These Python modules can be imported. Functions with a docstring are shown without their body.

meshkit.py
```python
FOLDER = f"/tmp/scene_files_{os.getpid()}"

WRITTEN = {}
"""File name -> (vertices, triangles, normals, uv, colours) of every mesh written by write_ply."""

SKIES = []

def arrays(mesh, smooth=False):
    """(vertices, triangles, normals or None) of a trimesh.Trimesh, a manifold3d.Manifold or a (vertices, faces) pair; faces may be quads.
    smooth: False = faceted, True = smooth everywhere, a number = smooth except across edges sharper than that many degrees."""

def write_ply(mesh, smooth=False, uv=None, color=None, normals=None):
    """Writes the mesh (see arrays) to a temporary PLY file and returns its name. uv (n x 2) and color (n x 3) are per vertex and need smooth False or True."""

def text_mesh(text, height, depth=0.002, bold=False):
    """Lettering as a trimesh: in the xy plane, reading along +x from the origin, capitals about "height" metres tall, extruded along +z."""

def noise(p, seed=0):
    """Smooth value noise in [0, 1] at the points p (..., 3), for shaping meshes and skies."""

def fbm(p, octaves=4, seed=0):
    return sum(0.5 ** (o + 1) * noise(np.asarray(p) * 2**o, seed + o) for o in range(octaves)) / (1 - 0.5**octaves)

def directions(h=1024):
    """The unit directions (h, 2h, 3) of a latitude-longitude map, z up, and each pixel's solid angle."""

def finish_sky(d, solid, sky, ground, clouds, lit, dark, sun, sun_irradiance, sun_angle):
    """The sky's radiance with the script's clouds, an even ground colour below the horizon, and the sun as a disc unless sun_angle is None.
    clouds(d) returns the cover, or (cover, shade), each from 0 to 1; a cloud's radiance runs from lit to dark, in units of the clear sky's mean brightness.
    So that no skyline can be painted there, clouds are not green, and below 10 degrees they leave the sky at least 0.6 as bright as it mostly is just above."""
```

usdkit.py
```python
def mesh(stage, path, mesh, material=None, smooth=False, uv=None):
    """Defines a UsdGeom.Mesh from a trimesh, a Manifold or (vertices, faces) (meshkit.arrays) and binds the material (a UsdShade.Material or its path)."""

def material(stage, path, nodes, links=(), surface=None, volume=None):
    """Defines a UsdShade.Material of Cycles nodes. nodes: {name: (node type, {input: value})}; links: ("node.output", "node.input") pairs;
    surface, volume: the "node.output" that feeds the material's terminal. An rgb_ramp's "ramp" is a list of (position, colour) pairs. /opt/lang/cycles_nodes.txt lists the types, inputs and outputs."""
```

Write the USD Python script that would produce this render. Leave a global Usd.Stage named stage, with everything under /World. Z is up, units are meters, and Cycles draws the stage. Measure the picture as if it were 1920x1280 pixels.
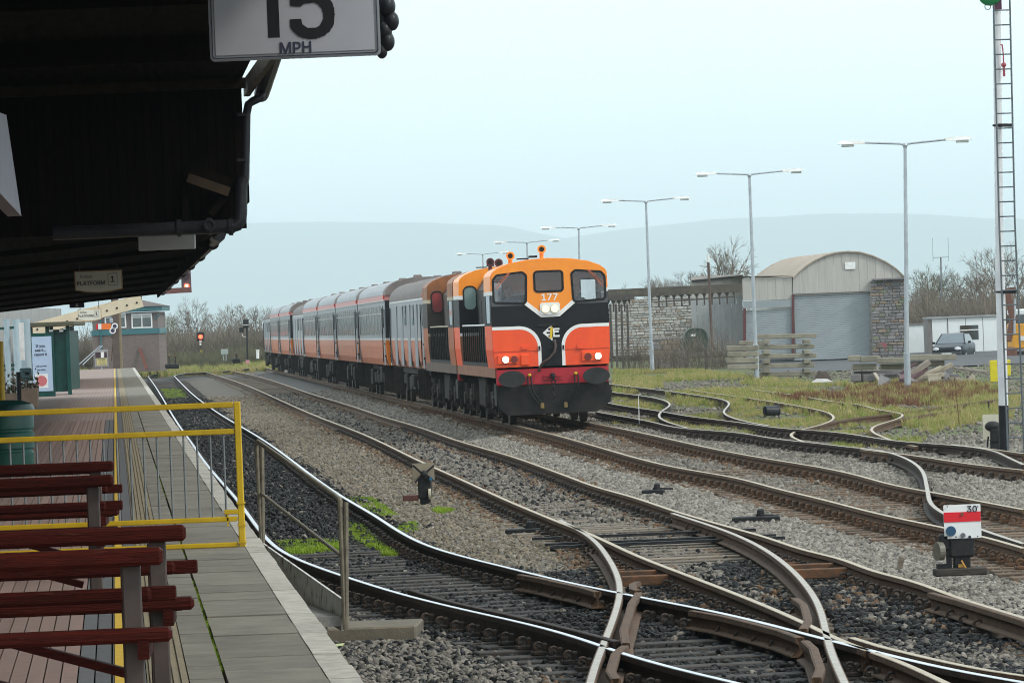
import math, random
import numpy as np, trimesh, usdkit, meshkit
from pxr import Usd, UsdGeom, UsdLux, UsdShade, Sdf, Gf, Vt
from shapely.geometry import Polygon, box as sbox, Point, LineString
from shapely.ops import unary_union
from scipy.interpolate import make_smoothing_spline, PchipInterpolator

stage = Usd.Stage.CreateInMemory()
UsdGeom.SetStageUpAxis(stage, UsdGeom.Tokens.z)
UsdGeom.SetStageMetersPerUnit(stage, 1.0)
stage.SetDefaultPrim(UsdGeom.Xform.Define(stage, '/World').GetPrim())
UsdGeom.Scope.Define(stage, '/World/Looks')

# ------------------------------------------------------------------ camera, sky, sun, exposure
F, HOR, ROLL, EYE = 9200.0, 606.7, 0.0395, 2.5        # focal length and horizon in photograph pixels, camera roll, eye height
PITCH = math.atan((640 - HOR) / F)
fwd = np.array([0, math.cos(PITCH), -math.sin(PITCH)])
r0, u0 = np.array([1.0, 0, 0]), np.array([0, math.sin(PITCH), math.cos(PITCH)])
cr, sr = math.cos(ROLL), math.sin(ROLL)
RIGHT, UP = cr * r0 - sr * u0, sr * r0 + cr * u0
CAM = np.array([0, 0, EYE])
cam = UsdGeom.Camera.Define(stage, '/World/camera')
m = Gf.Matrix4d(*RIGHT, 0, *UP, 0, *(-fwd), 0, *CAM, 1)
cam.AddTransformOp().Set(m)
cam.CreateHorizontalApertureAttr(36.0)
cam.CreateVerticalApertureAttr(36.0 * 682 / 1024)
cam.CreateFocalLengthAttr(36.0 * F / 1920)
cam.CreateClippingRangeAttr(Gf.Vec2f(0.5, 60000))
cam.CreateExposureAttr(0.3)

SUN_EL, SUN_AZ = math.radians(42), math.radians(120)    # behind an even layer of cloud, to the right and a little behind
sd = np.array([math.sin(SUN_AZ) * math.cos(SUN_EL), math.cos(SUN_AZ) * math.cos(SUN_EL), math.sin(SUN_EL)])
dome = UsdLux.DomeLight.Define(stage, '/World/sky')
dm = usdkit.material(stage, '/World/Looks/overcast_sky', {
    'sky': ('sky_texture', {'sky_type': 'single_scattering', 'sun_disc': False, 'sun_elevation': SUN_EL, 'sun_rotation': SUN_AZ, 'aerosol_density': 2.0}),
    'tc': ('texture_coordinate', {}),
    'mp': ('mapping', {'scale': (1.0, 1.0, 3.0)}),
    'n': ('noise_texture', {'scale': 5.0, 'detail': 5.0, 'roughness': 0.55}),
    'r': ('rgb_ramp', {'ramp': [(0.25, (10.0, 11.7, 12.5)), (0.75, (11.3, 12.7, 13.2))]}),
    'm': ('mix', {'fac': 0.9}),
    'b': ('background_shader', {'strength': 0.1})},
    [('tc.generated', 'mp.vector'), ('mp.vector', 'n.vector'), ('n.fac', 'r.fac'), ('sky.color', 'm.color1'), ('r.color', 'm.color2'), ('m.color', 'b.color')], surface='b.background')
UsdShade.MaterialBindingAPI.Apply(dome.GetPrim()).Bind(dm)
dome.GetPrim().SetCustomDataByKey('kind', 'structure')
sun = UsdLux.DistantLight.Define(stage, '/World/sun')
sun.CreateIntensityAttr(0.4); sun.CreateAngleAttr(12.0); sun.CreateNormalizeAttr(True); sun.CreateColorAttr(Gf.Vec3f(1.0, 0.96, 0.9))
zaxis = sd; xaxis = np.cross([0, 0, 1], zaxis); xaxis /= np.linalg.norm(xaxis); yaxis = np.cross(zaxis, xaxis)
sun.AddTransformOp().Set(Gf.Matrix4d(*xaxis, 0, *yaxis, 0, *zaxis, 0, 0, 0, 0, 1))

# ------------------------------------------------------------------ pixel of the photograph -> place in the world
def ray(px, py):
    return fwd + RIGHT * ((px - 960) / F) + UP * ((640 - py) / F)
def P(px, py, Z):
    d = ray(px, py); return CAM + d * (Z / d[1])
def S(t): t = np.clip(t, 0, 1); return t * t * (3 - 2 * t)
def zr(x, y):                                           # height of the rail tops: the right-hand side rises a little with distance
    xm = 0.2 - 0.077 * (np.asarray(y) - 100)
    return 0.16 * S((np.asarray(y) - 65) / 45) * S((np.asarray(x) - xm + 0.6) / 1.2)
def G(px, py, dz=0.0):                                  # on the plane of the rail tops
    d = ray(px, py); z = 0.0
    for _ in range(6):
        p = CAM + d * ((z + dz - EYE) / d[2]); z = float(zr(p[0], p[1]))
    return p
PLAT = 0.87
def GP(px, py, z=PLAT):
    d = ray(px, py); return CAM + d * ((z - EYE) / d[2])
def cx(y): return 1.089 - 0.081 * y                      # the platform edge
PDIR = np.array([-0.081, 1, 0]) / math.hypot(0.081, 1); PNRM = np.array([PDIR[1], -PDIR[0], 0])   # along the platform, towards the track

# ------------------------------------------------------------------ mesh builder and scene helpers
class MB:
    def __init__(s): s.v, s.f, s.n = [], [], 0
    def add(s, v, f):
        v = np.asarray(v, float); f = np.asarray(f, int)
        if f.shape[1] == 4: f = np.vstack([f[:, [0, 1, 2]], f[:, [0, 2, 3]]])
        s.v.append(v); s.f.append(f + s.n); s.n += len(v); return s
    def tm(s, t): return s.add(t.vertices, t.faces)
    def frame(s, v, f, o, ux, uy, uz): v = np.asarray(v, float); return s.add(np.asarray(o) + v[:, :1] * ux + v[:, 1:2] * uy + v[:, 2:3] * uz, f)
    def box(s, c, d, rz=0.0, ch=0.0):
        h = np.array(d, float) / 2
        if ch > 0:
            sg = np.array([(a, b, e) for a in (-1, 1) for b in (-1, 1) for e in (-1, 1)], float)
            pts = np.vstack([sg * (h - np.array([0, ch, ch])), sg * (h - np.array([ch, 0, ch])), sg * (h - np.array([ch, ch, 0]))])
            t = trimesh.convex.convex_hull(pts); v, f = np.array(t.vertices), np.array(t.faces)
        else:
            v = np.array([(a, b, e) for a in (-1, 1) for b in (-1, 1) for e in (-1, 1)], float) * h
            f = np.array([(0, 1, 3, 2), (4, 6, 7, 5), (0, 4, 5, 1), (2, 3, 7, 6), (0, 2, 6, 4), (1, 5, 7, 3)])
        c_, s_ = math.cos(rz), math.sin(rz)
        return s.add(v @ np.array([[c_, s_, 0], [-s_, c_, 0], [0, 0, 1]]) + np.asarray(c, float), f)
    def bar(s, a, b, w, h, up=(0, 0, 1), ch=0.0):        # a beam from a to b, w wide, h high (along up)
        a, b = np.asarray(a, float), np.asarray(b, float); t = b - a; L = np.linalg.norm(t); t = t / L
        up = np.asarray(up, float); sdv = np.cross(t, up)
        if np.linalg.norm(sdv) < 1e-6: sdv = np.cross(t, [1.0, 0, 0])
        sdv /= np.linalg.norm(sdv); up = np.cross(sdv, t)
        q = MB().box((0, 0, 0), (L, w, h), ch=ch)
        return s.frame(np.vstack(q.v), np.vstack(q.f), (a + b) / 2, t, sdv, up)
    def tube(s, pts, r, n=8, cap=True):
        p = np.asarray(pts, float); r = np.broadcast_to(r, (len(p),)); t = np.gradient(p, axis=0); t /= np.linalg.norm(t, axis=1, keepdims=True)
        ref = np.eye(3)[np.argmin(abs(t).max(0))]
        a = np.cross(t, ref); a /= np.linalg.norm(a, axis=1, keepdims=True) + 1e-12; b = np.cross(t, a)
        an = np.arange(n) * 2 * np.pi / n
        v = (p[:, None] + r[:, None, None] * (np.cos(an)[None, :, None] * a[:, None] + np.sin(an)[None, :, None] * b[:, None])).reshape(-1, 3)
        f = []
        for i in range(len(p) - 1):
            for j in range(n): f.append((i * n + j, i * n + (j + 1) % n, (i + 1) * n + (j + 1) % n, (i + 1) * n + j))
        f = np.array(f); f = np.vstack([f[:, [0, 1, 2]], f[:, [0, 2, 3]]])
        if cap:
            k = len(v); v = np.vstack([v, p[:1], p[-1:]]); m_ = (len(p) - 1) * n
            f = np.vstack([f, [(k, (j + 1) % n, j) for j in range(n)], [(k + 1, m_ + j, m_ + (j + 1) % n) for j in range(n)]])
        return s.add(v, f)
    def cyl(s, a, b, r, n=12, r2=None): return s.tube([a, b], [r, r if r2 is None else r2], n)
    def poly(s, pg, o, ux, uy, th):                      # a shapely shape in the plane o + x ux + y uy, th thick along ux x uy
        ux, uy = np.asarray(ux, float), np.asarray(uy, float); un = np.cross(ux, uy)
        for g in getattr(pg, 'geoms', [pg]):
            if g.is_empty or g.area < 1e-9 or g.geom_type != 'Polygon': continue
            t = trimesh.creation.extrude_polygon(g, th, engine='earcut'); s.frame(t.vertices, t.faces, o, ux, uy, un)
        return s
    def text(s, txt, h, o, ux=(1, 0, 0), uy=(0, 0, 1), th=0.003, bold=False, centre=True):
        t = meshkit.text_mesh(txt, h, th, bold); v = np.array(t.vertices)
        if centre: v[:, 0] -= (v[:, 0].min() + v[:, 0].max()) / 2
        ux, uy = np.asarray(ux, float), np.asarray(uy, float)
        return s.frame(v, t.faces, o, ux, uy, np.cross(ux, uy))
    def lathe(s, prof, c, n=20):                         # (r, z) pairs about a vertical axis through c
        pr = np.asarray(prof, float); an = np.arange(n) * 2 * np.pi / n
        v = np.stack([pr[:, None, 0] * np.cos(an), pr[:, None, 0] * np.sin(an), np.broadcast_to(pr[:, None, 1], (len(pr), n))], -1).reshape(-1, 3) + np.asarray(c, float)
        f = [(i * n + j, i * n + (j + 1) % n, (i + 1) * n + (j + 1) % n, (i + 1) * n + j) for i in range(len(pr) - 1) for j in range(n)]
        return s.add(v, f)
    def sheet(s, a, b, c, d): return s.add([a, b, c, d], [(0, 1, 2, 3)])
    def ball(s, c, r, sub=1, sc=(1, 1, 1)):
        t = trimesh.creation.icosphere(subdivisions=sub, radius=1.0); return s.add(t.vertices * r * np.array(sc) + np.asarray(c, float), t.faces)
    def torus(s, c, R, r, ax=(0, 0, 1), n=14, k=6):
        t = trimesh.creation.torus(R, r, major_sections=n, minor_sections=k); M = trimesh.geometry.align_vectors([0, 0, 1], ax); t.apply_transform(M); return s.add(t.vertices + np.asarray(c, float), t.faces)
    def get(s):
        if not s.v: raise ValueError('empty mesh')
        return np.vstack(s.v), np.vstack(s.f)

used = {}
def numbered(parent, name):
    k = parent + '/' + name; n = used.get(k, 0); used[k] = n + 1
    return k if n == 0 else f'{k}_{n:03d}'
def cd(prim, **kw):
    for k, v in kw.items():
        if v is not None: prim.SetCustomDataByKey(k, v)
class Thing:
    def __init__(s, name, label=None, cat=None, loc=(0, 0, 0), rz=0.0, group=None, kind=None):
        s.name, s.loc, s.rz = name, np.asarray(loc, float), rz
        s.path = numbered('/World', name); x = UsdGeom.Xform.Define(stage, s.path)
        x.AddTranslateOp().Set(Gf.Vec3d(*map(float, s.loc)))
        if rz: x.AddRotateZOp().Set(math.degrees(rz))
        s.prim = x.GetPrim(); cd(s.prim, label=label, category=cat, group=group, kind=kind); s.group, s.cat = group, cat
    def add(s, name, mb, mat, local=False, parent=None, smooth=False, label=None, kind=None):
        v, f = mb.get()
        if not local:
            v = v - s.loc; c_, s_ = math.cos(-s.rz), math.sin(-s.rz)
            v = v @ np.array([[c_, s_, 0], [-s_, c_, 0], [0, 0, 1]])
        path = numbered(parent or s.path, name)
        pr = usdkit.mesh(stage, path, trimesh.Trimesh(v, f, process=False) if smooth else (v, f), mat, smooth=smooth)
        cd(pr.GetPrim(), label=label, kind=kind); return path
def copy(t, loc, rz=0.0, label=None, group=None):
    x = UsdGeom.Xform.Define(stage, numbered('/World', t.name)); x.AddTranslateOp().Set(Gf.Vec3d(*map(float, loc)))
    x.AddRotateZOp().Set(math.degrees(rz))
    p = x.GetPrim(); cd(p, label=label, category=t.cat, group=group or t.group)
    p.GetReferences().AddInternalReference(t.path); p.SetInstanceable(True); return p
def single(name, mb, mat, label, cat, group=None, kind=None, smooth=False):
    v, f = mb.get(); pr = usdkit.mesh(stage, numbered('/World', name), trimesh.Trimesh(v, f, process=False) if smooth else (v, f), mat, smooth=smooth)
    cd(pr.GetPrim(), label=label, category=cat, group=group, kind=kind); return pr
def instancer(path, protos, pts, quats, scales, idx):
    pi = UsdGeom.PointInstancer.Define(stage, path)
    rel = pi.CreatePrototypesRel()
    for i, (me, mat, sm) in enumerate(protos):
        pp = f'{path}/shape_{i}'; usdkit.mesh(stage, pp, me, mat, smooth=sm); rel.AddTarget(pp)
    pi.CreatePositionsAttr(Vt.Vec3fArray.FromNumpy(np.asarray(pts, np.float32)))
    pi.CreateOrientationsAttr(Vt.QuathArray([Gf.Quath(float(q[0]), float(q[1]), float(q[2]), float(q[3])) for q in quats]))
    pi.CreateScalesAttr(Vt.Vec3fArray.FromNumpy(np.asarray(scales, np.float32)))
    pi.CreateProtoIndicesAttr(Vt.IntArray.FromNumpy(np.asarray(idx, np.int32)))
    return pi.GetPrim()

# ------------------------------------------------------------------ materials
MATS = {}
def mat(name, c1, c2=None, rough=0.6, scale=6.0, detail=5.0, metal=0.0, bump=0.0, bscale=60.0, bdist=0.01, spec=0.5, rand=0.0, stretch=(1, 1, 1), lo=0.35, hi=0.65, coat=0.0, c3=None, obj=False, emit=None):
    """Paint, metal, wood or stone: two or three tones mixed by noise, a fine relief, a shift of brightness from piece to piece."""
    if name in MATS: return MATS[name]
    c2 = c2 or tuple(x * 0.75 for x in c1)
    if max(c1) < .05 and spec == .5: spec = .22
    ramp = [(lo, c1), (hi, c2)] if c3 is None else [(lo, c1), (hi, c2), (min(0.98, hi + 0.1), c3)]
    N = {'g': ('geometry', {}), 'tc': ('texture_coordinate', {}), 'mp': ('mapping', {'scale': stretch}), 'n': ('noise_texture', {'scale': scale, 'detail': detail, 'roughness': 0.62}), 'r': ('rgb_ramp', {'ramp': ramp}),
         'p': ('principled_bsdf', {'roughness': rough, 'metallic': metal, 'specular_ior_level': spec, 'coat_weight': coat})}
    L = [('tc.object' if obj else 'g.position', 'mp.vector'), ('mp.vector', 'n.vector'), ('n.fac', 'r.fac')]
    src = 'r.color'
    if rand:
        N['oi'] = ('object_info', {}); N['mr'] = ('map_range', {'from_min': 0.0, 'from_max': 1.0, 'to_min': 1 - rand, 'to_max': 1 + rand}); N['h'] = ('hsv', {})
        L += [('oi.random', 'mr.value'), ('mr.result', 'h.value'), (src, 'h.color')]; src = 'h.color'
    L.append((src, 'p.base_color'))
    if bump:
        N['bn'] = ('noise_texture', {'scale': bscale, 'detail': 4.0}); N['bp'] = ('bump', {'strength': bump, 'distance': bdist})
        L += [('mp.vector', 'bn.vector'), ('bn.fac', 'bp.height'), ('bp.normal', 'p.normal')]
    if emit: N['p'][1]['emission_color'] = emit[0]; N['p'][1]['emission_strength'] = emit[1]
    MATS[name] = usdkit.material(stage, '/World/Looks/' + name, N, L, surface='p.BSDF'); return MATS[name]
def glass(name, tint=(0.02, 0.025, 0.03), rough=0.05, clear=0.6):
    MATS[name] = usdkit.material(stage, '/World/Looks/' + name, {'f': ('fresnel', {'IOR': 1.5}), 't': ('transparent_bsdf', {'color': (clear, clear, clear)}), 'g': ('glossy_bsdf', {'roughness': rough, 'color': (0.95, 0.97, 1.0)}), 'm': ('mix_closure', {})},
        [('f.fac', 'm.fac'), ('t.BSDF', 'm.closure1'), ('g.BSDF', 'm.closure2')], surface='m.closure'); return MATS[name]

rust = mat('rusty_steel', (0.125, 0.062, 0.026), (0.055, 0.032, 0.018), 0.8, 9, bump=0.4)
rust_o = mat('orange_rust', (0.17, 0.07, 0.026), (0.075, 0.042, 0.024), 0.85, 7, bump=0.4)
worn_steel = mat('worn_rail_top', (0.52, 0.41, 0.27), (0.36, 0.26, 0.15), 0.4, 12, metal=0.8, bump=0.15)
bright_steel = mat('polished_rail_top', (0.75, 0.75, 0.78), (0.6, 0.6, 0.63), 0.32, 14, metal=1.0)
dark_timber = mat('oily_timber', (0.035, 0.032, 0.03), (0.075, 0.062, 0.052), 0.75, 5, stretch=(1, 6, 6), bump=0.6, bscale=30, rand=0.35)
brown_timber = mat('weathered_timber', (0.12, 0.095, 0.07), (0.20, 0.16, 0.12), 0.85, 5, stretch=(1, 6, 6), bump=0.6, bscale=30, rand=0.3)
silver_rail = mat('silver_rail_top', (0.46, 0.40, 0.33), (0.32, 0.25, 0.18), 0.4, 8, metal=0.8)
oily_rust = mat('oily_rail_steel', (0.045, 0.026, 0.016), (0.02, 0.014, 0.011), 0.7, 9, bump=0.3)
rusty_timber = mat('rust_stained_timber', (0.15, 0.095, 0.055), (0.085, 0.06, 0.042), 0.85, 5, stretch=(1, 6, 6), bump=0.6, bscale=30, rand=0.3)
black_iron = mat('black_iron', (0.012, 0.013, 0.015), (0.03, 0.028, 0.027), 0.55, 10, bump=0.3)
chair_iron = mat('chair_iron', (0.022, 0.022, 0.022), (0.07, 0.045, 0.03), 0.6, 16, rand=0.3)
black_paint = mat('black_paint', (0.010, 0.011, 0.013), (0.018, 0.018, 0.02), 0.35, 5)
white_paint = mat('white_paint', (0.8, 0.8, 0.78), (0.66, 0.65, 0.62), 0.5, 5)
cream_paint = mat('cream_paint', (0.72, 0.68, 0.52), (0.6, 0.54, 0.4), 0.5, 5)
red_paint = mat('red_paint', (0.62, 0.012, 0.018), (0.5, 0.01, 0.015), 0.4, 5)
galv = mat('galvanised_steel', (0.42, 0.45, 0.48), (0.33, 0.36, 0.39), 0.45, 3, metal=0.35)
concrete = mat('concrete', (0.30, 0.28, 0.25), (0.2, 0.19, 0.17), 0.9, 4, bump=0.5, bscale=80, rand=0.15)
# ------------------------------------------------------------------ rails traced on the ground
PX = {
 't1L': [(277.5,706),(287,717),(304,745),(335,797),(365,837),(375,855),(430,920),(447.5,940),(480,985),(495,1002),(510,1020),(550,1045),(605,1066),(655,1083),(765,1117),(875,1144),(1012.5,1175),(1129,1210),(1150,1220),(1260,1251),(1390,1282),(1500,1308),(1600,1330)],
 't1R': [(327,705),(341,719),(367,745),(390,760),(420,782),(457,802),(485,819),(640,930),(655,939),(705,967),(770,1008),(817,1029),(880,1046),(955,1064),(1047,1087.7),(1162,1111.7),(1260,1130.5),(1363,1151),(1526,1192.5),(1638,1220),(1776,1253),(1920,1279),(2000,1292)],
 't2L': [(345,686),(395,700),(457.5,720),(502.5,740),(615,789),(655,802.5),(730,836),(787.5,865),(817.5,877.5),(870,901),(955,940),(1010,962.5),(1047.5,979),(1100,997.5),(1147.5,1020),(1197.5,1043),(1260,1067),(1363,1106.5),(1507.5,1167),(1600,1210),(1672,1234),(1769,1278),(1830,1306)],
 't2R': [(392,685),(435,696),(480,704),(527,719),(597,742.5),(665,762.5),(715,780),(785,800),(855,825),(958,855),(1022,877.5),(1060,891),(1122,914),(1185,931),(1247,952),(1297,967.5),(1385,992.5),(1437,1007),(1515,1033),(1569,1045),(1640,1071),(1707,1088),(1782,1115),(1920,1158),(2000,1184)],
 't3L': [(1120,837.5),(1172,847.5),(1267.5,872.5),(1360,889),(1438,911),(1527.5,932.5),(1615,955),(1690,972.5),(1762.5,987.5),(1840,1005),(1920,1027.5)],
 't3R': [(1108.5,789),(1185,806),(1305,834),(1433,859),(1540,876),(1615,892.5),(1677.5,910),(1735,920),(1840,940),(1920,955)],
 'f1L': [(277.5,706),(288,702),(330,696.5),(400,689.5),(470,684.5)],
 'f1R': [(327,705),(350,699.5),(420,692.5),(500,688)],
 'dL': [(1047,974),(1080,990),(1110,1007.5),(1135,1040),(1150,1062.5),(1160,1087.5),(1162,1110),(1153,1148),(1133,1203),(1116,1247),(1107,1278),(1098,1310)],
 'dR': [(1260,962),(1297,974),(1370,997),(1432,1029),(1473,1058),(1507.5,1093),(1531.5,1127),(1545,1168),(1553,1206),(1569,1247.5),(1583,1278),(1600,1315)],
 'y1': [(1119,772),(1164,780),(1228,792),(1284,803),(1331,807),(1373,809.5),(1416,816),(1467,824),(1527,830),(1591,838),(1634,842),(1676,851),(1711,866),(1728,881),(1736,903),(1740,925),(1747,945),(1770,962),(1837,991),(1920,1019)],
 'y1b': [(1615,842),(1660,847.5),(1715,854),(1815,869),(1920,881)],
 'y2': [(1119,749),(1149,757),(1185,763),(1237,770.5),(1284,779),(1356,788),(1425,797),(1480,804),(1527,806.5),(1612,816),(1715,829.5),(1783,834),(1843,841),(1886,855),(1920,871)],
 'y2b': [(1783,833),(1840,839.5),(1920,850)],
 'y3': [(1119,716),(1149,720.5),(1185,725),(1254,733),(1313.5,742),(1356,748.5),(1367,757),(1356,772),(1373,782.5),(1407.5,792),(1442,797.5)],
 'y4': [(1119,731),(1149,735.5),(1207,742),(1245,750.5),(1257,759),(1241,769.7),(1237,782.5),(1258,793),(1288,801.7)],
 'y5': [(1296,728),(1326,733),(1399,742),(1454.5,750.5),(1506,759),(1553,769.7),(1562,777),(1553,787),(1527,795),(1493,803),(1484,807),(1497,819),(1527,829.5)],
 'y6': [(1410,727),(1459,733),(1527,743),(1561,749),(1612.5,754.5),(1634,761),(1668,767.5),(1687,769.7),(1691.5,775),(1676.5,782.5),(1642,793),(1634,801.7),(1651,812),(1689,825),(1719,831.6)],
 'y7': [(1869,744),(1740.6,761),(1668,770.5),(1591,780),(1531,793)],
 'y8': [(1800,763),(1745,770.5),(1672,782.5)],
}
class Curve:
    def __init__(s, pts, sm):
        p = np.array(pts); o = np.argsort(p[:, 1]); p = p[o]
        keep = np.r_[True, np.diff(p[:, 1]) > 0.02]; p = p[keep]
        # work in 1/distance, where the traced points are evenly spread
        q = 1000.0 / p[:, 1]; a = p[:, 0] / p[:, 1] * 1000
        oo = np.argsort(q); q, a = q[oo], a[oo]
        if len(q) < 6: s.sp = PchipInterpolator(q, a)
        else:
            s.sp = PchipInterpolator(q, a)
            for lam in np.logspace(-9, 4, 66):             # the smoothest curve that stays within the tracing error
                sp = make_smoothing_spline(q, a, lam=lam)
                if np.sqrt(np.mean((sp(q) - a) ** 2)) > sm: break
                s.sp = sp
        s.y0, s.y1 = p[0, 1], p[-1, 1]
    def x(s, y): return s.sp(1000.0 / np.asarray(y, float)) * np.asarray(y, float) / 1000
    def at(s, y): y = np.asarray(y, float); x = s.x(y); return np.stack([x, y, zr(x, y)], -1)
CV = {}
for k, pts in PX.items():
    CV[k] = Curve([G(*p)[:2] for p in pts], 0.15)
class Line:                                              # the train's track runs straight on behind the locomotive
    def __init__(s, near, off): s.c, s.off, s.y0, s.y1 = near, off, near.y0, 420.0
    def x(s, y):
        y = np.asarray(y, float); far = 0.92 - 0.076 * (y - 112) + s.off
        w = S((y - (s.c.y1 - 22)) / 18); return np.where(y < s.c.y1 - 22, s.c.x(np.minimum(y, s.c.y1)), (1 - w) * s.c.x(np.minimum(y, s.c.y1)) + w * far)
    def at(s, y): y = np.asarray(y, float); x = s.x(y); return np.stack([x, y, zr(x, y)], -1)
CV['t3L'], CV['t3R'] = Line(CV['t3L'], -0.835), Line(CV['t3R'], 0.835)
def near_end(k, ext=3.0):                                # let a rail that leaves the frame run on a little way
    return CV[k].y0
PROF = np.array([(-.035, 0), (-.033, -.006), (-.035, -.012), (-.035, -.04), (-.010, -.052), (-.009, -.125), (-.068, -.138), (-.07, -.15), (.07, -.15), (.068, -.138), (.009, -.125), (.010, -.052), (.035, -.04), (.035, -.012), (.033, -.006), (.035, 0)])
def sweep(mb, pts, prof, close=True):
    p = np.asarray(pts, float); t = np.gradient(p, axis=0); t[:, 2] = 0; t /= np.linalg.norm(t, axis=1, keepdims=True)
    n = np.stack([t[:, 1], -t[:, 0], 0 * t[:, 0]], -1); k = len(prof)
    v = (p[:, None] + prof[None, :, :1] * n[:, None] + prof[None, :, 1:] * np.array([0, 0, 1.0])).reshape(-1, 3)
    f = [(i * k + j, i * k + (j + 1) % k, (i + 1) * k + (j + 1) % k, (i + 1) * k + j) for i in range(len(p) - 1) for j in range(k)]
    mb.add(v, f)
    for e, rev in ((0, True), (len(p) - 1, False)):
        c = p[e] + np.array([0, 0, -.07]); vv = np.vstack([v[e * k:(e + 1) * k], c]); mb.add(vv, [((j + 1) % k, j, k) if rev else (j, (j + 1) % k, k) for j in range(k)])
def ysamples(y0, y1):
    out = [y0]
    while out[-1] < y1: out.append(out[-1] + max(0.25, out[-1] * 0.008))
    out[-1] = y1; return np.array(out)
def rail(th, key, head, web, y0=None, y1=None, gaps=(), sink=0.0):
    c = CV[key]; y0 = y0 or c.y0; y1 = y1 or c.y1; cuts = [y0]
    for a, b in sorted(gaps): cuts += [a, b]
    cuts.append(y1); base = None
    for a, b in zip(cuts[::2], cuts[1::2]):
        pts = c.at(ysamples(a, b)) - [0, 0, sink]; mb = MB(); sweep(mb, pts, PROF); r = th.add('rail', mb, web, smooth=35)
        hb = MB(); sweep(hb, pts + [0, 0, 0.004], np.array([(-.027, -.003), (-.024, 0), (.024, 0), (.027, -.003)])); th.add('running_surface', hb, head, parent=r, smooth=35)
def piece(th, name, pts, head, web):                     # a short check or wing rail
    mb = MB(); sweep(mb, pts, PROF); r = th.add(name, mb, web, smooth=35)
    hb = MB(); sweep(hb, np.asarray(pts) + [0, 0, 0.004], np.array([(-.027, -.003), (-.024, 0), (.024, 0), (.027, -.003)])); th.add('running_surface', hb, head, parent=r, smooth=35)
rng = np.random.default_rng(7)
def chair_shape(detail):
    mb = MB(); mb.box((0, 0, .018), (.36, .15, .036), ch=.008)
    for sx in (-1, 1):
        if detail:
            mb.box((sx * .07, 0, .06), (.045, .1, .075), ch=.012); mb.torus((sx * .125, 0, .065), .036, .014, (0, 1, 0), 10, 5); mb.cyl((sx * .15, .045, .03), (sx * .15, .045, .065), .018, 6); mb.cyl((sx * .15, -.045, .03), (sx * .15, -.045, .065), .018, 6)
        else: mb.box((sx * .085, 0, .065), (.075, .1, .085), ch=.015)
    return mb.get()
CH_N, CH_F = chair_shape(True), chair_shape(False)
SLEEPERS = []                                            # (centre, half length, direction) of all laid so far
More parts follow.
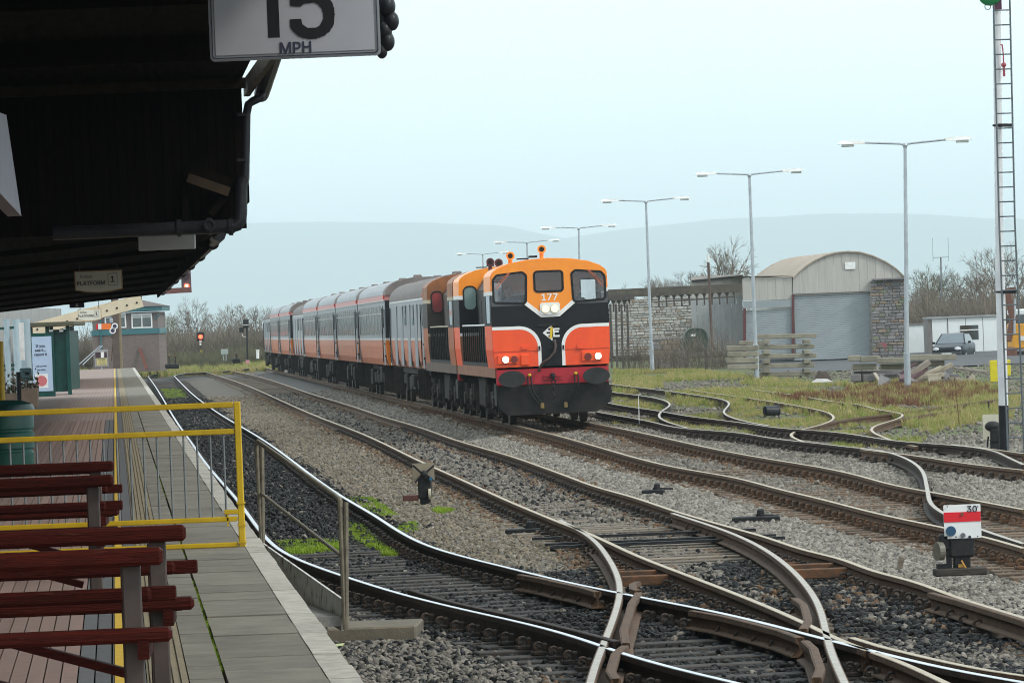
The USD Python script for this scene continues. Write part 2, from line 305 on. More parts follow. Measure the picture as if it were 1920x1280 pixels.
def sleepers(th, kl, kr, y0, y1, m_, chairs_to, pitch=0.66, length=2.6, skip=None, part_to=400, chair_from=0, chair_mat=None):
    L, R = CV[kl], CV[kr]; y = y0 + .3; far = MB(); farc = MB(); nf = nc = 0; count = 0; cc = 0
    while y < y1:
        a, b = L.at(y), R.at(y + 0.0)
        t = (L.at(y + .3) - L.at(y - .3)) + (R.at(y + .3) - R.at(y - .3)); t[2] = 0; t /= np.linalg.norm(t); n = np.array([t[1], -t[0], 0])
        # the point of the right rail square to the left one
        yy = y + (1.67 * n[1]); b = R.at(yy); mid = (a + b) / 2; y += pitch * abs(t[1])
        if skip and skip(mid): continue
        jit = rng.normal(0, 1, 4); ang = math.atan2(n[1], n[0]) + jit[0] * .008
        c = mid + n * jit[1] * .04; c = np.array([c[0], c[1], mid[2] - .186 - .125 / 2 + jit[2] * .004])
        ln = length + jit[3] * .04
        mb = MB().box(c, (ln, .25 + abs(jit[0]) * .008, .125), ang, ch=.008 if y < 80 else 0)
        SLEEPERS.append((c[0], c[1], ln / 2, ang))
        if count < 300 and y < part_to: th.add('sleeper', mb, m_); count += 1
        else: far.add(*mb.get()); nf += 1
        if chair_from < y < chairs_to:
            for q in (a, b):
                v, f = CH_N if y < 62 else CH_F
                cb = MB().frame(v, f, (q[0], q[1], q[2] - .186 + jit[2] * .004), n, t, np.array([0, 0, 1.0]))
                if cc < 290 and y < 75: th.add('rail_chair', cb, chair_mat or chair_iron); cc += 1
                else: farc.add(*cb.get()); nc += 1
    if nf: th.add('far_sleepers', far, m_, kind='stuff')
    if nc: th.add('far_rail_chairs', farc, chair_mat or chair_iron, kind='stuff')
def cross(k1, k2):                                       # distance at which two rails meet
    y = np.linspace(max(CV[k1].y0, CV[k2].y0), min(CV[k1].y1, CV[k2].y1, 120), 6000); return float(y[np.argmin(abs(CV[k1].x(y) - CV[k2].x(y)))])

y_a, y_b, y_c, y_d = cross('t1R', 'dL'), cross('t1L', 'dL'), cross('t1R', 'dR'), cross('t1R', 't2L')
def gap(k, y, w): return (y - w, y)
T1 = Thing('railway_track', 'curved platform track with bright polished rails on dark oily ballast', 'railway track')
rail(T1, 't1L', bright_steel, oily_rust, gaps=[(y_b - .22, y_b - .06)])
rail(T1, 't1R', bright_steel, oily_rust, gaps=[(y_a - .16, y_a - .05), (y_c - .16, y_c - .05)])
rail(T1, 'f1L', bright_steel, oily_rust); rail(T1, 'f1R', bright_steel, oily_rust)
T2 = Thing('railway_track', 'middle track with brown rusty rails between the platform track and the train', 'railway track')
rail(T2, 't2L', worn_steel, rust, gaps=[(y_d - .5, y_d - .28)]); rail(T2, 't2R', worn_steel, rust)
T3 = Thing('railway_track', 'track with rusty rails and close sleepers on which the orange train stands', 'railway track')
rail(T3, 't3L', worn_steel, rust); rail(T3, 't3R', worn_steel, rust)
TD = Thing('turnout_track', 'short curved turnout branching from the middle track and crossing the platform track', 'railway track')
rail(TD, 'dL', silver_rail, rust); rail(TD, 'dR', silver_rail, rust)
TY = Thing('railway_track', 'yard track curving out of the main line past the ground signal by the mast', 'railway track')
rail(TY, 'y1', silver_rail, oily_rust); rail(TY, 'y2', silver_rail, oily_rust)
rail(TY, 'y1b', worn_steel, rust); rail(TY, 'y2b', worn_steel, rust)
TZ = Thing('railway_track', 'pair of thin rails snaking through grass just right of the locomotive', 'railway track')
rail(TZ, 'y3', silver_rail, oily_rust); rail(TZ, 'y4', silver_rail, oily_rust)
TW = Thing('railway_track', 'overgrown siding with kinked rails behind the black barrel', 'railway track')
rail(TW, 'y5', worn_steel, rust, sink=.05); rail(TW, 'y6', worn_steel, rust, sink=.05)
TV = Thing('railway_track', 'short rusty siding running off to the right behind the mast', 'railway track')
rail(TV, 'y7', rust, rust, sink=.06); rail(TV, 'y8', rust, rust, sink=.06)

def band(kl, kr, w=.55):
    return lambda p: CV[kl].y0 - 1 < p[1] < CV[kl].y1 and CV[kl].x(p[1]) - w < p[0] < CV[kr].x(p[1]) + w
in1, in2 = band('t1L', 't1R', .75), band('t2L', 't2R', .75)
sleepers(T1, 't1L', 't1R', 33, 46.5, dark_timber, 120, skip=lambda p: False)
sleepers(T1, 't1L', 't1R', 46.5, 61, dark_timber, 120)
sleepers(T1, 't1L', 't1R', 61, 300, dark_timber, 110, chair_from=0)
sleepers(T2, 't2L', 't2R', 40, 300, brown_timber, 130, skip=in1)
sleepers(TD, 'dL', 'dR', 33, 57, rusty_timber, 90, skip=lambda p: in1(p) or in2(p))
sleepers(T3, 't3L', 't3R', 48, 200, rusty_timber, 150, chair_mat=mat('rusty_chair', (.13, .06, .026), (.06, .036, .022), .85, 7, bump=.4))
sleepers(TY, 'y1', 'y2', 86, 150, brown_timber, 150)
sleepers(TY, 'y1b', 'y2b', 72, 85, brown_timber, 150)
sleepers(TZ, 'y4', 'y3', 115, 135, brown_timber, 90)
# check and wing rails beside the crossings
def offs(k, y0, y1, off, flare=.05, n=40):
    y = np.linspace(y0, y1, n); p = CV[k].at(y); t = np.gradient(p, axis=0); t /= np.linalg.norm(t, axis=1, keepdims=True); nn = np.stack([t[:, 1], -t[:, 0], 0 * y], -1)
    e = np.clip(1 - np.minimum(np.arange(n), np.arange(n)[::-1]) / 9, 0, 1); return p + nn * (off + np.sign(off) * flare * e)[:, None] + [0, 0, .012]
piece(TD, 'check_rail', offs('dL', y_b - 3.6, y_b - .2, .125), rust, rust)
piece(TD, 'check_rail', offs('dL', y_b + .1, y_a - .25, .125), rust, rust)
piece(TD, 'check_rail', offs('dL', y_a + .1, y_a + 1.6, .125), rust, rust)
piece(TD, 'check_rail', offs('dR', y_c + 1.2, y_c + 5.4, -.125), rust, rust)
piece(TD, 'check_rail', offs('dR', y_c - 4.0, y_c - .2, -.125), rust, rust)
piece(T1, 'check_rail', offs('t1L', y_b + .3, y_b + 9, .12), oily_rust, oily_rust)
piece(T1, 'check_rail', offs('t1R', y_a + .15, y_a + 3.8, -.12), rust, rust)
piece(T1, 'check_rail', offs('t1R', y_c + .2, y_c + 4.2, -.12), rust, rust)
piece(T2, 'wing_rail', offs('t2R', CV['t2R'].y0, 42.8, -.085), rust, rust)
piece(T1, 'wing_rail', offs('t1R', y_d - 4, y_d + 1.0, .12), worn_steel, rust)
# stretcher bars and slide plates of the points
for yy in (57.2, 57.9, 59.6):
    a, b = CV['t2L'].at(yy), CV['t2R'].at(yy + .1); TD.add('stretcher_bar', MB().bar(a + [-.5, 0, -.12], b + [.55, 0, -.12], .09, .035), black_iron)
for yy in np.arange(50.2, 54.5, .66):
    for ks in (('dL', 't2L'), ('dR', 't2R')):
        a, b = CV[ks[0]].at(yy), CV[ks[1]].at(yy); TD.add('slide_plate', MB().bar(a + [0, 0, -.135], b + [0, 0, -.135], .12, .03), rust_o)
for yy in (48.6, 49.6):
    for ks in (('dL', 't2L'), ('dR', 't2R')):
        a, b = CV[ks[0]].at(yy), CV[ks[1]].at(yy); TD.add('spacer_block', MB().bar(a + [.05, 0, -.09], b + [-.05, 0, -.09], .1, .1, ch=.01), rust_o)
# ------------------------------------------------------------------ the ground, its ballast, grass, hills
def kx(k, y):
    c = CV[k]; return np.where((y >= c.y0) & (y <= c.y1), c.x(np.clip(y, c.y0, c.y1)), np.nan)
def mid(kl, kr, y): return (CV[kl].x(np.clip(y, max(CV[kl].y0, CV[kr].y0), 300)) + CV[kr].x(np.clip(y, max(CV[kl].y0, CV[kr].y0), 300))) / 2
YB = 150.0
def zones(x, y):
    """oil, grass, pale, brown (0..1) at points of the ground"""
    n1 = meshkit.fbm(np.stack([x * .9, y * .35, 0 * x], -1), 4, 3); n2 = meshkit.fbm(np.stack([x * .35, y * .12, 0 * x + 5], -1), 4, 9); n3 = meshkit.fbm(np.stack([x * 2.2, y * .8, 0 * x + 2], -1), 3, 21)
    d1, d2, d3 = x - mid('t1L', 't1R', y), x - mid('t2L', 't2R', y), x - mid('t3L', 't3R', y)
    oil = S((1.35 + (n1 - .5) * .9 - abs(d1)) / .35) * .95
    near = S((60 - y) / 12)                                # the point-work is soaked in oil
    oil = np.maximum(oil, S((1.0 - abs(d2)) / .5) * (.25 + .5 * near * S((n1 - .35) / .2)))
    oil = np.maximum(oil, .35 * S((46 - y) / 4) * S((x - cx(y)) / .3)); oil = np.maximum(oil, S((56 - y) / 4) * S((d1 + .6) / .5) * S((1.5 - d2) / .5) * (.25 + .7 * S((n3 - .42) / .15)))
    pale = S((d2 - 1.0) / .5) * S((1.25 + (n1 - .5) - 0 - abs(d3 + 1.6)) / .5 + .2) * .9
    pale = np.maximum(pale, S((d3 - .9) / .4) * S((95 - y) / 25) * S((n2 - .3) / .2) * .9)
    pale = np.maximum(pale, S((x - 6.6 - (y - 75) * .02) / 1.0) * S((118 - y) / 12) * S((n3 - .42) / .12))
    brown = S((d1 - .8) / .5) * S((-.75 - d2) / .4) * S((y - 50) / 8)
    grass = S((d3 - 2.2 - (n1 - .5) * 2.4) / 1.5) * S((y - 84) / 16) * S((n3 - .16) / .2)
    grass = np.maximum(grass, S((y - 330) / 30)); grass = np.maximum(grass, S((x - 16) / 5)); grass = np.maximum(grass, S((-16 - x + cx(y)) / 5))
    return oil, grass, pale * (1 - grass), brown
def axis(a, b, st, lo, hi, k):
    v = list(np.arange(a, b + st / 2, st)); s_ = st; x = v[0]; left = []
    while x > lo: s_ *= k; x -= s_; left.append(max(x, lo))
    s_ = st; x = v[-1]; right = []
    while x < hi: s_ *= k; x += s_; right.append(min(x, hi))
    return np.array(left[::-1] + v + right)
gx, gy = axis(-16, 24, .22, -8000, 8000, 1.35), axis(26, 215, .3, -40, 23000, 1.12)
XX, YY = np.meshgrid(gx, gy)
def gz(x, y):
    und = (meshkit.fbm(np.stack([x * .6, y * .6, 0 * x], -1), 3, 4) - .5)
    d1, d2, d3 = abs(x - mid('t1L', 't1R', y)), abs(x - mid('t2L', 't2R', y)), abs(x - mid('t3L', 't3R', y))
    dm = np.minimum(np.minimum(d1, d2), d3)
    return zr(x, y) - .232 + .014 * S((dm - 1.2) / .5) + und * .05 * (1 + S((y - 90) / 40) * S((x - 3) / 3) * 2.5)
ZZ = gz(XX, YY)
nx, ny = len(gx), len(gy)
ids = np.arange(nx * ny).reshape(ny, nx)
q = np.stack([ids[:-1, :-1], ids[:-1, 1:], ids[1:, 1:], ids[1:, :-1]], -1).reshape(-1, 4)
V = np.stack([XX, YY, ZZ], -1).reshape(-1, 3)
gm = usdkit.material(stage, '/World/Looks/ballast_ground', {
    'g': ('geometry', {}), 'oil': ('attribute', {'attribute': 'oil'}), 'gr': ('attribute', {'attribute': 'grassy'}), 'pa': ('attribute', {'attribute': 'pale'}), 'br': ('attribute', {'attribute': 'brown'}),
    'v': ('voronoi_texture', {'scale': 16.0}), 'n': ('noise_texture', {'scale': 3.0, 'detail': 6.0, 'roughness': .65}), 'n2': ('noise_texture', {'scale': .8, 'detail': 5.0}),
    'c0': ('rgb_ramp', {'ramp': [(0.3, (.10, .083, .066)), (0.7, (.17, .147, .125))]}), 'co': ('rgb_ramp', {'ramp': [(0.35, (.007, .007, .008)), (0.7, (.022, .02, .019))]}),
    'cp': ('rgb_ramp', {'ramp': [(0.3, (.12, .11, .10)), (0.7, (.2, .185, .17))]}), 'cb': ('rgb_ramp', {'ramp': [(0.3, (.10, .082, .06)), (0.7, (.16, .135, .105))]}),
    'cg': ('rgb_ramp', {'ramp': [(0.3, (.045, .075, .016)), (0.52, (.09, .105, .028)), (0.75, (.12, .09, .045))]}),
    'm1': ('mix', {}), 'm2': ('mix', {}), 'm3': ('mix', {}), 'm4': ('mix', {}), 'vv': ('mix', {'mix_type': 'multiply', 'fac': .55}), 'bp': ('bump', {'strength': .9, 'distance': .03}), 'p': ('principled_bsdf', {'roughness': .85})},
    [('g.position', 'v.vector'), ('g.position', 'n.vector'), ('g.position', 'n2.vector')] + [('n.fac', c + '.fac') for c in ('c0', 'co', 'cp', 'cb', 'cg')] +
    [('c0.color', 'm1.color1'), ('cb.color', 'm1.color2'), ('br.fac', 'm1.fac'), ('m1.color', 'm2.color1'), ('cp.color', 'm2.color2'), ('pa.fac', 'm2.fac'), ('m2.color', 'm3.color1'), ('co.color', 'm3.color2'), ('oil.fac', 'm3.fac'),
     ('m3.color', 'vv.color1'), ('v.color', 'vv.color2'), ('vv.color', 'm4.color1'), ('cg.color', 'm4.color2'), ('gr.fac', 'm4.fac'), ('m4.color', 'p.base_color'), ('v.distance', 'bp.height'), ('bp.normal', 'p.normal')], surface='p.BSDF')
gp = usdkit.mesh(stage, '/World/ground', (V, q), gm, smooth=True)
zo = zones(XX.ravel(), YY.ravel())
for nm, val in zip(('oil', 'grassy', 'pale', 'brown'), zo):
    UsdGeom.PrimvarsAPI(gp).CreatePrimvar(nm, Sdf.ValueTypeNames.FloatArray, 'vertex').Set(Vt.FloatArray.FromNumpy(val.astype(np.float32)))
cd(gp.GetPrim(), kind='structure')

rng = np.random.default_rng(11)
def rquat(n):
    qn = rng.normal(size=(n, 4)); return qn / np.linalg.norm(qn, axis=1, keepdims=True)
def stone(seed):
    t = trimesh.creation.icosphere(subdivisions=1); r = np.random.default_rng(seed); v = t.vertices * (1 + r.uniform(-.28, .22, (len(t.vertices), 1))) * [1.15, .9, .7]
    h = trimesh.convex.convex_hull(v); return (np.array(h.vertices), np.array(h.faces))
st_mats = [mat('grey_stone', (.125, .108, .088), (.18, .158, .13), .85, 30, rand=.45), mat('oily_stone', (.010, .010, .011), (.028, .026, .024), .5, 30, rand=.7, spec=.12),
           mat('pale_stone', (.18, .16, .135), (.245, .22, .185), .9, 30, rand=.4), mat('brown_stone', (.125, .098, .066), (.185, .152, .108), .9, 30, rand=.45), mat('rusty_stone', (.15, .085, .042), (.10, .06, .035), .9, 30, rand=.4)]
# stones spread evenly over the part of the ground that the picture can show
ST = []
y = 30.0
while y < 212:
    dy = max(.4, y * .012); w0, w1 = -1010 / F * y - .3, 1010 / F * y + .3; w0 = max(w0, cx(y + dy) + .0)
    dens = 420 * min(1, (46 / y) ** 1.15); n = int(dens * dy * (w1 - w0)); ST.append(np.stack([rng.uniform(w0, w1, n), rng.uniform(y, y + dy, n)], -1)); y += dy
ST = np.vstack(ST)
o, g_, pa, br = zones(ST[:, 0], ST[:, 1])
keep = rng.uniform(size=len(ST)) > g_ * .95
keep &= ST[:, 0] > cx(ST[:, 1]) + .03
for k in PX:
    xk = kx(k, ST[:, 1]) if k not in ('t3L', 't3R') else CV[k].x(ST[:, 1]); keep &= ~(abs(ST[:, 0] - xk) < .1 * (1 if k not in ('dL', 'dR') else 1.3))
# few stones lie on the sleepers
sl = np.array(SLEEPERS); from scipy.spatial import cKDTree
tr = cKDTree(sl[:, :2]); dd, ii = tr.query(ST, k=3, distance_upper_bound=1.5)
on = np.zeros(len(ST), bool)
for j in range(3):
    ok = np.isfinite(dd[:, j]); s_ = sl[np.where(ok, ii[:, j], 0)]; dx, dy_ = ST[:, 0] - s_[:, 0], ST[:, 1] - s_[:, 1]; ca, sa = np.cos(s_[:, 3]), np.sin(s_[:, 3])
    on |= ok & (abs(dx * ca + dy_ * sa) < s_[:, 2]) & (abs(-dx * sa + dy_ * ca) < .12)
cover = meshkit.fbm(np.stack([ST[:, 0] * .45, ST[:, 1] * .16, 0 * ST[:, 0] + 3], -1), 3, 33)
bury = S((cover - .50) / .06) * np.where(abs(ST[:, 0] - mid('t3L', 't3R', ST[:, 1])) < 1.4, S((ST[:, 1] - 70) / 15), 1)     # stretches where the ballast hides the sleepers
bury = np.maximum(bury, S((ST[:, 1] - 61) / 4) * (abs(ST[:, 0] - mid('t1L', 't1R', ST[:, 1])) < 1.4)); bury = np.maximum(bury, S((ST[:, 1] - 66) / 8) * (abs(ST[:, 0] - mid('t2L', 't2R', ST[:, 1])) < 1.4))
keep &= ~on | (rng.uniform(size=len(ST)) < np.maximum(.035, bury * .95))
ST, o, pa, br, on, bury = ST[keep], o[keep], pa[keep], br[keep], on[keep], bury[keep]
u = rng.uniform(size=len(ST)); which = np.where(u < o, 1, np.where(u < o + (1 - o) * pa, 2, np.where(u < o + (1 - o) * np.maximum(pa, br * .8), 3, 0)))
flip = rng.uniform(size=len(ST)); which = np.where(flip < .06, 0, np.where(flip < .09, 2, which)); which = np.where((flip < .09) & (o > .6), 1, which)
dr = np.min([abs(ST[:, 0] - np.nan_to_num(CV[k].x(ST[:, 1]) if k[:2] == 't3' else kx(k, ST[:, 1]), nan=99)) for k in ('t2L', 't2R', 't3L', 't3R', 'dL', 'dR')], 0)
which = np.where((rng.uniform(size=len(ST)) < .75 * S((.55 - dr) / .35)) & (which != 1), 4, which)
size = (.024 + .0001 * ST[:, 1]) * rng.uniform(.6, 1.35, len(ST)); 
zst = gz(ST[:, 0], ST[:, 1]) + rng.uniform(-.2, .55, len(ST)) * size + np.where(on, .03, 0) + bury * .02
for k, nm in enumerate(('grey_ballast', 'oily_ballast', 'pale_ballast', 'brown_ballast', 'rusty_ballast')):
    mk = which == k; n = int(mk.sum()); pts = np.c_[ST[mk], zst[mk]]
    pr = instancer('/World/' + nm, [(stone(s), st_mats[k], False) for s in range(4)], pts, rquat(n), np.repeat(size[mk][:, None], 3, 1), rng.integers(0, 4, n))
    cd(pr, label={'grey_ballast': 'grey crushed stone between and beside the rails', 'oily_ballast': 'black oily crushed stone in the platform track', 'pale_ballast': 'pale grey crushed stone between the middle track and the train', 'rusty_ballast': 'rust stained crushed stone close beside the rusty rails', 'brown_ballast': 'brownish crushed stone between platform track and middle track'}[nm], category='ballast', kind='stuff')
NST = len(ST)

def tuft(seed, n=14, h=1.0, spread=.28, lean=.5, w=.03):
    r = np.random.default_rng(seed); mb = MB()
    for _ in range(n):
        a = r.uniform(0, 6.28); b = np.array([math.cos(a), math.sin(a), 0]) * r.uniform(0, spread); hh = h * r.uniform(.5, 1); l_ = np.array([math.cos(a + r.normal(0, .6)), math.sin(a + r.normal(0, .6)), 0]) * lean * hh * r.uniform(.2, 1)
        sd_ = np.array([-math.sin(a), math.cos(a), 0]) * w; mid_ = b + l_ * .35 + [0, 0, hh * .6]; tip = b + l_ + [0, 0, hh]
        mb.add([b - sd_, b + sd_, mid_ - sd_ * .7, mid_ + sd_ * .7, tip], [(0, 1, 3), (0, 3, 2), (2, 3, 4)])
    return mb.get()
def leafmat(name, ca, cb, cc):
    return usdkit.material(stage, '/World/Looks/' + name, {'oi': ('object_info', {}), 'g': ('geometry', {}), 'n': ('noise_texture', {'scale': .35, 'detail': 3.0}), 'a': ('math', {'math_type': 'multiply_add', 'value2': .5}), 'r': ('rgb_ramp', {'ramp': [(0.3, ca), (0.55, cb), (0.85, cc)]}), 'd': ('principled_bsdf', {'roughness': .7}), 't': ('translucent_bsdf', {}), 'm': ('mix_closure', {'fac': .25})},
        [('g.position', 'n.vector'), ('oi.random', 'a.value1'), ('n.fac', 'a.value3'), ('a.value', 'r.fac'), ('r.color', 'd.base_color'), ('r.color', 't.color'), ('d.BSDF', 'm.closure1'), ('t.BSDF', 'm.closure2')], surface='m.closure')
gr_m = leafmat('rough_grass', (.10, .17, .02), (.21, .25, .05), (.36, .30, .12)); dead_m = leafmat('dead_red_grass', (.26, .17, .07), (.2, .10, .05), (.15, .065, .038)); moss_m = leafmat('bright_moss', (.10, .19, .008), (.17, .27, .012), (.24, .33, .02))
def scatter_px(n, poly, zoff=0.0):                       # points of the ground inside a patch seen in the photograph
    pg = Polygon([G(*p)[:2] for p in poly]); b = pg.bounds; out = []
    from shapely import contains_xy
    while len(out) < n:
        q_ = np.stack([rng.uniform(b[0], b[2], n * 2), rng.uniform(b[1], b[3], n * 2)], -1); out += list(q_[contains_xy(pg, q_[:, 0], q_[:, 1])])
    return np.array(out[:n])
def strew(name, label, cat, mats_, pts, h0, h1, protos=None, seed=0):
    n = len(pts); an = rng.uniform(0, 6.28, n); quats = np.stack([np.cos(an / 2), 0 * an, 0 * an, np.sin(an / 2)], -1); sc = rng.uniform(h0, h1, n); z_ = gz(pts[:, 0], pts[:, 1])
    pr = instancer('/World/' + name, [(t_, mats_, False) for t_ in (protos or [tuft(seed + s) for s in range(4)])], np.c_[pts, z_], quats, np.repeat(sc[:, None], 3, 1), rng.integers(0, 4, n)); cd(pr, label=label, category=cat, kind='stuff')
yard = scatter_px(16000, [(1150, 688), (1300, 686), (1420, 702), (1560, 712), (1700, 705), (1860, 712), (1915, 735), (1900, 765), (1760, 790), (1560, 770), (1380, 752), (1150, 735)])
ycl = meshkit.fbm(np.stack([yard[:, 0] * .5, yard[:, 1] * .1, 0 * yard[:, 0]], -1), 3, 8); yard = yard[ycl > .40]
strew('rough_grass', 'rough yellow green grass covering the yard beyond the sidings', 'grass', gr_m, yard, .10, .30)
sp = scatter_px(14000, [(1150, 735), (1380, 752), (1560, 770), (1760, 790), (1700, 830), (1500, 815), (1300, 800), (1150, 785)]); c_ = meshkit.fbm(np.stack([sp[:, 0] * .9, sp[:, 1] * .22, 0 * sp[:, 0]], -1), 3, 18)
strew('siding_grass', 'short patchy grass growing between the siding rails', 'grass', gr_m, sp[c_ > .42], .05, .17)
rd = scatter_px(1700, [(1500, 722), (1690, 712), (1830, 716), (1870, 728), (1760, 752), (1560, 752), (1440, 738)]); c_ = meshkit.fbm(np.stack([rd[:, 0] * .7, rd[:, 1] * .15, 0 * rd[:, 0]], -1), 3, 28)
strew('red_brown_weeds', 'red brown dead weeds around the foot of the right lamp post', 'weeds', dead_m, rd[c_ > .42], .12, .38)
ms = [scatter_px(n, p) for n, p in ((2200, [(652, 912), (690, 912), (720, 930), (740, 945), (712, 948), (685, 938)]), (1000, [(735, 968), (772, 958), (778, 970), (745, 976)]), (2200, [(650, 955), (685, 965), (708, 985), (715, 1002), (680, 990), (652, 975)]), (2000, [(490, 988), (530, 988), (575, 984), (632, 985), (640, 1000), (560, 1010), (510, 1002)]), (250, [(722, 998), (745, 1000), (740, 1012), (722, 1010)]), (300, [(815, 930), (845, 930), (830, 940)]), (700, [(300, 722), (345, 722), (352, 742), (318, 745)]))]
ms = np.vstack(ms)
strew('moss', 'bright yellow green moss patches along the platform track', 'moss', moss_m, ms, .05, .10, [tuft(70 + s, 16, 1.0, .9, .6, .12) for s in range(4)])
# a fallow strip in front of the far trees
ff = np.stack([rng.uniform(-45, 30, 9000), rng.uniform(335, 400, 9000)], -1)
strew('far_grass', 'dry grass in front of the far trees', 'grass', gr_m, ff, .3, .8)

# hills: two long ridges several kilometres off
hx = np.linspace(-7000, 7000, 260); hy = np.linspace(18000, 22400, 30); HX, HY = np.meshgrid(hx, hy)
ppx = 960 + HX / 20000 * F
prof1 = np.interp(ppx, [-1200, 200, 480, 620, 800, 960, 1100, 1400, 2600, 5000], [120, 195, 208, 207, 200, 186, 150, 100, 60, 40]); prof2 = np.interp(ppx, [-1500, 300, 700, 960, 1180, 1330, 1480, 1560, 1700, 1860, 2000, 2600, 4500], [40, 60, 90, 140, 170, 176, 178, 182, 176, 160, 150, 130, 90])
fall = 1 - ((HY - 20000) / 2000) ** 2; ridge = np.maximum(prof1 * np.clip(1 - ((HY - 20650) / 2100) ** 2, 0, 1), prof2 * np.clip(1 - ((HY - 20070) / 2000) ** 2, 0, 1)) * 20000 / F * 1.03
HZ = ridge + (meshkit.fbm(np.stack([HX * .0021, HY * .0014, 0 * HX], -1), 4, 2) - .5) * 25 - 2
HZ[0] = -3; HZ[-1] = -3
hi = np.arange(HX.size).reshape(HX.shape); hq = np.stack([hi[:-1, :-1], hi[:-1, 1:], hi[1:, 1:], hi[1:, :-1]], -1).reshape(-1, 4)
hm = mat('hill_fields', (.05, .07, .025), (.09, .1, .05), .95, .02, c3=(.04, .045, .03))
hp = usdkit.mesh(stage, '/World/hills', (np.stack([HX, HY, HZ], -1).reshape(-1, 3), hq), hm, smooth=True); cd(hp.GetPrim(), kind='structure')
# the air itself: pale haze that thins the colours of far things
hz = MB().box((0, 11500, 259.5), (16600, 23600, 521.0))
hzm = usdkit.material(stage, '/World/Looks/haze_air', {'v': ('principled_volume', {'color': (.85, .98, 1.0), 'density': 1.2e-4, 'anisotropy': 0.1})}, volume='v.volume')
single('haze', hz, hzm, 'pale blue haze in the air over the whole scene', 'haze', kind='stuff')
# ------------------------------------------------------------------ the platform
XA = np.array([1.0, 0, 0]); ZA = np.array([0, 0, 1.0]); YA = np.array([0, 1.0, 0])
slab_m = mat('platform_slab', (.215, .19, .145), (.15, .135, .108), .9, 3.5, bump=.4, bscale=90, rand=.12)
nose_m = mat('skylit_nosing', (.50, .46, .39), (.34, .31, .26), .85, 9, bump=.4, bscale=70, rand=.1, c3=(.2, .18, .155))  # paler than the slabs: brighter sky light at the platform edge, painted in
pav_m = mat('red_brown_paver', (.27, .17, .135), (.205, .14, .12), .85, 14, rand=.14, bump=.3)
pavg_m = mat('grey_paver', (.12, .115, .115), (.09, .088, .088), .85, 14, rand=.1, bump=.3)
tact_m = mat('buff_tactile_paving', (.27, .21, .12), (.19, .155, .10), .85, 12, rand=.06)
yline_m = mat('yellow_line_paint', (.70, .44, .02), (.55, .34, .04), .6, 20, c3=(.3, .22, .09))
bed_m = mat('platform_bedding', (.085, .08, .062), (.06, .058, .048), .95, 8)
wall_m = mat('platform_wall_stone', (.10, .092, .085), (.045, .042, .04), .9, 3, bump=.8, bscale=9, bdist=.04)
PF = Thing('platform', loc=(0, 0, 0), kind='structure')
def strip(mb, o0, o1, y0, y1, zt, th=.05):
    v = [(cx(y) - o, y, z) for y in (y0, y1) for o in (o0, o1) for z in (zt - th, zt)]
    mb.add(v, [(0, 1, 3, 2), (4, 6, 7, 5), (0, 4, 5, 1), (2, 3, 7, 6), (0, 2, 6, 4), (1, 5, 7, 3)]); return mb
PEND = 275.0
PF.add('platform_bed', strip(strip(MB(), .02, 14, 12, PEND, PLAT - .05, .05), .03, 3.0, 12, PEND, PLAT - .10, 1.2), bed_m)
PF.add('platform_wall', strip(MB(), .06, .3, 12, PEND, PLAT - .11, 1.15), wall_m)
r4 = np.random.default_rng(4); y = 14.0
while y < 112:
    L = .9 + r4.normal() * .01
    dz = r4.normal(0, .0022)
    PF.add('nosing_stone', strip(MB(), r4.normal(0, .004), .148, y + .006, y + L - .006, PLAT + dz + .002, .115), nose_m)
    PF.add('platform_slab', strip(MB(), .153, .615, y + .006, y + L - .006, PLAT + r4.normal(0, .002), .06), slab_m)
    PF.add('margin_slab', strip(MB(), .632, .795, y + .35, y + L + .338, PLAT + r4.normal(0, .002), .06), slab_m)
    y += L
Y1 = y
PF.add('far_nosing', strip(MB(), 0, .148, Y1, PEND, PLAT, .12), nose_m); PF.add('far_slabs', strip(MB(), .155, .795, Y1 + .35, PEND, PLAT - .002, .05), slab_m)
tb = strip(MB(), .80, .995, 14, PEND, PLAT - .004, .05)
PF.add('tactile_strip', tb, tact_m)
for k in range(5): PF.add('tactile_rib', strip(MB(), .815 + k * .037, .833 + k * .037, 14, 150, PLAT + .003, .008), tact_m)
PF.add('edge_course', strip(MB(), 1.0, 1.085, 14, PEND, PLAT, .05), pavg_m)
PF.add('line_course', strip(MB(), 1.09, 1.16, 14, PEND, PLAT, .05), pavg_m)
PF.add('yellow_line', strip(MB(), 1.095, 1.15, 14, PEND, PLAT + .004, .004), yline_m)
for k in range(44):
    o = 1.165 + k * .083
    yy = 14.0 - r4.uniform(0, .2)
    PF.add('paver_course', strip(MB(), o + .004, o + .079, yy, 100, PLAT + r4.normal(0, .0018), .05), pavg_m if k in (0, 1) else pav_m)
br_m = usdkit.material(stage, '/World/Looks/far_pavers', {'g': ('geometry', {}), 'mp': ('mapping', {'rotation': (0, 0, math.radians(85.4))}), 'b': ('brick_texture', {'color1': (.29, .20, .165), 'color2': (.23, .165, .14), 'mortar': (.045, .04, .036), 'scale': 4.0, 'mortar_size': .012, 'brick_width': .8, 'row_height': .36}), 'p': ('principled_bsdf', {'roughness': .85})},
    [('g.position', 'mp.vector'), ('mp.vector', 'b.vector'), ('b.color', 'p.base_color')], surface='p.BSDF')
PF.add('far_paving', strip(MB(), 1.165, 14, 100.01, PEND, PLAT - .001, .045), br_m); PF.add('inner_paving', strip(MB(), 1.165 + 44 * .083, 14, 12, 100, PLAT - .001, .045), br_m)
PF.add('platform_end', MB().bar((cx(PEND) - 7, PEND + .15, .4), (cx(PEND), PEND + .15, .4), .3, .92), concrete)
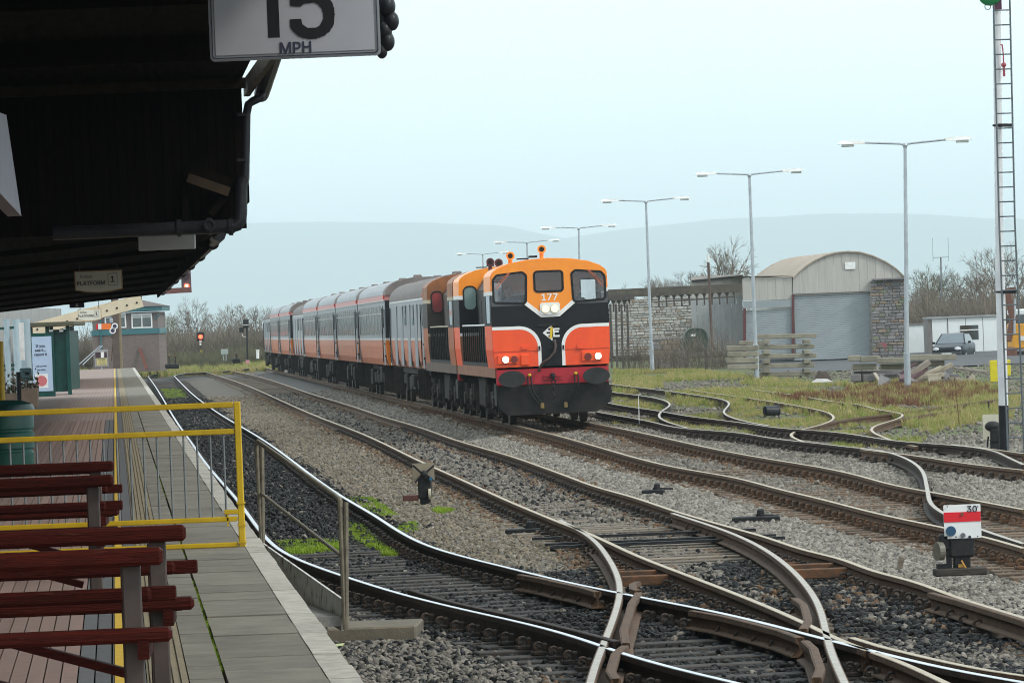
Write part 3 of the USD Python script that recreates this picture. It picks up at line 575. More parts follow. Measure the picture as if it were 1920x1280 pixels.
# moss in the joint between slab and margin
ml = np.array([(cx(y_) - .622 + r4.normal(0, .012), y_) for y_ in np.r_[r4.uniform(24, 33, 340), r4.uniform(36, 43, 150), r4.uniform(50, 64, 120)]])
an = r4.uniform(0, 6.28, len(ml)); cd(instancer('/World/joint_moss', [(tuft(90 + s, 12, 1, .9, .5, .14), moss_m, False) for s in range(3)], np.c_[ml, np.full(len(ml), PLAT - .02)], np.stack([np.cos(an / 2), 0 * an, 0 * an, np.sin(an / 2)], -1), np.repeat(r4.uniform(.014, .026, len(ml))[:, None], 3, 1), r4.integers(0, 3, len(ml))), label='green moss growing in the slab joint of the platform', category='moss', kind='stuff')

# ------------------------------------------------------------------ yellow gate across the platform
yel = mat('yellow_paint', (.62, .40, .006), (.52, .33, .006), .4, 6, rand=.05)
Zf = 37.7; fl = P(-60, 1046, Zf); fb = P(455, 1026, Zf); gb = np.array([fb[0], Zf, PLAT])
GT = Thing('yellow_barrier', 'yellow tubular barrier with grey bars closing off the platform end', 'barrier', gb)
xl, xr = P(-60, 900, Zf)[0], gb[0]
for nm, py, hh in (('top_rail', 758, .042), ('middle_rail', 808, .042), ('lower_rail', 972, .038), ('bottom_rail', 1020, .036)):
    z = P(445, py, Zf)[2]; GT.add(nm, MB().bar((xl, Zf, z), (xr - .03, Zf, z), .04, hh, ch=.006), yel)
zt, zm, zl = P(445, 758, Zf)[2], P(445, 808, Zf)[2], P(445, 972, Zf)[2]
GT.add('post', MB().bar((xr, Zf, PLAT + .0), (xr, Zf, zt + .021), .05, .05, up=(0, 1, 0), ch=.006), yel)
for z in (zl + .12, zl - .05, zl - .18): GT.add('hinge', MB().bar((xr - .032, Zf, z), (xr + .032, Zf, z), .064, .014), yel)
k = 0
x = xr - .115
grey_bar = mat('grey_bar_paint', (.19, .21, .21), (.15, .165, .17), .5, 8)
while x > xl: GT.add('bar', MB().cyl((x, Zf, zl), (x, Zf, zm), .009, 6), grey_bar); x -= .1026
GT.add('latch_box', MB().box((xr - .075, Zf - .01, zl + .055), (.11, .03, .035), ch=.004).box((xr - .105, Zf - .01, zl - .005), (.012, .02, .1)), yel)
# steps down from the platform with handrail
old_pipe = mat('old_green_pipe', (.20, .17, .115), (.12, .10, .07), .6, 14, rand=.0, c3=(.14, .075, .035))
A1, A2 = P(481, 828, 47), P(637, 937, 41.2); B1, B2 = P(491, 1036, 47), P(647, 1180, 41.2)
RP = Thing('access_ramp', 'rusty white plated ramp with tubular handrail beside the platform', 'ramp', B2)
def px_tube(a, b, r): return MB().tube([a, b], r, 8)
sh = P(492, 828, 47) - P(481, 828, 47)
for a, b in ((A1, B1), (A2, B2)):
    RP.add('post', px_tube(a, b, .021), old_pipe, smooth=40); RP.add('post', px_tube(a + sh * .9 + [0, 0, -.02], b + sh * .2, .021), old_pipe, smooth=40)
dA = (A2 - A1); bend = lambda t: A1 + dA * t
RP.add('handrail', MB().tube([A1 + [0, 0, -.08], A1 + [.003, 0, -.02], A1 + dA * .015 + [0, 0, .012], bend(.05) + [0, 0, .012], bend(.95) + [0, 0, .01], A2 + [0, 0, .004], A2 + [.005, 0, -.06]], .023, 8), old_pipe, smooth=50)
RP.add('mid_rail', px_tube(P(490, 925, 47), P(640, 1041, 41.2), .016), old_pipe, smooth=40)
plate_m = mat('flaking_white_plate', (.66, .65, .61), (.54, .52, .47), .6, 7, bump=.3, c3=(.13, .07, .035), lo=.4, hi=.56)
pa, pb, pc, pd = P(492, 1018, 46.7), P(643, 1124, 41.25), P(640, 1182, 41.25), P(500, 1100, 46.7)
nn = np.cross(pb - pa, ZA); nn /= np.linalg.norm(nn)
vv = np.array([pa, pb, pc, pd]); vv = np.vstack([vv, vv - nn * .02])
RP.add('side_plate', MB().add(vv, [(0, 3, 2, 1), (4, 5, 6, 7), (0, 1, 5, 4), (1, 2, 6, 5), (2, 3, 7, 6), (3, 0, 4, 7)]), plate_m)
wv = np.array([pa - [.0, 0, .06], pb - [.0, 0, .06]]); lf = np.array([-.36, 0, 0])
RP.add('walkway', MB().add(np.vstack([wv * [1, 1, 0] + [0, 0, .1] - nn * .022, wv * [1, 1, 0] + [0, 0, .1] - nn * .022 + lf, wv * [1, 1, 0] + [0, 0, .02] - nn * .022, wv * [1, 1, 0] + [0, 0, .02] - nn * .022 + lf]), [(0, 1, 3, 2), (4, 6, 7, 5), (0, 4, 5, 1), (2, 3, 7, 6), (0, 2, 6, 4), (1, 5, 7, 3)]), concrete)
pp = G(702, 1183, -.12)
single('concrete_pad', MB().box((pp[0], pp[1] + .3, -.15), (.78, 1.0, .16), -.05, ch=.015), mat('brown_concrete', (.17, .14, .10), (.11, .095, .07), .9, 5, bump=.5), 'brown concrete pad at the foot of the ramp handrail', 'concrete pad')
# ------------------------------------------------------------------ benches
bw = mat('dark_red_brown_wood', (.058, .0075, .004), (.032, .005, .003), .6, 5, stretch=(1, 14, 14), bump=.6, bscale=14, rand=.18, c3=(.085, .022, .013), hi=.62, spec=.08)
bp = mat('grey_brown_post', (.07, .045, .035), (.045, .03, .026), .6, 6)
def bench(Z, X, n, label):
    B = Thing('slatted_bench', label, 'bench', (X, Z, PLAT), math.atan(.081) * .55, 'wooden benches on the platform')
    L = 2.1
    def plank(nm, z, y_, x1, h, d):
        B.add(nm, MB().box((x1 - L / 2, y_, z), (L, d, h), ch=.014), bw, local=True)
    plank('back_rail', .765, 0, 0, .07, .11); plank('back_slat', .735, .5, -.16, .06, .10)
    plank('seat_slat', .455, -.02, .025, .055, .13); plank('seat_slat', .44, .16, -.02, .05, .13); plank('back_slat', .60, .26, -.06, .06, .04)
    for x_ in (-.13, -1.95):
        B.add('leg', MB().bar((x_, .06, 0), (x_, .06, .73), .075, .07, up=(0, 1, 0), ch=.006), bp, local=True)
        B.add('leg', MB().bar((x_ - .02, .44, 0), (x_ - .02, .44, .71), .075, .07, up=(0, 1, 0), ch=.006), bp, local=True)
        B.add('cross_bearer', MB().bar((x_ + .04, -.08, .40), (x_ + .04, .5, .40), .045, .08), bw, local=True)
    B.add('brace', MB().bar((-.22, .2, .12), (-1.2, .2, .42), .04, .09, up=(0, 1, 0)), bw, local=True)
    B.add('bracket', MB().box((-.07, .3, .60), (.22, .05, .06), ch=.006), bw, local=True)
    return B
bench(19.5, -1.42, 0, 'nearest red brown slatted bench at the bottom left corner')
bench(21.7, -1.475, 1, 'red brown bench standing directly behind the nearest one')
bench(30.2, -2.485, 2, 'red brown bench in front of the yellow barrier, middle of the far pair')
bench(33.6, -2.757, 3, 'farthest red brown bench, close under the yellow barrier')
# ------------------------------------------------------------------ bin, planter, things on the platform
gb_m = mat('green_bin_plastic', (.006, .085, .06), (.004, .055, .042), .4, 4)
bc = GP(12, 884); bc = np.array([P(12, 884, 62)[0], 62, PLAT])
BN = Thing('litter_bin', 'green barrel shaped litter bin behind the yellow barrier', 'bin', bc)
BN.add('body', MB().lathe([(.30, 0), (.34, .02), (.36, .1), (.365, .25), (.345, .27), (.345, .29), (.37, .31), (.372, .5), (.35, .52), (.35, .54), (.375, .56), (.375, .74), (.36, .78)], (0, 0, 0), 28), gb_m, local=True, smooth=35)
BN.add('lid', MB().lathe([(.385, .765), (.39, .80), (.36, .86), (.25, .90), (.12, .915), (0, .92)], (0, 0, 0), 28), mat('dark_green_lid', (.004, .05, .04), (.003, .03, .025), .35, 4), local=True, smooth=35)
def pot(px0, px1, py_top, py_bot, Z, label, seed):
    a, b = P(px0, py_bot, Z), P(px1, py_bot, Z); c = (a + b) / 2; w = b[0] - a[0]; h = P(px0, py_top, Z)[2] - PLAT
    t = Thing('flower_planter', label, 'planter', (c[0], Z, PLAT), 0, 'beige planters by the shelter')
    t.add('tub', MB().add(np.array([(-w * .42, -w * .42, 0), (w * .42, -w * .42, 0), (w * .42, w * .42, 0), (-w * .42, w * .42, 0), (-w * .5, -w * .5, h), (w * .5, -w * .5, h), (w * .5, w * .5, h), (-w * .5, w * .5, h)]), [(3, 2, 1, 0), (4, 5, 6, 7), (0, 1, 5, 4), (1, 2, 6, 5), (2, 3, 7, 6), (3, 0, 4, 7)]), mat('beige_planter', (.42, .30, .22), (.33, .24, .18), .85, 5), local=True)
    r = np.random.default_rng(seed); mb = MB(); fm = MB()
    for _ in range(140):
        p = np.array([r.uniform(-w * .5, w * .5), r.uniform(-w * .5, w * .5), h + abs(r.normal(0, .16))]); d = r.normal(size=3); d /= np.linalg.norm(d); e = np.cross(d, r.normal(size=3)); e /= np.linalg.norm(e)
        (mb if r.uniform() < .72 else fm).add([p - d * .06, p + e * .03, p + d * .06, p - e * .03], [(0, 1, 2), (0, 2, 3)])
    t.add('foliage', mb, mat('planter_leaves', (.05, .09, .02), (.09, .05, .03), .6, 20), local=True); t.add('flowers', fm, mat('pale_flowers', (.5, .42, .34), (.35, .25, .2), .6, 30), local=True)
pot(8, 38, 737, 764, 122, 'left beige planter beneath the pale canopy columns', 1); pot(40, 73, 728, 762, 124, 'right larger beige planter with drooping leaves', 2)
pc_ = P(4, 760, 100); YP = single('yellow_post', MB().cyl((pc_[0], 100, PLAT), (pc_[0], 100, P(4, 640, 100)[2]), .07, 12), yel, 'plain yellow post at the left picture edge above the bin', 'post', smooth=40)
# green waiting shelter with information poster
gs = mat('dark_green_shelter', (.004, .06, .05), (.003, .04, .035), .4, 4)
Zs = 150
SH = Thing('platform_shelter', 'dark green waiting shelter with flat roof beside the columns', 'shelter', (P(100, 742, Zs)[0], Zs, PLAT))
x0, x1 = P(61, 700, Zs)[0], P(130, 700, Zs)[0]; zt_ = P(95, 612, Zs)[2]
for x_ in (x0, x0 + .5, x1 - .5, x1): SH.add('post', MB().bar((x_, Zs, PLAT), (x_, Zs, zt_), .11, .11, up=(0, 1, 0)), gs)
SH.add('end_panel', MB().box(((x0 + x1) / 2 + .2, Zs + .08, (PLAT + zt_) / 2), (x1 - x0 - .5, .03, zt_ - PLAT - .2)), gs)
SH.add('side_panel', MB().box((x1 + .02, Zs + 1.6, (PLAT + zt_) / 2), (.05, 3.0, zt_ - PLAT - .3)), gs); SH.add('roof', MB().box(((x0 + x1) / 2, Zs + 1.5, zt_ + .07), (x1 - x0 + .5, 3.8, .13), ch=.02), mat('shelter_roof', (.10, .095, .05), (.06, .06, .04), .7, 4))
for px_ in (96, 115): q_ = P(px_, 620, Zs - .1); SH.add('roof_lamp', MB().box(q_, (.12, .1, .06)), white_paint)
Zp = 147; PB = Thing('poster_board', 'pale blue poster with dark writing and red disc in green frame', 'poster', (P(78, 740, Zp)[0], Zp, PLAT))
pb0, pb1 = P(63, 734, Zp), P(96, 630, Zp); w_, h_ = pb1[0] - pb0[0], pb1[2] - pb0[2]; c_ = (pb0 + pb1) / 2
PB.add('frame', MB().box(c_ + [0, .03, -.1], (w_ + .12, .05, h_ + .4)), gs); PB.add('sheet', MB().box(c_ + [0, 0, 0], (w_, .012, h_)), mat('pale_poster_paper', (.42, .52, .66), (.36, .46, .60), .5, 2))
ink = mat('dark_ink', (.02, .025, .05), (.02, .02, .04), .6, 3)
tb = MB()
for i, (tx, dz, hh) in enumerate((('If you', .36, .10), ('see it...', .27, .10), ('report it', .18, .10), ('call us now', -.06, .06), ('any time', -.14, .06))): tb.text(tx, hh * .75, c_ + [-.04, -.009, h_ * dz * .85], bold=True)
PB.add('lettering', tb, ink)
PB.add('red_disc', MB().cyl(c_ + [-.04, -.008, -h_ * .31], c_ + [-.04, -.012, -h_ * .31], .16, 20), mat('poster_red', (.55, .16, .17), (.5, .13, .14), .5, 3)); PB.add('disc_border', MB().box(c_ + [-.04, -.0065, -h_ * .31], (.38, .004, .42)), white_paint)
q_ = P(50, 742, 135); TM = Thing('ticket_machine', 'small teal grey box on a pale post in front of the poster', 'machine', (q_[0], 135, PLAT))
TM.add('box', MB().box((q_[0], 135, P(50, 702, 135)[2]), (.32, .25, .36), ch=.03), mat('teal_grey_box', (.10, .2, .22), (.08, .16, .18), .4, 4)); TM.add('stand', MB().cyl((q_[0], 135, PLAT), (q_[0], 135, P(50, 714, 135)[2]), .06, 10), galv); TM.add('slot', MB().box((q_[0] + .05, 134.86, P(50, 700, 135)[2]), (.1, .03, .08)), black_paint)
q_ = GP(140, 729); BO = single('bollard', MB().cyl((q_[0], q_[1], PLAT), (q_[0], q_[1], P(140, 696, q_[1])[2]), .065, 12), black_paint, 'black bollard on the platform just beyond the shelter', 'bollard', smooth=40)
q_ = P(36, 745, 118); single('black_post', MB().cyl((q_[0], 118, PLAT), (q_[0], 118, P(36, 697, 118)[2]), .055, 12), black_paint, 'short black post between the two beige planters', 'post', smooth=40)

# ------------------------------------------------------------------ station canopies
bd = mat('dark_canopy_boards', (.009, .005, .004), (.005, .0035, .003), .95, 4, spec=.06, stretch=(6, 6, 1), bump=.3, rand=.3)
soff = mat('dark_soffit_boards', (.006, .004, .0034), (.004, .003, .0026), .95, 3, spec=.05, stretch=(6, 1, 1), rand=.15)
pipe_m = mat('black_pipe', (.012, .012, .016), (.02, .02, .022), .35, 5)
CA = Thing('station_canopy', 'dark timber platform canopy with boarded end screen and black drainpipe overhead', 'canopy', (cx(48) - 2.6, 48, PLAT))
ys = 48.0
zs0, zs1 = P(455, 432, ys)[2], P(455, 162, ys)[2]
xr_ = P(456, 240, ys)[0]
bwid, k = .088, 0
while k < 62:                                            # boards of the end screen
    x_ = xr_ - (k + .5) * bwid; zlow = zs0 + .02 + (.16 if 1 <= k <= 5 else 0) * 0
    CA.add('screen_board', MB().box((x_, ys + (k % 2) * .006, (zlow + zs1) / 2), (bwid - .006, .025, zs1 - zlow)), bd); k += 1
CA.add('screen_backing', MB().box((xr_ - 2.76, ys + .03, (zs0 + zs1) / 2 + .02), (5.44, .015, zs1 - zs0 - .06)), mat('screen_black', (.012, .01, .009), (.008, .007, .006), .9, 3))
CA.add('screen_sill', MB().bar((xr_ - 5.5, ys - .04, zs1 + .03), (xr_ + .04, ys - .04, zs1 + .03), .12, .10), mat('canopy_trim', (.025, .016, .011), (.018, .011, .008), .7, 3))
def slab(o0, z0, o1, z1, y0, y1, th):                    # roof plane between two edges (offset to the left of the platform edge, height)
    v = []
    for y_ in (y0, y1):
        for o, z in ((o0, z0), (o1, z1)): v += [(cx(y_) - o, y_, z), (cx(y_) - o, y_, z + th)]
    return MB().add(v, [(0, 1, 3, 2), (4, 6, 7, 5), (0, 4, 5, 1), (2, 3, 7, 6), (0, 2, 6, 4), (1, 5, 7, 3)])
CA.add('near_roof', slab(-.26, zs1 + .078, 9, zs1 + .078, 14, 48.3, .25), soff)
for i, yy in enumerate((27, 34, 41)): CA.add('roof_beam', MB().bar((cx(yy) - 8, yy, zs1 - .02), (cx(yy) + .2, yy, zs1 - .02), .12, .22), bd)
e0, e1 = P(512, 112, 46.5), P(490, 178, 48.4)
CA.add('eaves_gutter', MB().tube([e0 + (e0 - e1) * 4, e0, e1], .075, 10), pipe_m); CA.add('eaves_board', MB().bar(P(500, 113, 46.5) + (P(500, 113, 46.5) - P(462, 166, 48.4)) * 3, P(462, 166, 48.4), .06, .16), mat('pale_eaves', (.16, .14, .10), (.09, .08, .06), .8, 8))
dp = [P(490, 178, 47.9), P(489, 183, 47.85), P(474, 190, 47.85), P(466, 196, 47.85), P(462, 215, 47.85), P(460, 335, 47.85), P(458, 338, 47.8)]
CA.add('downpipe', MB().tube(dp, .042, 10), pipe_m, smooth=50)
CA.add('downpipe_shoe', MB().tube([P(458, 332, 47.8), P(452, 345, 47.8), P(451, 400, 47.8), P(450, 412, 47.8), P(444, 421, 47.8), P(434, 424, 47.8), P(270, 431, 47.8), P(100, 438, 47.8)], [.055, .062, .065, .066, .068, .068, .066, .066], 10), pipe_m, smooth=50)
for px_, py_ in ((393, 424), (336, 428), (433, 425)): q_ = P(px_, py_, 47.8); CA.add('pipe_collar', MB().cyl(q_ - [.02, 0, 0], q_ + [.02, 0, 0], .085, 12), pipe_m)
q_ = P(393, 422, 47.7); CA.add('inspection_cap', MB().cyl(q_, q_ + [0, -.06, 0], .065, 12).torus(q_ + [0, -.06, 0], .045, .012, (0, 1, 0)), pipe_m)
for py_ in (215, 300): a, b = P(445, py_, 47.8), P(462, py_, 47.8); CA.add('pipe_clip', MB().bar(a, b, .03, .03), pipe_m)
CA.add('brace', MB().bar(P(348, 318, 47.85), P(447, 352, 47.85), .05, .13), bd); CA.add('brace', MB().bar(P(352, 333, 47.8), P(430, 360, 47.8), .05, .09), mat('brown_brace', (.045, .028, .016), (.03, .02, .012), .7, 6)); CA.add('brace', MB().bar(P(395, 402, 47.85), P(430, 360, 47.85), .05, .07), bd)
CA.add('brace_post', MB().bar(P(348, 316, 47.88), P(348, 425, 47.88), .05, .06, up=(0, 1, 0)), bd); CA.add('hanger', MB().bar(P(427, 360, 47.9), P(427, 425, 47.9), .05, .09, up=(0, 1, 0)), bd)
zf = 3.80
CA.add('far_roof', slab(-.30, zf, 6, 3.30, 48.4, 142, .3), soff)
for i, yy in enumerate((58, 68, 78, 88, 98, 110, 124, 138)):
    CA.add('roof_beam', MB().bar((cx(yy) - 6, yy, 3.285), (cx(yy) + .1, yy, 3.745), .1, .06), bd)
    CA.add('gutter_bracket', MB().bar((cx(yy) + .1, yy, zf - .02), (cx(yy) + .36, yy, zf - .05), .08, .1).ball((cx(yy) + .33, yy, zf - .03), .09, 1), pipe_m)
CA.add('far_gutter', MB().tube([(cx(yy) + .33, yy, zf + .02) for yy in (64, 90, 116, 142)], .1, 8), pipe_m)
CA.add('valance', MB().add([(cx(66) + .24, 66, zf - .14), (cx(142) + .24, 142, zf - .14), (cx(142) + .24, 142, zf + .06), (cx(66) + .24, 66, zf + .06), (cx(66) + .2, 66, zf - .14), (cx(142) + .2, 142, zf - .14), (cx(142) + .2, 142, zf + .06), (cx(66) + .2, 66, zf + .06)], [(0, 1, 2, 3), (5, 4, 7, 6), (0, 4, 5, 1), (2, 6, 7, 3), (0, 3, 7, 4), (1, 5, 6, 2)]), bd)
for yy in (62, 84, 106, 128): CA.add('column', MB().cyl((cx(yy) - 4.6, yy, PLAT), (cx(yy) - 4.6, yy, 3.42), .09, 12), mat('dark_column', (.05, .055, .05), (.04, .04, .038), .5, 3))
CA.add('back_wall', MB().bar((cx(12) - 9, 12, 3), (cx(112) - 9, 112, 3), .3, 5.4), mat('unseen_station_wall', (.10, .09, .08), (.08, .07, .06), .9, 2))  # wall out of view to the left, placed to darken the benches under the canopy
CA.add('fascia_panel', MB().add(np.array([P(-30, 200, 30), P(12, 216, 33), P(40, 405, 36), P(-30, 330, 30)] + [P(-30, 200, 30) + [-.1, 0, 0], P(12, 216, 33) + [-.1, 0, 0], P(40, 405, 36) + [-.1, 0, 0], P(-30, 330, 30) + [-.1, 0, 0]]), [(0, 3, 2, 1), (4, 5, 6, 7), (0, 1, 5, 4), (1, 2, 6, 5), (2, 3, 7, 6), (3, 0, 4, 7)]), mat('grey_fascia', (.30, .29, .33), (.22, .21, .25), .7, 4, stretch=(8, 8, 1)))

def hang_sign(name, label, px0, px1, py0, py1, Z, edge_m, face_m, lines, r_=0.0, group=None, num=None, curved=False, cat='sign'):
    a, b = P((px0 + px1) / 2, py1, Z), None; c = P((px0 + px1) / 2, (py0 + py1) / 2, Z); w = (px1 - px0) / F * Z; h = (py1 - py0) / F * Z
    t = Thing(name, label, cat, c, 0, group)
    pg = sbox(-w / 2, -h / 2, w / 2, h / 2)
    if curved: pg = unary_union([pg, Polygon([(-w / 2, -h / 2), (-w * .25, -h * .62), (0, -h * .66), (w * .25, -h * .62), (w / 2, -h / 2)])])
    rr = pg.buffer(-r_).buffer(r_) if r_ else pg
    t.add('board', MB().poly(rr, c + [0, .03, 0], XA, ZA, .03), edge_m); t.add('face', MB().poly(rr.buffer(-h * .05), c - [0, .001, 0], XA, ZA, .004), face_m)
    lm = MB()
    for tx, fx, fz, hh, bold in lines: lm.text(tx, hh * h, c + [fx * w, -.007, fz * h], bold=bold)
    if lines: t.add('lettering', lm, ink if num is None else num)
    return t, c, w, h
s15, c15, w15, h15 = hang_sign('speed_limit_sign', 'white speed limit sign reading 15 MPH hung under the canopy', 390, 710, -108, 110, 30, mat('sign_edge', (.25, .25, .26), (.2, .2, .2), .5, 3), mat('sign_white', (.36, .35, .37), (.32, .31, .33), .5, 2), [('MPH', .003, -.452, .092, True)], .03)
hd = .56 * h15; dg = MB()
dg.poly(Polygon([(-.30 * hd, 0), (-.12 * hd, 0), (-.12 * hd, hd), (-.26 * hd, hd), (-.32 * hd, .86 * hd), (-.52 * hd, .78 * hd), (-.52 * hd, .64 * hd), (-.30 * hd, .70 * hd)]), c15 + [-.041 * w15, -.004, -.315 * h15], XA, ZA, .003)
dg.text('5', hd, c15 + [.11 * w15, -.007, -.315 * h15], bold=True)
s15.add('digits', dg, mat('sign_black', (.012, .012, .014), (.01, .01, .012), .5, 3)); s15.add('border', MB().poly(sbox(-w15 * .487, -h15 * .48, w15 * .487, h15 * .48).buffer(-.02).buffer(.02).difference(sbox(-w15 * .481, -h15 * .471, w15 * .481, h15 * .471).buffer(-.02).buffer(.02)), c15 - [0, .005, 0], XA, ZA, .003), ink)
for dx in (-.35, .35): s15.add('hanger', MB().bar(c15 + [dx * w15, .02, h15 / 2], c15 + [dx * w15, .02, h15 / 2 + .6], .04, .03, up=(0, 1, 0)), pipe_m)
q_ = [P(727, 12, 31), P(735, 40, 31), P(722, 58, 31), P(727, 78, 31), P(716, 96, 31)]
sb_ = Thing('gutter_bracket', 'dark scalloped iron bracket poking out right of the speed sign', 'bracket', q_[0])
for i, (q__, rr) in enumerate(zip(q_, (.055, .05, .05, .05, .04))): sb_.add('lobe', MB().ball(q__, rr, 2, (.9, 1.2, 1.25)), pipe_m, smooth=True)
sb_.add('stem', MB().bar(P(718, -60, 31.05), P(715, 92, 31.05), .05, .05, up=(0, 1, 0)), pipe_m)
pl_face = mat('sign_cream', (.62, .60, .50), (.55, .53, .44), .5, 3)
for (px0, px1, py0, py1, Z, lab) in ((140, 229, 507, 543, 74, 'cream hanging sign Ardan PLATFORM 1 under the dark canopy'), (146, 190, 579, 599, 161, 'smaller white hanging sign Ardan PLATFORM 1 beyond the first canopy')):
    t, c, w, h = hang_sign('platform_sign', lab, px0, px1, py0, py1, Z, mat('sign_ochre_edge', (.45, .27, .10), (.38, .2, .07), .5, 3), pl_face, [('Ardan', -.26, .12, .17, False), ('PLATFORM', -.16, -.24, .20, True)], 0, None, None, True)
    t.add('number', MB().text('1', .3 * h, c + [.30 * w, -.008, -.13 * h], bold=True), ink); t.add('number_border', MB().poly(sbox(.2 * w, -.3 * h, .4 * w, .33 * h).difference(sbox(.207 * w, -.28 * h, .393 * w, .31 * h)), c - [0, .005, 0], XA, ZA, .003), ink)
    for dx in (-.4, .4): t.add('hanger', MB().cyl(c + [dx * w, .02, h / 2], c + [dx * w, .02, h / 2 + .35], .012, 6), pipe_m)
t, c, w, h = hang_sign('number_sign', 'small navy number 1 sign with white border above the cream fascia', 130, 158, 562, 577, 140, white_paint, mat('navy', (.01, .015, .06), (.01, .012, .05), .4, 3), [], 0)
t.add('number', MB().text('1', .6 * h, c + [0, -.008, -.3 * h], bold=True), white_paint)
c = P(313, 454, 52); BX = Thing('light_box', 'plain white rectangular box under the canopy edge', 'light', c); w, h = 107 / F * 52, 29 / F * 52
BX.add('housing', MB().box(c, (w, .12, h), ch=.01), mat('dull_white', (.42, .41, .40), (.36, .35, .34), .6, 3)); BX.add('support', MB().bar(c + [.05, .02, h / 2], c + [.05, .02, h / 2 + .2], .05, .05, up=(0, 1, 0)), pipe_m)
# far canopy with cream fascia
C2 = Thing('station_canopy', 'farther platform canopy with cream sloping fascia above pale columns', 'canopy', (P(100, 740, 165)[0], 165, PLAT))
f0, f1 = P(42, 622, 165), P(266, 562, 165)
C2.add('fascia', MB().bar(f0 + [0, 0, -.02], f1 + [0, 0, -.02], .06, .44), mat('cream_fascia', (.62, .53, .38), (.54, .45, .32), .6, 2))
for i in range(12): q_ = f0 + (f1 - f0) * (i + .5) / 12; C2.add('fascia_stud', MB().cyl(q_ + [0, -.03, -.05], q_ + [0, -.05, -.05], .035, 8), pipe_m)
back = np.array([-.081 * 45, 45, 0]); tw = np.array([0, 0, .03])
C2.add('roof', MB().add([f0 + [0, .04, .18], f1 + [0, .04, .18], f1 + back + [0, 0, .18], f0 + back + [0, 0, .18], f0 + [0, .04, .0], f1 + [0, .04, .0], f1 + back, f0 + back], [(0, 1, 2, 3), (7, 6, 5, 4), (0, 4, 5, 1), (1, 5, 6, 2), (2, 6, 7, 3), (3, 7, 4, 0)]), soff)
for i in range(6): o_ = back * (i + .2) / 6; C2.add('roof_beam', MB().bar(f0 + o_ - [0, 0, .03], f1 + o_ - [.1, 0, .03], .12, .1), bd)
pale_col = mat('pale_blue_column', (.34, .42, .45), (.28, .36, .40), .5, 2)
for px_, pw, Z in ((17, 12, 150), (35, 15, 160), (51, 20, 145), (138, 10, 200)):
    q_ = P(px_, 720, Z); C2.add('column', MB().cyl((q_[0], Z, PLAT), (q_[0], Z, P(px_, 598 if px_ < 100 else 600, Z)[2]), pw / F * Z / 2, 14), pale_col, smooth=40)
q_ = P(41, 600, 144); C2.add('notice', MB().box(P(41, 640, 144), (.14, .04, 1.1)), white_paint)
C2.add('cross_rail', MB().bar(P(0, 616, 150), P(26, 614, 150), .08, .08).bar(P(3, 686, 150), P(27, 684, 150), .08, .08).bar(P(3, 694, 150), P(27, 692, 150), .08, .08), gs)
C2.add('back_wall', MB().box((P(-40, 660, 175)[0] - 1.2, 190, 2.2), (2.0, 40, 3.4)), mat('pale_render_wall', (.36, .36, .34), (.3, .3, .29), .8, 1))
# ------------------------------------------------------------------ the train
TRZ = math.atan(.076)
def train_at(y): return np.array([0.92 - 0.076 * (y - 112), y, float(zr(0.92 - 0.076 * (y - 112), y))])
def tint(c, k, warm=0): return tuple(min(1, x * k) for x in c)
gl_dark = mat('dark_window_glass', (.02, .028, .032), (.03, .036, .04), .06, 2, spec=.9)
gl_cab = glass('cab_window_glass', clear=.92)
under_m = mat('grimy_underframe', (.035, .028, .022), (.02, .018, .016), .75, 6, bump=.5, c3=(.07, .04, .022))
tyre_m = mat('wheel_steel', (.05, .042, .036), (.03, .027, .025), .5, 8, metal=.3)
rubber = mat('black_rubber', (.012, .012, .012), (.02, .02, .02), .6, 8)
lamp_white = mat('lit_headlamp', (.9, .9, .85), (.9, .9, .85), .3, 1, emit=((1, .97, .88), 6.0)); lamp_yel = mat('headlamp_glass', (.85, .75, .42), (.8, .68, .35), .15, 2, emit=((1, .85, .5), .8)); lamp_red = mat('tail_lamp_red', (.18, .012, .015), (.14, .01, .012), .15, 3)
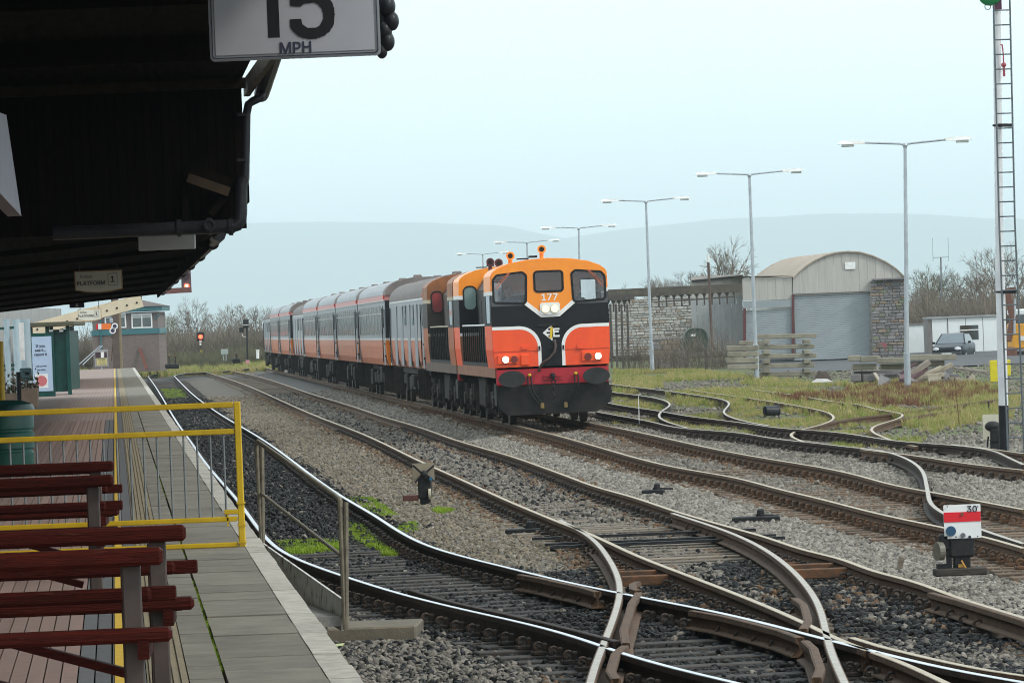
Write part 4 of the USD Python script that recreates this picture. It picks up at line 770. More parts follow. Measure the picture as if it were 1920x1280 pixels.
def loco(y0, style, label):
    n = style
    if style == 'clean':
        om = mat('loco_orange', (.90, .28, .010), (.84, .235, .012), .36, 1.4, coat=.15, stretch=(2.5, 2.5, .7), c3=(.55, .17, .02), hi=.66); ro = mat('loco_red_orange', (.88, .08, .005), (.80, .065, .006), .36, 1.4, coat=.15, stretch=(2.5, 2.5, .7), c3=(.5, .055, .012), hi=.66); bk = mat('loco_black', (.009, .009, .011), (.015, .015, .017), .45, 1.5); wh = mat('loco_white', (.80, .79, .76), (.74, .72, .69), .4, 3); hoodm = mat('hood_grey_black', (.02, .02, .021), (.035, .03, .027), .5, 2); sill = mat('loco_sill_brown', (.30, .12, .055), (.2, .085, .045), .6, 2)
    else:
        om = mat('old_loco_orange', (.30, .10, .024), (.18, .065, .022), .5, 1.5); ro = mat('old_loco_red', (.40, .10, .025), (.28, .08, .022), .5, 1.5); bk = mat('old_loco_black', (.03, .027, .025), (.055, .045, .037), .5, 2); wh = mat('old_loco_white', (.50, .42, .3), (.36, .3, .2), .5, 3); hoodm = mat('old_hood', (.07, .05, .035), (.045, .035, .03), .6, 2); sill = mat('old_sill_brown', (.13, .075, .045), (.08, .055, .038), .6, 2)
    bb = mat('buffer_beam_red', (.42, .008, .022), (.34, .008, .018), .45, 3); sk = mat('skirt_black', (.012, .012, .013), (.028, .025, .023), .55, 3, c3=(.06, .035, .02))
    t = Thing('diesel_locomotive', label, 'locomotive', train_at(y0), TRZ)
    add = lambda nm, mb, m_, **k: t.add(nm, mb, m_, local=True, **k)
    X, Zv = XA, ZA
    # outline of the cab front
    roof = [(1.34, 3.44), (1.30, 3.52), (1.18, 3.61), (.92, 3.71), (.5, 3.785), (0, 3.81)]
    half = [(1.31, 1.33), (1.35, 1.75), (1.355, 2.3), (1.35, 3.0)] + roof
    out = half + [(-a, b) for a, b in half[::-1][1:]]
    FO = Polygon(out).buffer(-.012)
    wins = {'left': Polygon([(-1.25, 2.86), (-.58, 2.82), (-.555, 3.42), (-.62, 3.47), (-1.18, 3.42), (-1.25, 3.34)]).buffer(-.04).buffer(.07), 'mid': sbox(-.33, 3.05, .31, 3.50).buffer(-.07).buffer(.07)}
    wins['right'] = Polygon([(-a, b) for a, b in wins['left'].exterior.coords])
    wu = unary_union(list(wins.values()))
    upper = Polygon([(-1.5, 3.03), (-1.30, 3.03), (-1.30, 2.79), (-.66, 2.79), (-.66, 2.88), (-.60, 2.88), (-.22, 2.55), (.22, 2.55), (.60, 2.88), (.66, 2.88), (.66, 2.79), (1.30, 2.79), (1.30, 3.03), (1.5, 3.03), (1.5, 4), (-1.5, 4)]).intersection(FO)
    greyband = unary_union([sbox(-1.5, 2.745, -.62, 3.03), sbox(.62, 2.745, 1.5, 3.03)]).intersection(FO)
    vl = LineString([(-.63, 2.86), (-.2, 2.51), (.2, 2.51), (.63, 2.86)]).buffer(.045, cap_style=2, join_style=2)
    upper_o = Polygon([(-1.5, 3.08), (-.62, 3.08), (-.62, 2.87), (-.2, 2.52), (.2, 2.52), (.62, 2.87), (.62, 3.08), (1.5, 3.08), (1.5, 4), (-1.5, 4)]).intersection(FO)
    lowL = Polygon([(-1.5, 1.0), (-.31, 1.0), (-.31, 1.78)] + [(-.31 - .42 + .42 * math.cos(a), 1.78 + .42 * math.sin(a)) for a in np.linspace(0, math.pi / 2, 9)] + [(-1.5, 2.2)])
    lowLw = Polygon([(-1.5, 1.0), (-.235, 1.0), (-.235, 1.78)] + [(-.235 - .495 + .495 * math.cos(a), 1.78 + .495 * math.sin(a)) for a in np.linspace(0, math.pi / 2, 9)] + [(-1.5, 2.275)])
    mir = lambda g: Polygon([(-a, b) for a, b in g.exterior.coords])
    low = unary_union([lowL, mir(lowL)]).intersection(FO); loww = unary_union([lowLw, mir(lowLw)]).intersection(FO)
    base = FO.difference(wu)
    white = unary_union([vl.intersection(FO), loww.difference(low)]).difference(wu)
    corner = unary_union([sbox(-1.5, 3.0, -1.27, 3.09), sbox(1.27, 3.0, 1.5, 3.09)]).intersection(FO).difference(wu); white = unary_union([white, corner])
    orange = upper_o.difference(wu).difference(white); red = low.difference(white); grey = greyband.difference(wu).difference(white).difference(orange)
    black = base.difference(unary_union([white, orange, red, grey]).buffer(.0005))
    add('front_upper_panel', MB().poly(orange, (0, .03, 0), X, Zv, .03), om, label='orange cab front above the black band'); add('front_lower_panel', MB().poly(red, (0, .03, 0), X, Zv, .03), ro); add('front_black_panel', MB().poly(black, (0, .03, 0), X, Zv, .03), bk); add('white_stripe', MB().poly(white, (0, .03, 0), X, Zv, .033), wh); add('front_grey_panel', MB().poly(grey, (0, .03, 0), X, Zv, .03), mat('cab_dark_grey', (.09, .09, .095), (.07, .07, .075), .45, 3))
    add('panel_seam', MB().box((-.8, -.004, 1.70), (1.05, .008, .012)).box((.8, -.004, 1.70), (1.05, .008, .012)), mat('seam_dark_orange', (.35, .035, .005), (.3, .03, .005), .5, 3))
    for k, g in wins.items():
        w_ = add('windscreen', MB().poly(g.buffer(.012), (0, .045, 0), X, Zv, .006), gl_cab); t.add('window_rubber', MB().poly(g.buffer(.03).difference(g.buffer(-.02)), (0, .024, 0), X, Zv, .034), rubber, local=True, parent=w_)
    # cab shell: side walls, roof; y from .03 to 2.2, and the rear cab
    def shell(ya, yb, rear=False):
        segs = (('cab_side_lower', half[0:3], sill if False else ro), ('cab_side_black', [(1.355, 2.3), (1.35, 3.0)], bk), ('cab_side_stripe', [(1.35, 3.0), (1.3485, 3.09)], wh), ('cab_side_upper', [(1.3485, 3.09), (1.34, 3.44)], om))
        for nm, pts, m_ in segs:
            for sx in (-1, 1):
                p = np.array(pts) * [sx, 1]; inn = p * [.975, 1]; mb = MB()
                ring = np.vstack([p, inn[::-1]]); pg = Polygon(ring)
                if nm == 'cab_side_black' and not rear:
                    mb.poly(pg, (0, .45, 0), X, Zv, .45 - ya).poly(pg, (0, yb, 0), X, Zv, yb - 1.75); add(nm, mb, m_)
                    add('side_window', MB().box((sx * 1.34, 1.1, 2.68), (.008, 1.28, .62)), gl_cab); add(nm, MB().box((sx * 1.34, 1.1, 2.33), (.03, 1.3, .06)), m_); continue
                mb.poly(pg, (0, yb, 0), X, Zv, yb - ya); add(nm, mb, m_)
        rp = np.array(half[-6:] + [(-a, b) for a, b in half[::-1][1:6]]); inn = rp * [.97, 1] - [0, .04]
        add('cab_roof', MB().poly(Polygon(np.vstack([rp, inn[::-1]])), (0, yb, 0), X, Zv, yb - ya), om, smooth=40)
    shell(.031, 2.2); shell(11.2, 13.35, True)
    inner = mat('cab_interior', (.5, .52, .48), (.44, .46, .42), .7, 2)
    add('cab_floor_wall', MB().box((0, 2.15, 1.9), (2.6, .06, 1.0)).box((0, 1.1, 1.6), (2.56, 2.0, .06)).box((0, .42, 2.45), (2.3, .45, .5), ch=.05), inner)
    # rear cab wall that faces forward over the walkway, with its door window
    for yb, nm in ((11.17, 'rear_cab_wall'), (2.2, 'front_cab_back')):
        bx = Polygon(out); dw = sbox(-1.21, 2.74, -.92, 3.30).buffer(-.12).buffer(.12)
        if nm == 'front_cab_back': dw = unary_union([sbox(-1.27, 2.5, -.93, 3.3), sbox(.93, 2.5, 1.27, 3.3)])
        add(nm, MB().poly(bx.intersection(sbox(-2, 3.09, 2, 4)).difference(dw), (0, yb + .03, 0), X, Zv, .03), om); add('cab_wall_stripe', MB().poly(bx.intersection(sbox(-2, 2.99, 2, 3.09)).difference(dw), (0, yb + .03, 0), X, Zv, .03), wh)
        add('cab_wall_black', MB().poly(bx.intersection(sbox(-2, 2.15, 2, 2.99)).difference(dw), (0, yb + .03, 0), X, Zv, .03), bk); add('cab_wall_stripe', MB().poly(bx.intersection(sbox(-2, 2.07, 2, 2.15)), (0, yb + .03, 0), X, Zv, .03), wh); add('cab_wall_lower', MB().poly(bx.intersection(sbox(-2, 1.4, 2, 2.07)), (0, yb + .03, 0), X, Zv, .03), sill)
        dwm = mat('pale_green_glass', (.22, .30, .28), (.18, .25, .24), .08, 2, spec=.8) if style == 'clean' else mat('red_door_glass', (.3, .04, .04), (.12, .06, .06), .15, 2)  # the old style has red patches in the glass colour
        d_ = add('door_window', MB().poly(dw.buffer(.01), (0, yb + .012, 0), X, Zv, .008), dwm if nm == 'rear_cab_wall' else gl_cab); t.add('window_rubber', MB().poly(dw.buffer(.035).difference(dw), (0, yb, 0), X, Zv, .012), rubber, local=True, parent=d_)
        add('door_handle', MB().box((-1.0, yb - .03, 2.36), (.22, .04, .025)), black_iron)
    # long hood between the cabs, walkway, handrails
    add('hood', MB().poly(Polygon([(-.86, 1.45), (.86, 1.45), (.9, 3.2), (.7, 3.5), (.3, 3.62), (-.3, 3.62), (-.7, 3.5), (-.9, 3.2)]), (0, 11.16, 0), X, Zv, 8.9), hoodm)
    for k in range(7): add('hood_door', MB().box((-.895, 3.0 + k * 1.15, 2.3), (.03, 1.0, 1.3), ch=.008), hoodm)
    for k in range(9): add('louvre_panel', MB().box((-.91, 2.5 + k * .12, 2.75), (.03, .08, .7)), black_iron)
    add('walkway', MB().box((0, 6.7, 1.40), (2.62, 9.0, .08)), black_iron); add('side_sill', MB().box((-1.28, 6.7, 1.24), (.06, 13.2, .26)).box((1.28, 6.7, 1.24), (.06, 13.2, .26)), sill)
    for sx in (-1, 1):
        add('handrail', MB().tube([(sx * 1.28, 2.3, 2.33), (sx * 1.28, 11.1, 2.33)], .022, 6), wh)
        for k in range(13): add('stanchion', MB().cyl((sx * 1.28, 2.4 + k * .72, 1.4), (sx * 1.28, 2.4 + k * .72, 2.33), .022, 6), black_iron)
    add('exhaust_stack', MB().box((0, 5.0, 3.70), (.5, .7, .18), ch=.03).box((0, 8.0, 3.68), (.9, 1.6, .12), ch=.03), hoodm)
    # buffer beam, buffers, coupling, pipes, skirt
    add('buffer_beam', MB().box((0, .12, 1.11), (2.56, .2, .36), ch=.008), bb)
    for sx in (-1, 1):
        b_ = add('buffer', MB().cyl((sx * .965, .05, 1.08), (sx * .965, -.42, 1.08), .12, 14), black_iron, smooth=40)
        el = Polygon([(.31 * math.cos(a), .19 * math.sin(a)) for a in np.linspace(0, 2 * math.pi, 28)[:-1]]); t.add('buffer_head', MB().poly(el, (sx * .965, -.42, 1.08), X, Zv, .04), mat('buffer_face', (.035, .034, .034), (.022, .022, .022), .42, 4), local=True, parent=b_)
        for dx, col in ((.5, black_iron), (.58, black_iron)):
            xx = sx * dx; add('brake_hose', MB().tube([(xx, -.02, 1.12), (xx, -.12, 1.02), (xx - sx * .02, -.16, .8), (xx - sx * .14, -.13, .6), (xx - sx * .24, -.1, .48)], .02, 6), rubber, smooth=50)
        add('hose_tap', MB().ball((sx * .53, -.05, 1.15), .04, 1), mat('yellow_tap', (.6, .42, .02), (.5, .35, .02), .4, 3)); add('hose_coupling', MB().box((sx * .27, -.1, .44), (.08, .08, .12), ch=.01), mat('brass_fitting', (.25, .17, .05), (.16, .1, .04), .5, 8))
    add('draw_hook', MB().box((0, -.08, 1.12), (.1, .2, .12), ch=.02).tube([(0, -.2, 1.14), (0, -.28, 1.1), (0, -.26, 1.02)], .03, 6), black_iron); add('hook_plate', MB().box((0, -.005, 1.12), (.42, .03, .05)).box((0, -.005, 1.05), (.42, .03, .03)), bb)
    cl = MB()
    for i in range(5): cl.torus((0, -.2, .98 - i * .11), .045, .016, (1, 0, 0) if i % 2 else (0, 1, 0), 10, 5)
    add('screw_coupling', cl, black_iron)
    skp = Polygon([(-1.27, .93), (1.27, .93), (1.36, .72), (1.31, .48), (1.0, .26), (-1.05, .24), (-1.22, .38), (-1.27, .6)])
    add('skirt', MB().poly(skp, (0, .1, 0), X, Zv, .06), sk); add('skirt_side', MB().box((-1.27, .45, .72), (.05, .7, .5)).box((1.27, .45, .72), (.05, .7, .5)), sk)
    # lamps, number, emblem, hose
    for cx_ in (-.965, .965):
        add('lamp_box', MB().box((cx_ - .05, -.02, 1.525), (.46, .05, .21), ch=.01), ro)
    for x_, m_ in ((-1.065, lamp_white), (-.865, lamp_red), (.83, lamp_red), (1.06, lamp_white)):
        l_ = add('marker_lamp', MB().cyl((x_, -.04, 1.525), (x_, -.07, 1.525), .075, 16), m_); t.add('lamp_rim', MB().torus((x_, -.05, 1.525), .08, .014, (0, 1, 0), 16, 6), mat('lamp_rim_orange', (.5, .1, .01), (.4, .08, .01), .4, 3), local=True, parent=l_)
    add('step_plate', MB().box((-.62, -.03, 1.5), (.2, .05, .26), ch=.02), ro); add('step_plate', MB().box((.66, -.03, 1.75), (.14, .05, .09)), ro); add('step_plate', MB().box((-.62, -.02, 1.78), (.14, .04, .07)), ro)
    add('headlamp_panel', MB().poly(sbox(-.23, 2.52, .23, 2.79).buffer(-.06).buffer(.06), (0, 0, 0), X, Zv, .03), wh)
    for sx in (-1, 1): l_ = add('headlamp', MB().cyl((sx * .105, -.03, 2.645), (sx * .105, -.055, 2.645), .085, 18), lamp_yel); t.add('lamp_rim', MB().torus((sx * .105, -.04, 2.645), .09, .012, (0, 1, 0), 16, 6), cream_paint, local=True, parent=l_)
    if style == 'clean':
        add('running_number', MB().text('177', .15, (0, -.004, 2.84), bold=True, th=.005), wh)
        o = np.array([.0, -.004, 2.10]); 
        add('emblem', MB().poly(unary_union([Polygon([(.03, .19), (-.19, .0), (.03, -.19), (.03, -.1), (-.06, -.1), (-.06, -.055), (.0, -.055), (.0, -.02), (-.1, -.02), (-.1, .02), (.0, .02), (.0, .055), (-.06, .055), (-.06, .10), (.03, .10)]), sbox(.05, .06, .2, .1), sbox(.05, .0, .18, .04), sbox(.05, -.1, .2, -.06), sbox(.05, -.1, .085, .1)]), o, X, Zv, .008), wh); add('emblem_bolt', MB().poly(Polygon([(-.035, -.13), (.02, -.13), (.05, .13), (-.005, .13)]), o + [0, -.009, 0], X, Zv, .006), mat('emblem_yellow', (.75, .5, .02), (.7, .46, .02), .4, 3))
        add('jumper_cable', MB().tube([(.07, -.03, 1.93), (.09, -.1, 1.8), (.06, -.13, 1.66), (-.06, -.13, 1.52), (-.22, -.11, 1.42), (-.3, -.08, 1.30), (-.31, -.05, 1.22)], .032, 8), mat('brown_hose', (.06, .035, .028), (.04, .025, .02), .6, 6), smooth=50)
    add('jumper_socket', MB().box((-.05, -.03, 2.28), (.5, .02, .05)).box((.0, -.03, 1.76), (.1, .04, .06)).box((-.28, -.03, 1.76), (.04, .05, .09)).box((.27, -.03, 1.76), (.04, .05, .09)), black_iron)
    for sx, x0 in ((-1, -.85), (1, .85)): add('wiper', MB().bar((sx * .9, -.03, 3.50), (sx * 1.22, -.035, 3.14), .02, .02).bar((sx * .93, -.03, 3.50), (sx * 1.25, -.035, 3.2), .012, .012), mat('faded_red_wiper', (.6, .16, .08), (.5, .13, .07), .4, 3))
    for x_, y_, z_, m_ in () if style != 'clean' else ((-.10, .55, 3.80, om), (-.80, .9, 3.68, om), (-.95, 2.6, 3.55, mat('maroon_horn', (.12, .02, .02), (.1, .015, .015), .5, 3)), (-.9, 6.0, 3.62, mat('maroon_horn', (.12, .02, .02)))):
        h_ = add('horn', MB().cyl((x_, y_, z_), (x_, y_, z_ + .17), .05, 10).tube([(x_, y_ + .1, z_ + .22), (x_, y_ - .02, z_ + .22), (x_, y_ - .1, z_ + .22)], [.05, .06, .10], 14), m_, smooth=40); t.add('horn_mouth', MB().cyl((x_, y_ - .099, z_ + .22), (x_, y_ - .103, z_ + .22), .06, 12), rubber, local=True, parent=h_)
    add('roof_rail', MB().box((-.52, .8, 3.82), (.28, .03, .03)).box((-.3, .6, 3.86), (.2, .05, .05)), bk)
    # bogies
    for yb in (3.0, 10.4):
        add('bogie_frame', MB().box((-1.12, yb, .62), (.1, 3.4, .28), ch=.03).box((1.12, yb, .62), (.1, 3.4, .28), ch=.03).box((0, yb, .55), (2.2, .5, .3)), under_m)
        for dy in (-1.22, 1.22):
            add('wheelset', MB().cyl((-.9, yb + dy, .51), (-.76, yb + dy, .51), .51, 24).cyl((.76, yb + dy, .51), (.9, yb + dy, .51), .51, 24).cyl((-.8, yb + dy, .51), (.8, yb + dy, .51), .09, 8), tyre_m, smooth=40)
            for sx in (-1, 1): add('axle_box', MB().box((sx * 1.2, yb + dy, .52), (.16, .34, .3), ch=.03).cyl((sx * 1.16, yb + dy - .3, .5), (sx * 1.16, yb + dy - .3, .9), .08, 8).cyl((sx * 1.16, yb + dy + .3, .5), (sx * 1.16, yb + dy + .3, .9), .08, 8), under_m)
        for k in range(5): add('brake_gear', MB().bar((-1.15, yb - 1.9 + k * .9, .2 + .1 * (k % 2)), (-1.1, yb - 1.6 + k * .9, 1.0), .07, .09).box((-1.1, yb - 1.5 + k * .8, .34), (.12, .3, .2), ch=.02), under_m)
    add('fuel_tank', MB().box((0, 6.7, .72), (2.3, 2.6, .8), ch=.08), under_m); add('underframe', MB().box((0, 6.7, 1.22), (2.4, 13.0, .2)), under_m)
    return t
L1 = loco(112.3, 'clean', 'orange and black diesel locomotive number 177 leading the train')
L2 = loco(125.9, 'old', 'second brown weathered diesel locomotive coupled behind number 177')

co_low = mat('coach_faded_orange', (.50, .16, .08), (.38, .125, .07), .4, 1.2, coat=.1, stretch=(1, 1, .4), c3=(.27, .10, .06)); co_end = mat('coach_bright_orange', (.75, .2, .012), (.66, .17, .012), .4, 2); co_grey = mat('coach_grey', (.22, .23, .24), (.28, .29, .3), .4, 2); co_roof = mat('coach_roof', (.20, .165, .15), (.145, .125, .115), .75, 1.5); co_panel = mat('coach_roof_panel', (.38, .39, .40), (.30, .305, .31), .6, 2); co_pink = mat('coach_pink_cantrail', (.52, .22, .2), (.43, .19, .17), .45, 2); co_white = mat('coach_white_line', (.60, .58, .55), (.48, .46, .43), .5, 3); co_navy = mat('coach_end_dark', (.018, .02, .026), (.03, .03, .034), .5, 3)
gl_coach = mat('coach_window_glass', (.025, .03, .035), (.04, .046, .05), .12, 3, spec=1.0)
def carriage(y0, kind, label, L=19.7):
    t = Thing('railway_coach' if kind == 'coach' else 'luggage_van', label, 'coach' if kind == 'coach' else 'van', train_at(y0), TRZ, None)
    add = lambda nm, mb, m_, **k: t.add(nm, mb, m_, local=True, **k)
    hw, hc = (1.40, 3.26) if kind == 'coach' else (1.29, 3.14)
    def ext(nm, pts, m_, ya=0.0, yb=L, **k):
        p = np.array(pts); add(nm, MB().poly(Polygon(p), (0, yb, 0), XA, ZA, yb - ya), m_, **k)
    top = 3.98 if kind == 'coach' else 3.82
    low = [(-hw + .1, 1.14), (-hw + .03, 1.35), (-hw, 1.75), (-hw, 1.96)]
    add_low = low + [(-a, b) for a, b in low[::-1]]
    ext('body_lower', add_low, co_low, .28)
    ext('body_end_lower', add_low, co_end, 0, .279)
    ext('waist_line', [(-hw - .006, 1.96), (hw + .006, 1.96), (hw + .006, 2.03), (-hw - .006, 2.03)], co_white)
    up = [(-hw, 2.03), (hw, 2.03), (hw - .02, hc), (-hw + .02, hc)]
    ext('body_upper', up, co_grey, .28); ext('body_end_upper', up, co_navy, 0, .279)
    n = 8; a_ = np.linspace(0, math.pi, 15)
    rf = [((hw - .0) * np.sign(math.cos(q_)) * abs(math.cos(q_)) ** .75, hc + .10 + (top - hc - .10) * math.sin(q_) ** .9) for q_ in a_]
    if kind == 'coach':
        ext('cantrail', [(-hw, hc), (hw, hc), (hw - .02, hc + .17), (-hw + .02, hc + .17)], co_pink, .05); zz = hc + .17
        ext('cantrail_line', [(-hw - .004, hc - .02), (hw + .004, hc - .02), (hw + .004, hc + .012), (-hw - .004, hc + .012)], co_white, .3, L - .3)
    else:
        ext('cantrail', [(-hw + .02, hc), (hw - .02, hc), (hw - .04, hc + .06), (-hw + .04, hc + .06)], co_white, .05); zz = hc + .06
    rf = [(x_ * .985, zz + (z_ - hc - .1) * (top - zz) / (top - hc - .1)) for x_, z_ in rf]
    ext('roof', rf + [(-rf[0][0], zz)] if False else rf, co_roof, 0, L, smooth=30)
    if kind == 'coach':
        pr = [(x_ * 1.004 - .002, z_ + .006) for x_, z_ in rf if x_ < -.55 and z_ < zz + .5]; pin = [(x_ * .97, z_ - .03) for x_, z_ in pr[::-1]]
        ext('roof_panel', pr + pin, co_panel, 1.2, L - 1.0, smooth=30)
        for sx in (-1, 1):
            for k in range(9):
                yc = 2.2 + k * 1.94
                w_ = add('window', MB().box((sx * (hw - .006), yc, 2.62), (.03, 1.42, .94), ch=.008), gl_coach)
                t.add('window_bar', MB().box((sx * (hw + .012), yc, 2.84), (.012, 1.42, .03)).box((sx * (hw + .012), yc - .71, 2.62), (.014, .035, .98)).box((sx * (hw + .012), yc + .71, 2.62), (.014, .035, .98)), co_white, local=True, parent=w_)
    else:
        for sx in (-1, 1):
            for yc in (4.2, 8.0, 12.0, 15.5): add('door', MB().box((sx * (hw + .006), yc, 2.1), (.03, 1.3, 1.85), ch=.01), co_grey)
            for yc in (5.8, 10.0): w_ = add('window', MB().box((sx * (hw), yc, 2.72), (.03, .8, .6), ch=.008), gl_dark)
    for sx in (-1, 1):
        for yc in (.75, L - .75):
            d_ = add('door', MB().box((sx * (hw + .004), yc, 2.05), (.025, .66, 1.8), ch=.006), co_grey if kind != 'coach' else co_grey); t.add('door_window', MB().box((sx * (hw + .012), yc, 2.68), (.02, .44, .6)), gl_dark, local=True, parent=d_)
        for z_ in (1.45, 1.85): add('door_hinge', MB().box((sx * (hw + .01), .42, z_), (.05, .1, .05)).box((sx * (hw + .01), L - .42, z_), (.05, .1, .05)), black_iron)
        add('door_handrail', MB().cyl((sx * (hw + .04), 1.2, 1.25), (sx * (hw + .04), 1.2, 3.0), .018, 6).cyl((sx * (hw + .04), L - 1.2, 1.25), (sx * (hw + .04), L - 1.2, 3.0), .018, 6), black_iron)
        add('end_lamp_bracket', MB().box((sx * (hw + .01), .15, hc + .1), (.06, .16, .14), ch=.01), mat('bright_red_bracket', (.6, .06, .04), (.5, .05, .035), .4, 3))
    add('gangway', MB().box((0, -.12, 2.3), (1.1, .26, 2.1), ch=.04), rubber)
    for k in range(4): add('roof_vent', MB().box((-.15 + .3 * (k % 2), 2.5 + k * 4.6, top + .04), (.26, .45, .12), ch=.03), co_roof)
    add('roof_pipe', MB().tube([(-.3, .3, top - .005), (-.3, L - .3, top - .005)], .03, 6), co_roof)
    add('end_ladder', MB().cyl((-.9, -.03, 1.2), (-.9, -.03, 3.4), .02, 6), black_iron)
    add('underframe', MB().box((0, L / 2, 1.05), (2.3, L - .1, .2)), under_m)
    for sx in (-1, 1):
        add('buffer', MB().cyl((sx * .95, .0, 1.05), (sx * .95, -.2, 1.05), .1, 10).cyl((sx * .95, -.2, 1.05), (sx * .95, -.24, 1.05), .24, 14), black_iron)
    rr = np.random.default_rng(int(y0))
    for k in range(7):
        w_ = rr.uniform(.5, 1.4); add('underfloor_box', MB().box((-.95 + rr.uniform(-.1, .1), 5.3 + k * 1.4, .72 + rr.uniform(-.1, .08)), (.6, w_, rr.uniform(.3, .55)), ch=.03), under_m)
    for yb in (2.9, L - 2.9):
        add('bogie_frame', MB().box((-1.08, yb, .6), (.1, 3.3, .24), ch=.03).box((1.08, yb, .6), (.1, 3.3, .24), ch=.03).box((0, yb, .6), (2.1, .5, .3)), under_m)
        for dy in (-1.25, 1.25):
            add('wheelset', MB().cyl((-.9, yb + dy, .46), (-.76, yb + dy, .46), .46, 20).cyl((.76, yb + dy, .46), (.9, yb + dy, .46), .46, 20).cyl((-.8, yb + dy, .46), (.8, yb + dy, .46), .08, 8), tyre_m, smooth=40)
            for sx in (-1, 1): add('axle_box', MB().box((sx * 1.14, yb + dy, .5), (.16, .3, .3), ch=.03).box((sx * 1.14, yb + dy * .5, .78), (.12, .7, .1)), under_m)
        for k in range(4): add('bogie_step', MB().bar((-1.2, yb - 1.9 + k * 1.2, .25), (-1.2, yb - 1.9 + k * 1.2, 1.1), .05, .14), under_m)
    return t
gaps_ = ['luggage_van', 'coach', 'coach', 'coach', 'coach', 'luggage_van', 'coach', 'coach', 'luggage_van']
labs = ['grey roofed luggage van coupled directly behind the two locomotives', 'first orange and grey passenger coach behind the grey luggage van', 'second passenger coach of the train counted from the locomotives', 'third passenger coach, in the middle of the train', 'fourth passenger coach, just before the low grey van halfway back', 'low grey and orange van halfway along the train behind four coaches', 'passenger coach with orange end just behind the halfway van', 'last passenger coach before the end van of the train', 'end van at the far left tail of the train']
for i, (k, lb) in enumerate(zip(gaps_, labs)): carriage(139.6 + 20 * i, 'coach' if k == 'coach' else 'van', lb)
# the two people in the leading cab
import manifold3d as m3
def limbs(bones, ref=.03):
    acc = None
    for (a, ra, b, rb) in bones:
        s1 = m3.Manifold.sphere(ra, 16).translate([float(q_) for q_ in a]); s2 = m3.Manifold.sphere(rb, 16).translate([float(q_) for q_ in b]); h = m3.Manifold.batch_hull([s1, s2]); acc = h if acc is None else acc + h
    acc = acc.refine_to_length(ref); me = acc.to_mesh(); t = trimesh.Trimesh(me.vert_properties[:, :3], me.tri_verts, process=True); trimesh.smoothing.filter_taubin(t, iterations=8); return t
def person(loc, wave, shirt, label):
    t = Thing('person', label, 'person', loc, TRZ)
    J = lambda *a: np.array(a, float)
    bones = [(J(0, .05, .0), .15, J(0, 0, .22), .14), (J(0, 0, .22), .14, J(0, 0, .40), .15), (J(-.15, 0, .44), .075, J(.15, 0, .44), .075), (J(0, 0, .46), .055, J(0, -.02, .58), .052), (J(-.08, .05, -.02), .09, J(-.12, -.38, .02), .07), (J(.08, .05, -.02), .09, J(.12, -.38, .02), .07), (J(-.12, -.38, .02), .07, J(-.12, -.4, -.42), .045), (J(.12, -.38, .02), .07, J(.12, -.4, -.42), .045), (J(-.12, -.4, -.42), .04, J(-.12, -.56, -.45), .035), (J(.12, -.4, -.42), .04, J(.12, -.56, -.45), .035)]
    head = [(J(0, -.03, .66), .088, J(0, -.03, .73), .098), (J(0, -.06, .62), .06, J(0, -.04, .72), .09), (J(0, -.13, .675), .018, J(0, -.115, .71), .014), (J(-.095, -.02, .66), .02, J(-.095, -.02, .70), .022), (J(.095, -.02, .66), .02, J(.095, -.02, .70), .022)]
    arms = []
    for sx in (-1, 1):
        if wave and sx > 0: e_, h_ = J(.27, -.16, .28), J(.2, -.34, .50)
        else: e_, h_ = J(sx * .26, -.1, .2), J(sx * .2, -.36, .2)
        arms += [(J(sx * .19, 0, .43), .062, e_, .046), (e_, .046, h_, .032)]
        f = h_ - e_; f /= np.linalg.norm(f); sd_ = np.cross(f, YA); sd_ /= np.linalg.norm(sd_) + 1e-9
        arms.append((h_, .032, h_ + f * .06, .036))
        for k, ln in enumerate((.075, .085, .08, .062)): o_ = h_ + f * .075 + sd_ * (k - 1.5) * .021; arms.append((o_, .0105, o_ + f * ln + sd_ * (k - 1.5) * .006, .008))
        arms.append((h_ + f * .03 + sd_ * .035, .013, h_ + f * .07 + sd_ * .075, .010))
    body = limbs(bones + head + arms, .02)
    skin = mat('skin', (.50, .30, .22), (.44, .26, .19), .5, 6); sh_ = mat(shirt[0], shirt[1], None, .8, 8)
    t.add('body', MB().tm(body), skin, local=True, smooth=True)
    cloth = limbs([(a, ra * 1.12 + .006, b, rb * 1.12 + .006) for a, ra, b, rb in bones[:3]] + [(a, ra + .012, b, rb + .010) for a, ra, b, rb in (arms[0], arms[1], arms[9], arms[10])], .03); t.add('jacket', MB().tm(cloth), sh_, local=True, smooth=True)
    legs = limbs([(a, ra + .012, b, rb + .012) for a, ra, b, rb in bones[4:8]], .03); t.add('trousers', MB().tm(legs), mat('dark_trousers', (.02, .022, .03), None, .8, 8), local=True, smooth=True)
    t.add('hair', MB().ball((0, -.005, .755), .098, 2, (1, 1.05, .72)), mat('brown_hair', (.06, .04, .025), None, .6, 20), local=True, smooth=True)
    for sx in (-1, 1): t.add('eye', MB().ball((sx * .034, -.123, .695), .011, 1), black_paint, local=True)
    t.add('mouth', MB().box((0, -.122, .635), (.045, .008, .008)), mat('lips', (.32, .13, .11), None, .5, 6), local=True)
def in_cab(x, y, z):
    c_, s_ = math.cos(TRZ), math.sin(TRZ); b = train_at(112.3); return b + [x * c_ - y * s_, x * s_ + y * c_, z]
person(in_cab(-.84, 1.25, 2.36), True, ('blue_shirt', (.14, .2, .3)), 'person in blue waving behind the left cab window of the locomotive')
person(in_cab(.72, 1.25, 2.36), False, ('grey_jacket', (.12, .12, .13)), 'person in grey seated behind the right cab window of the locomotive')
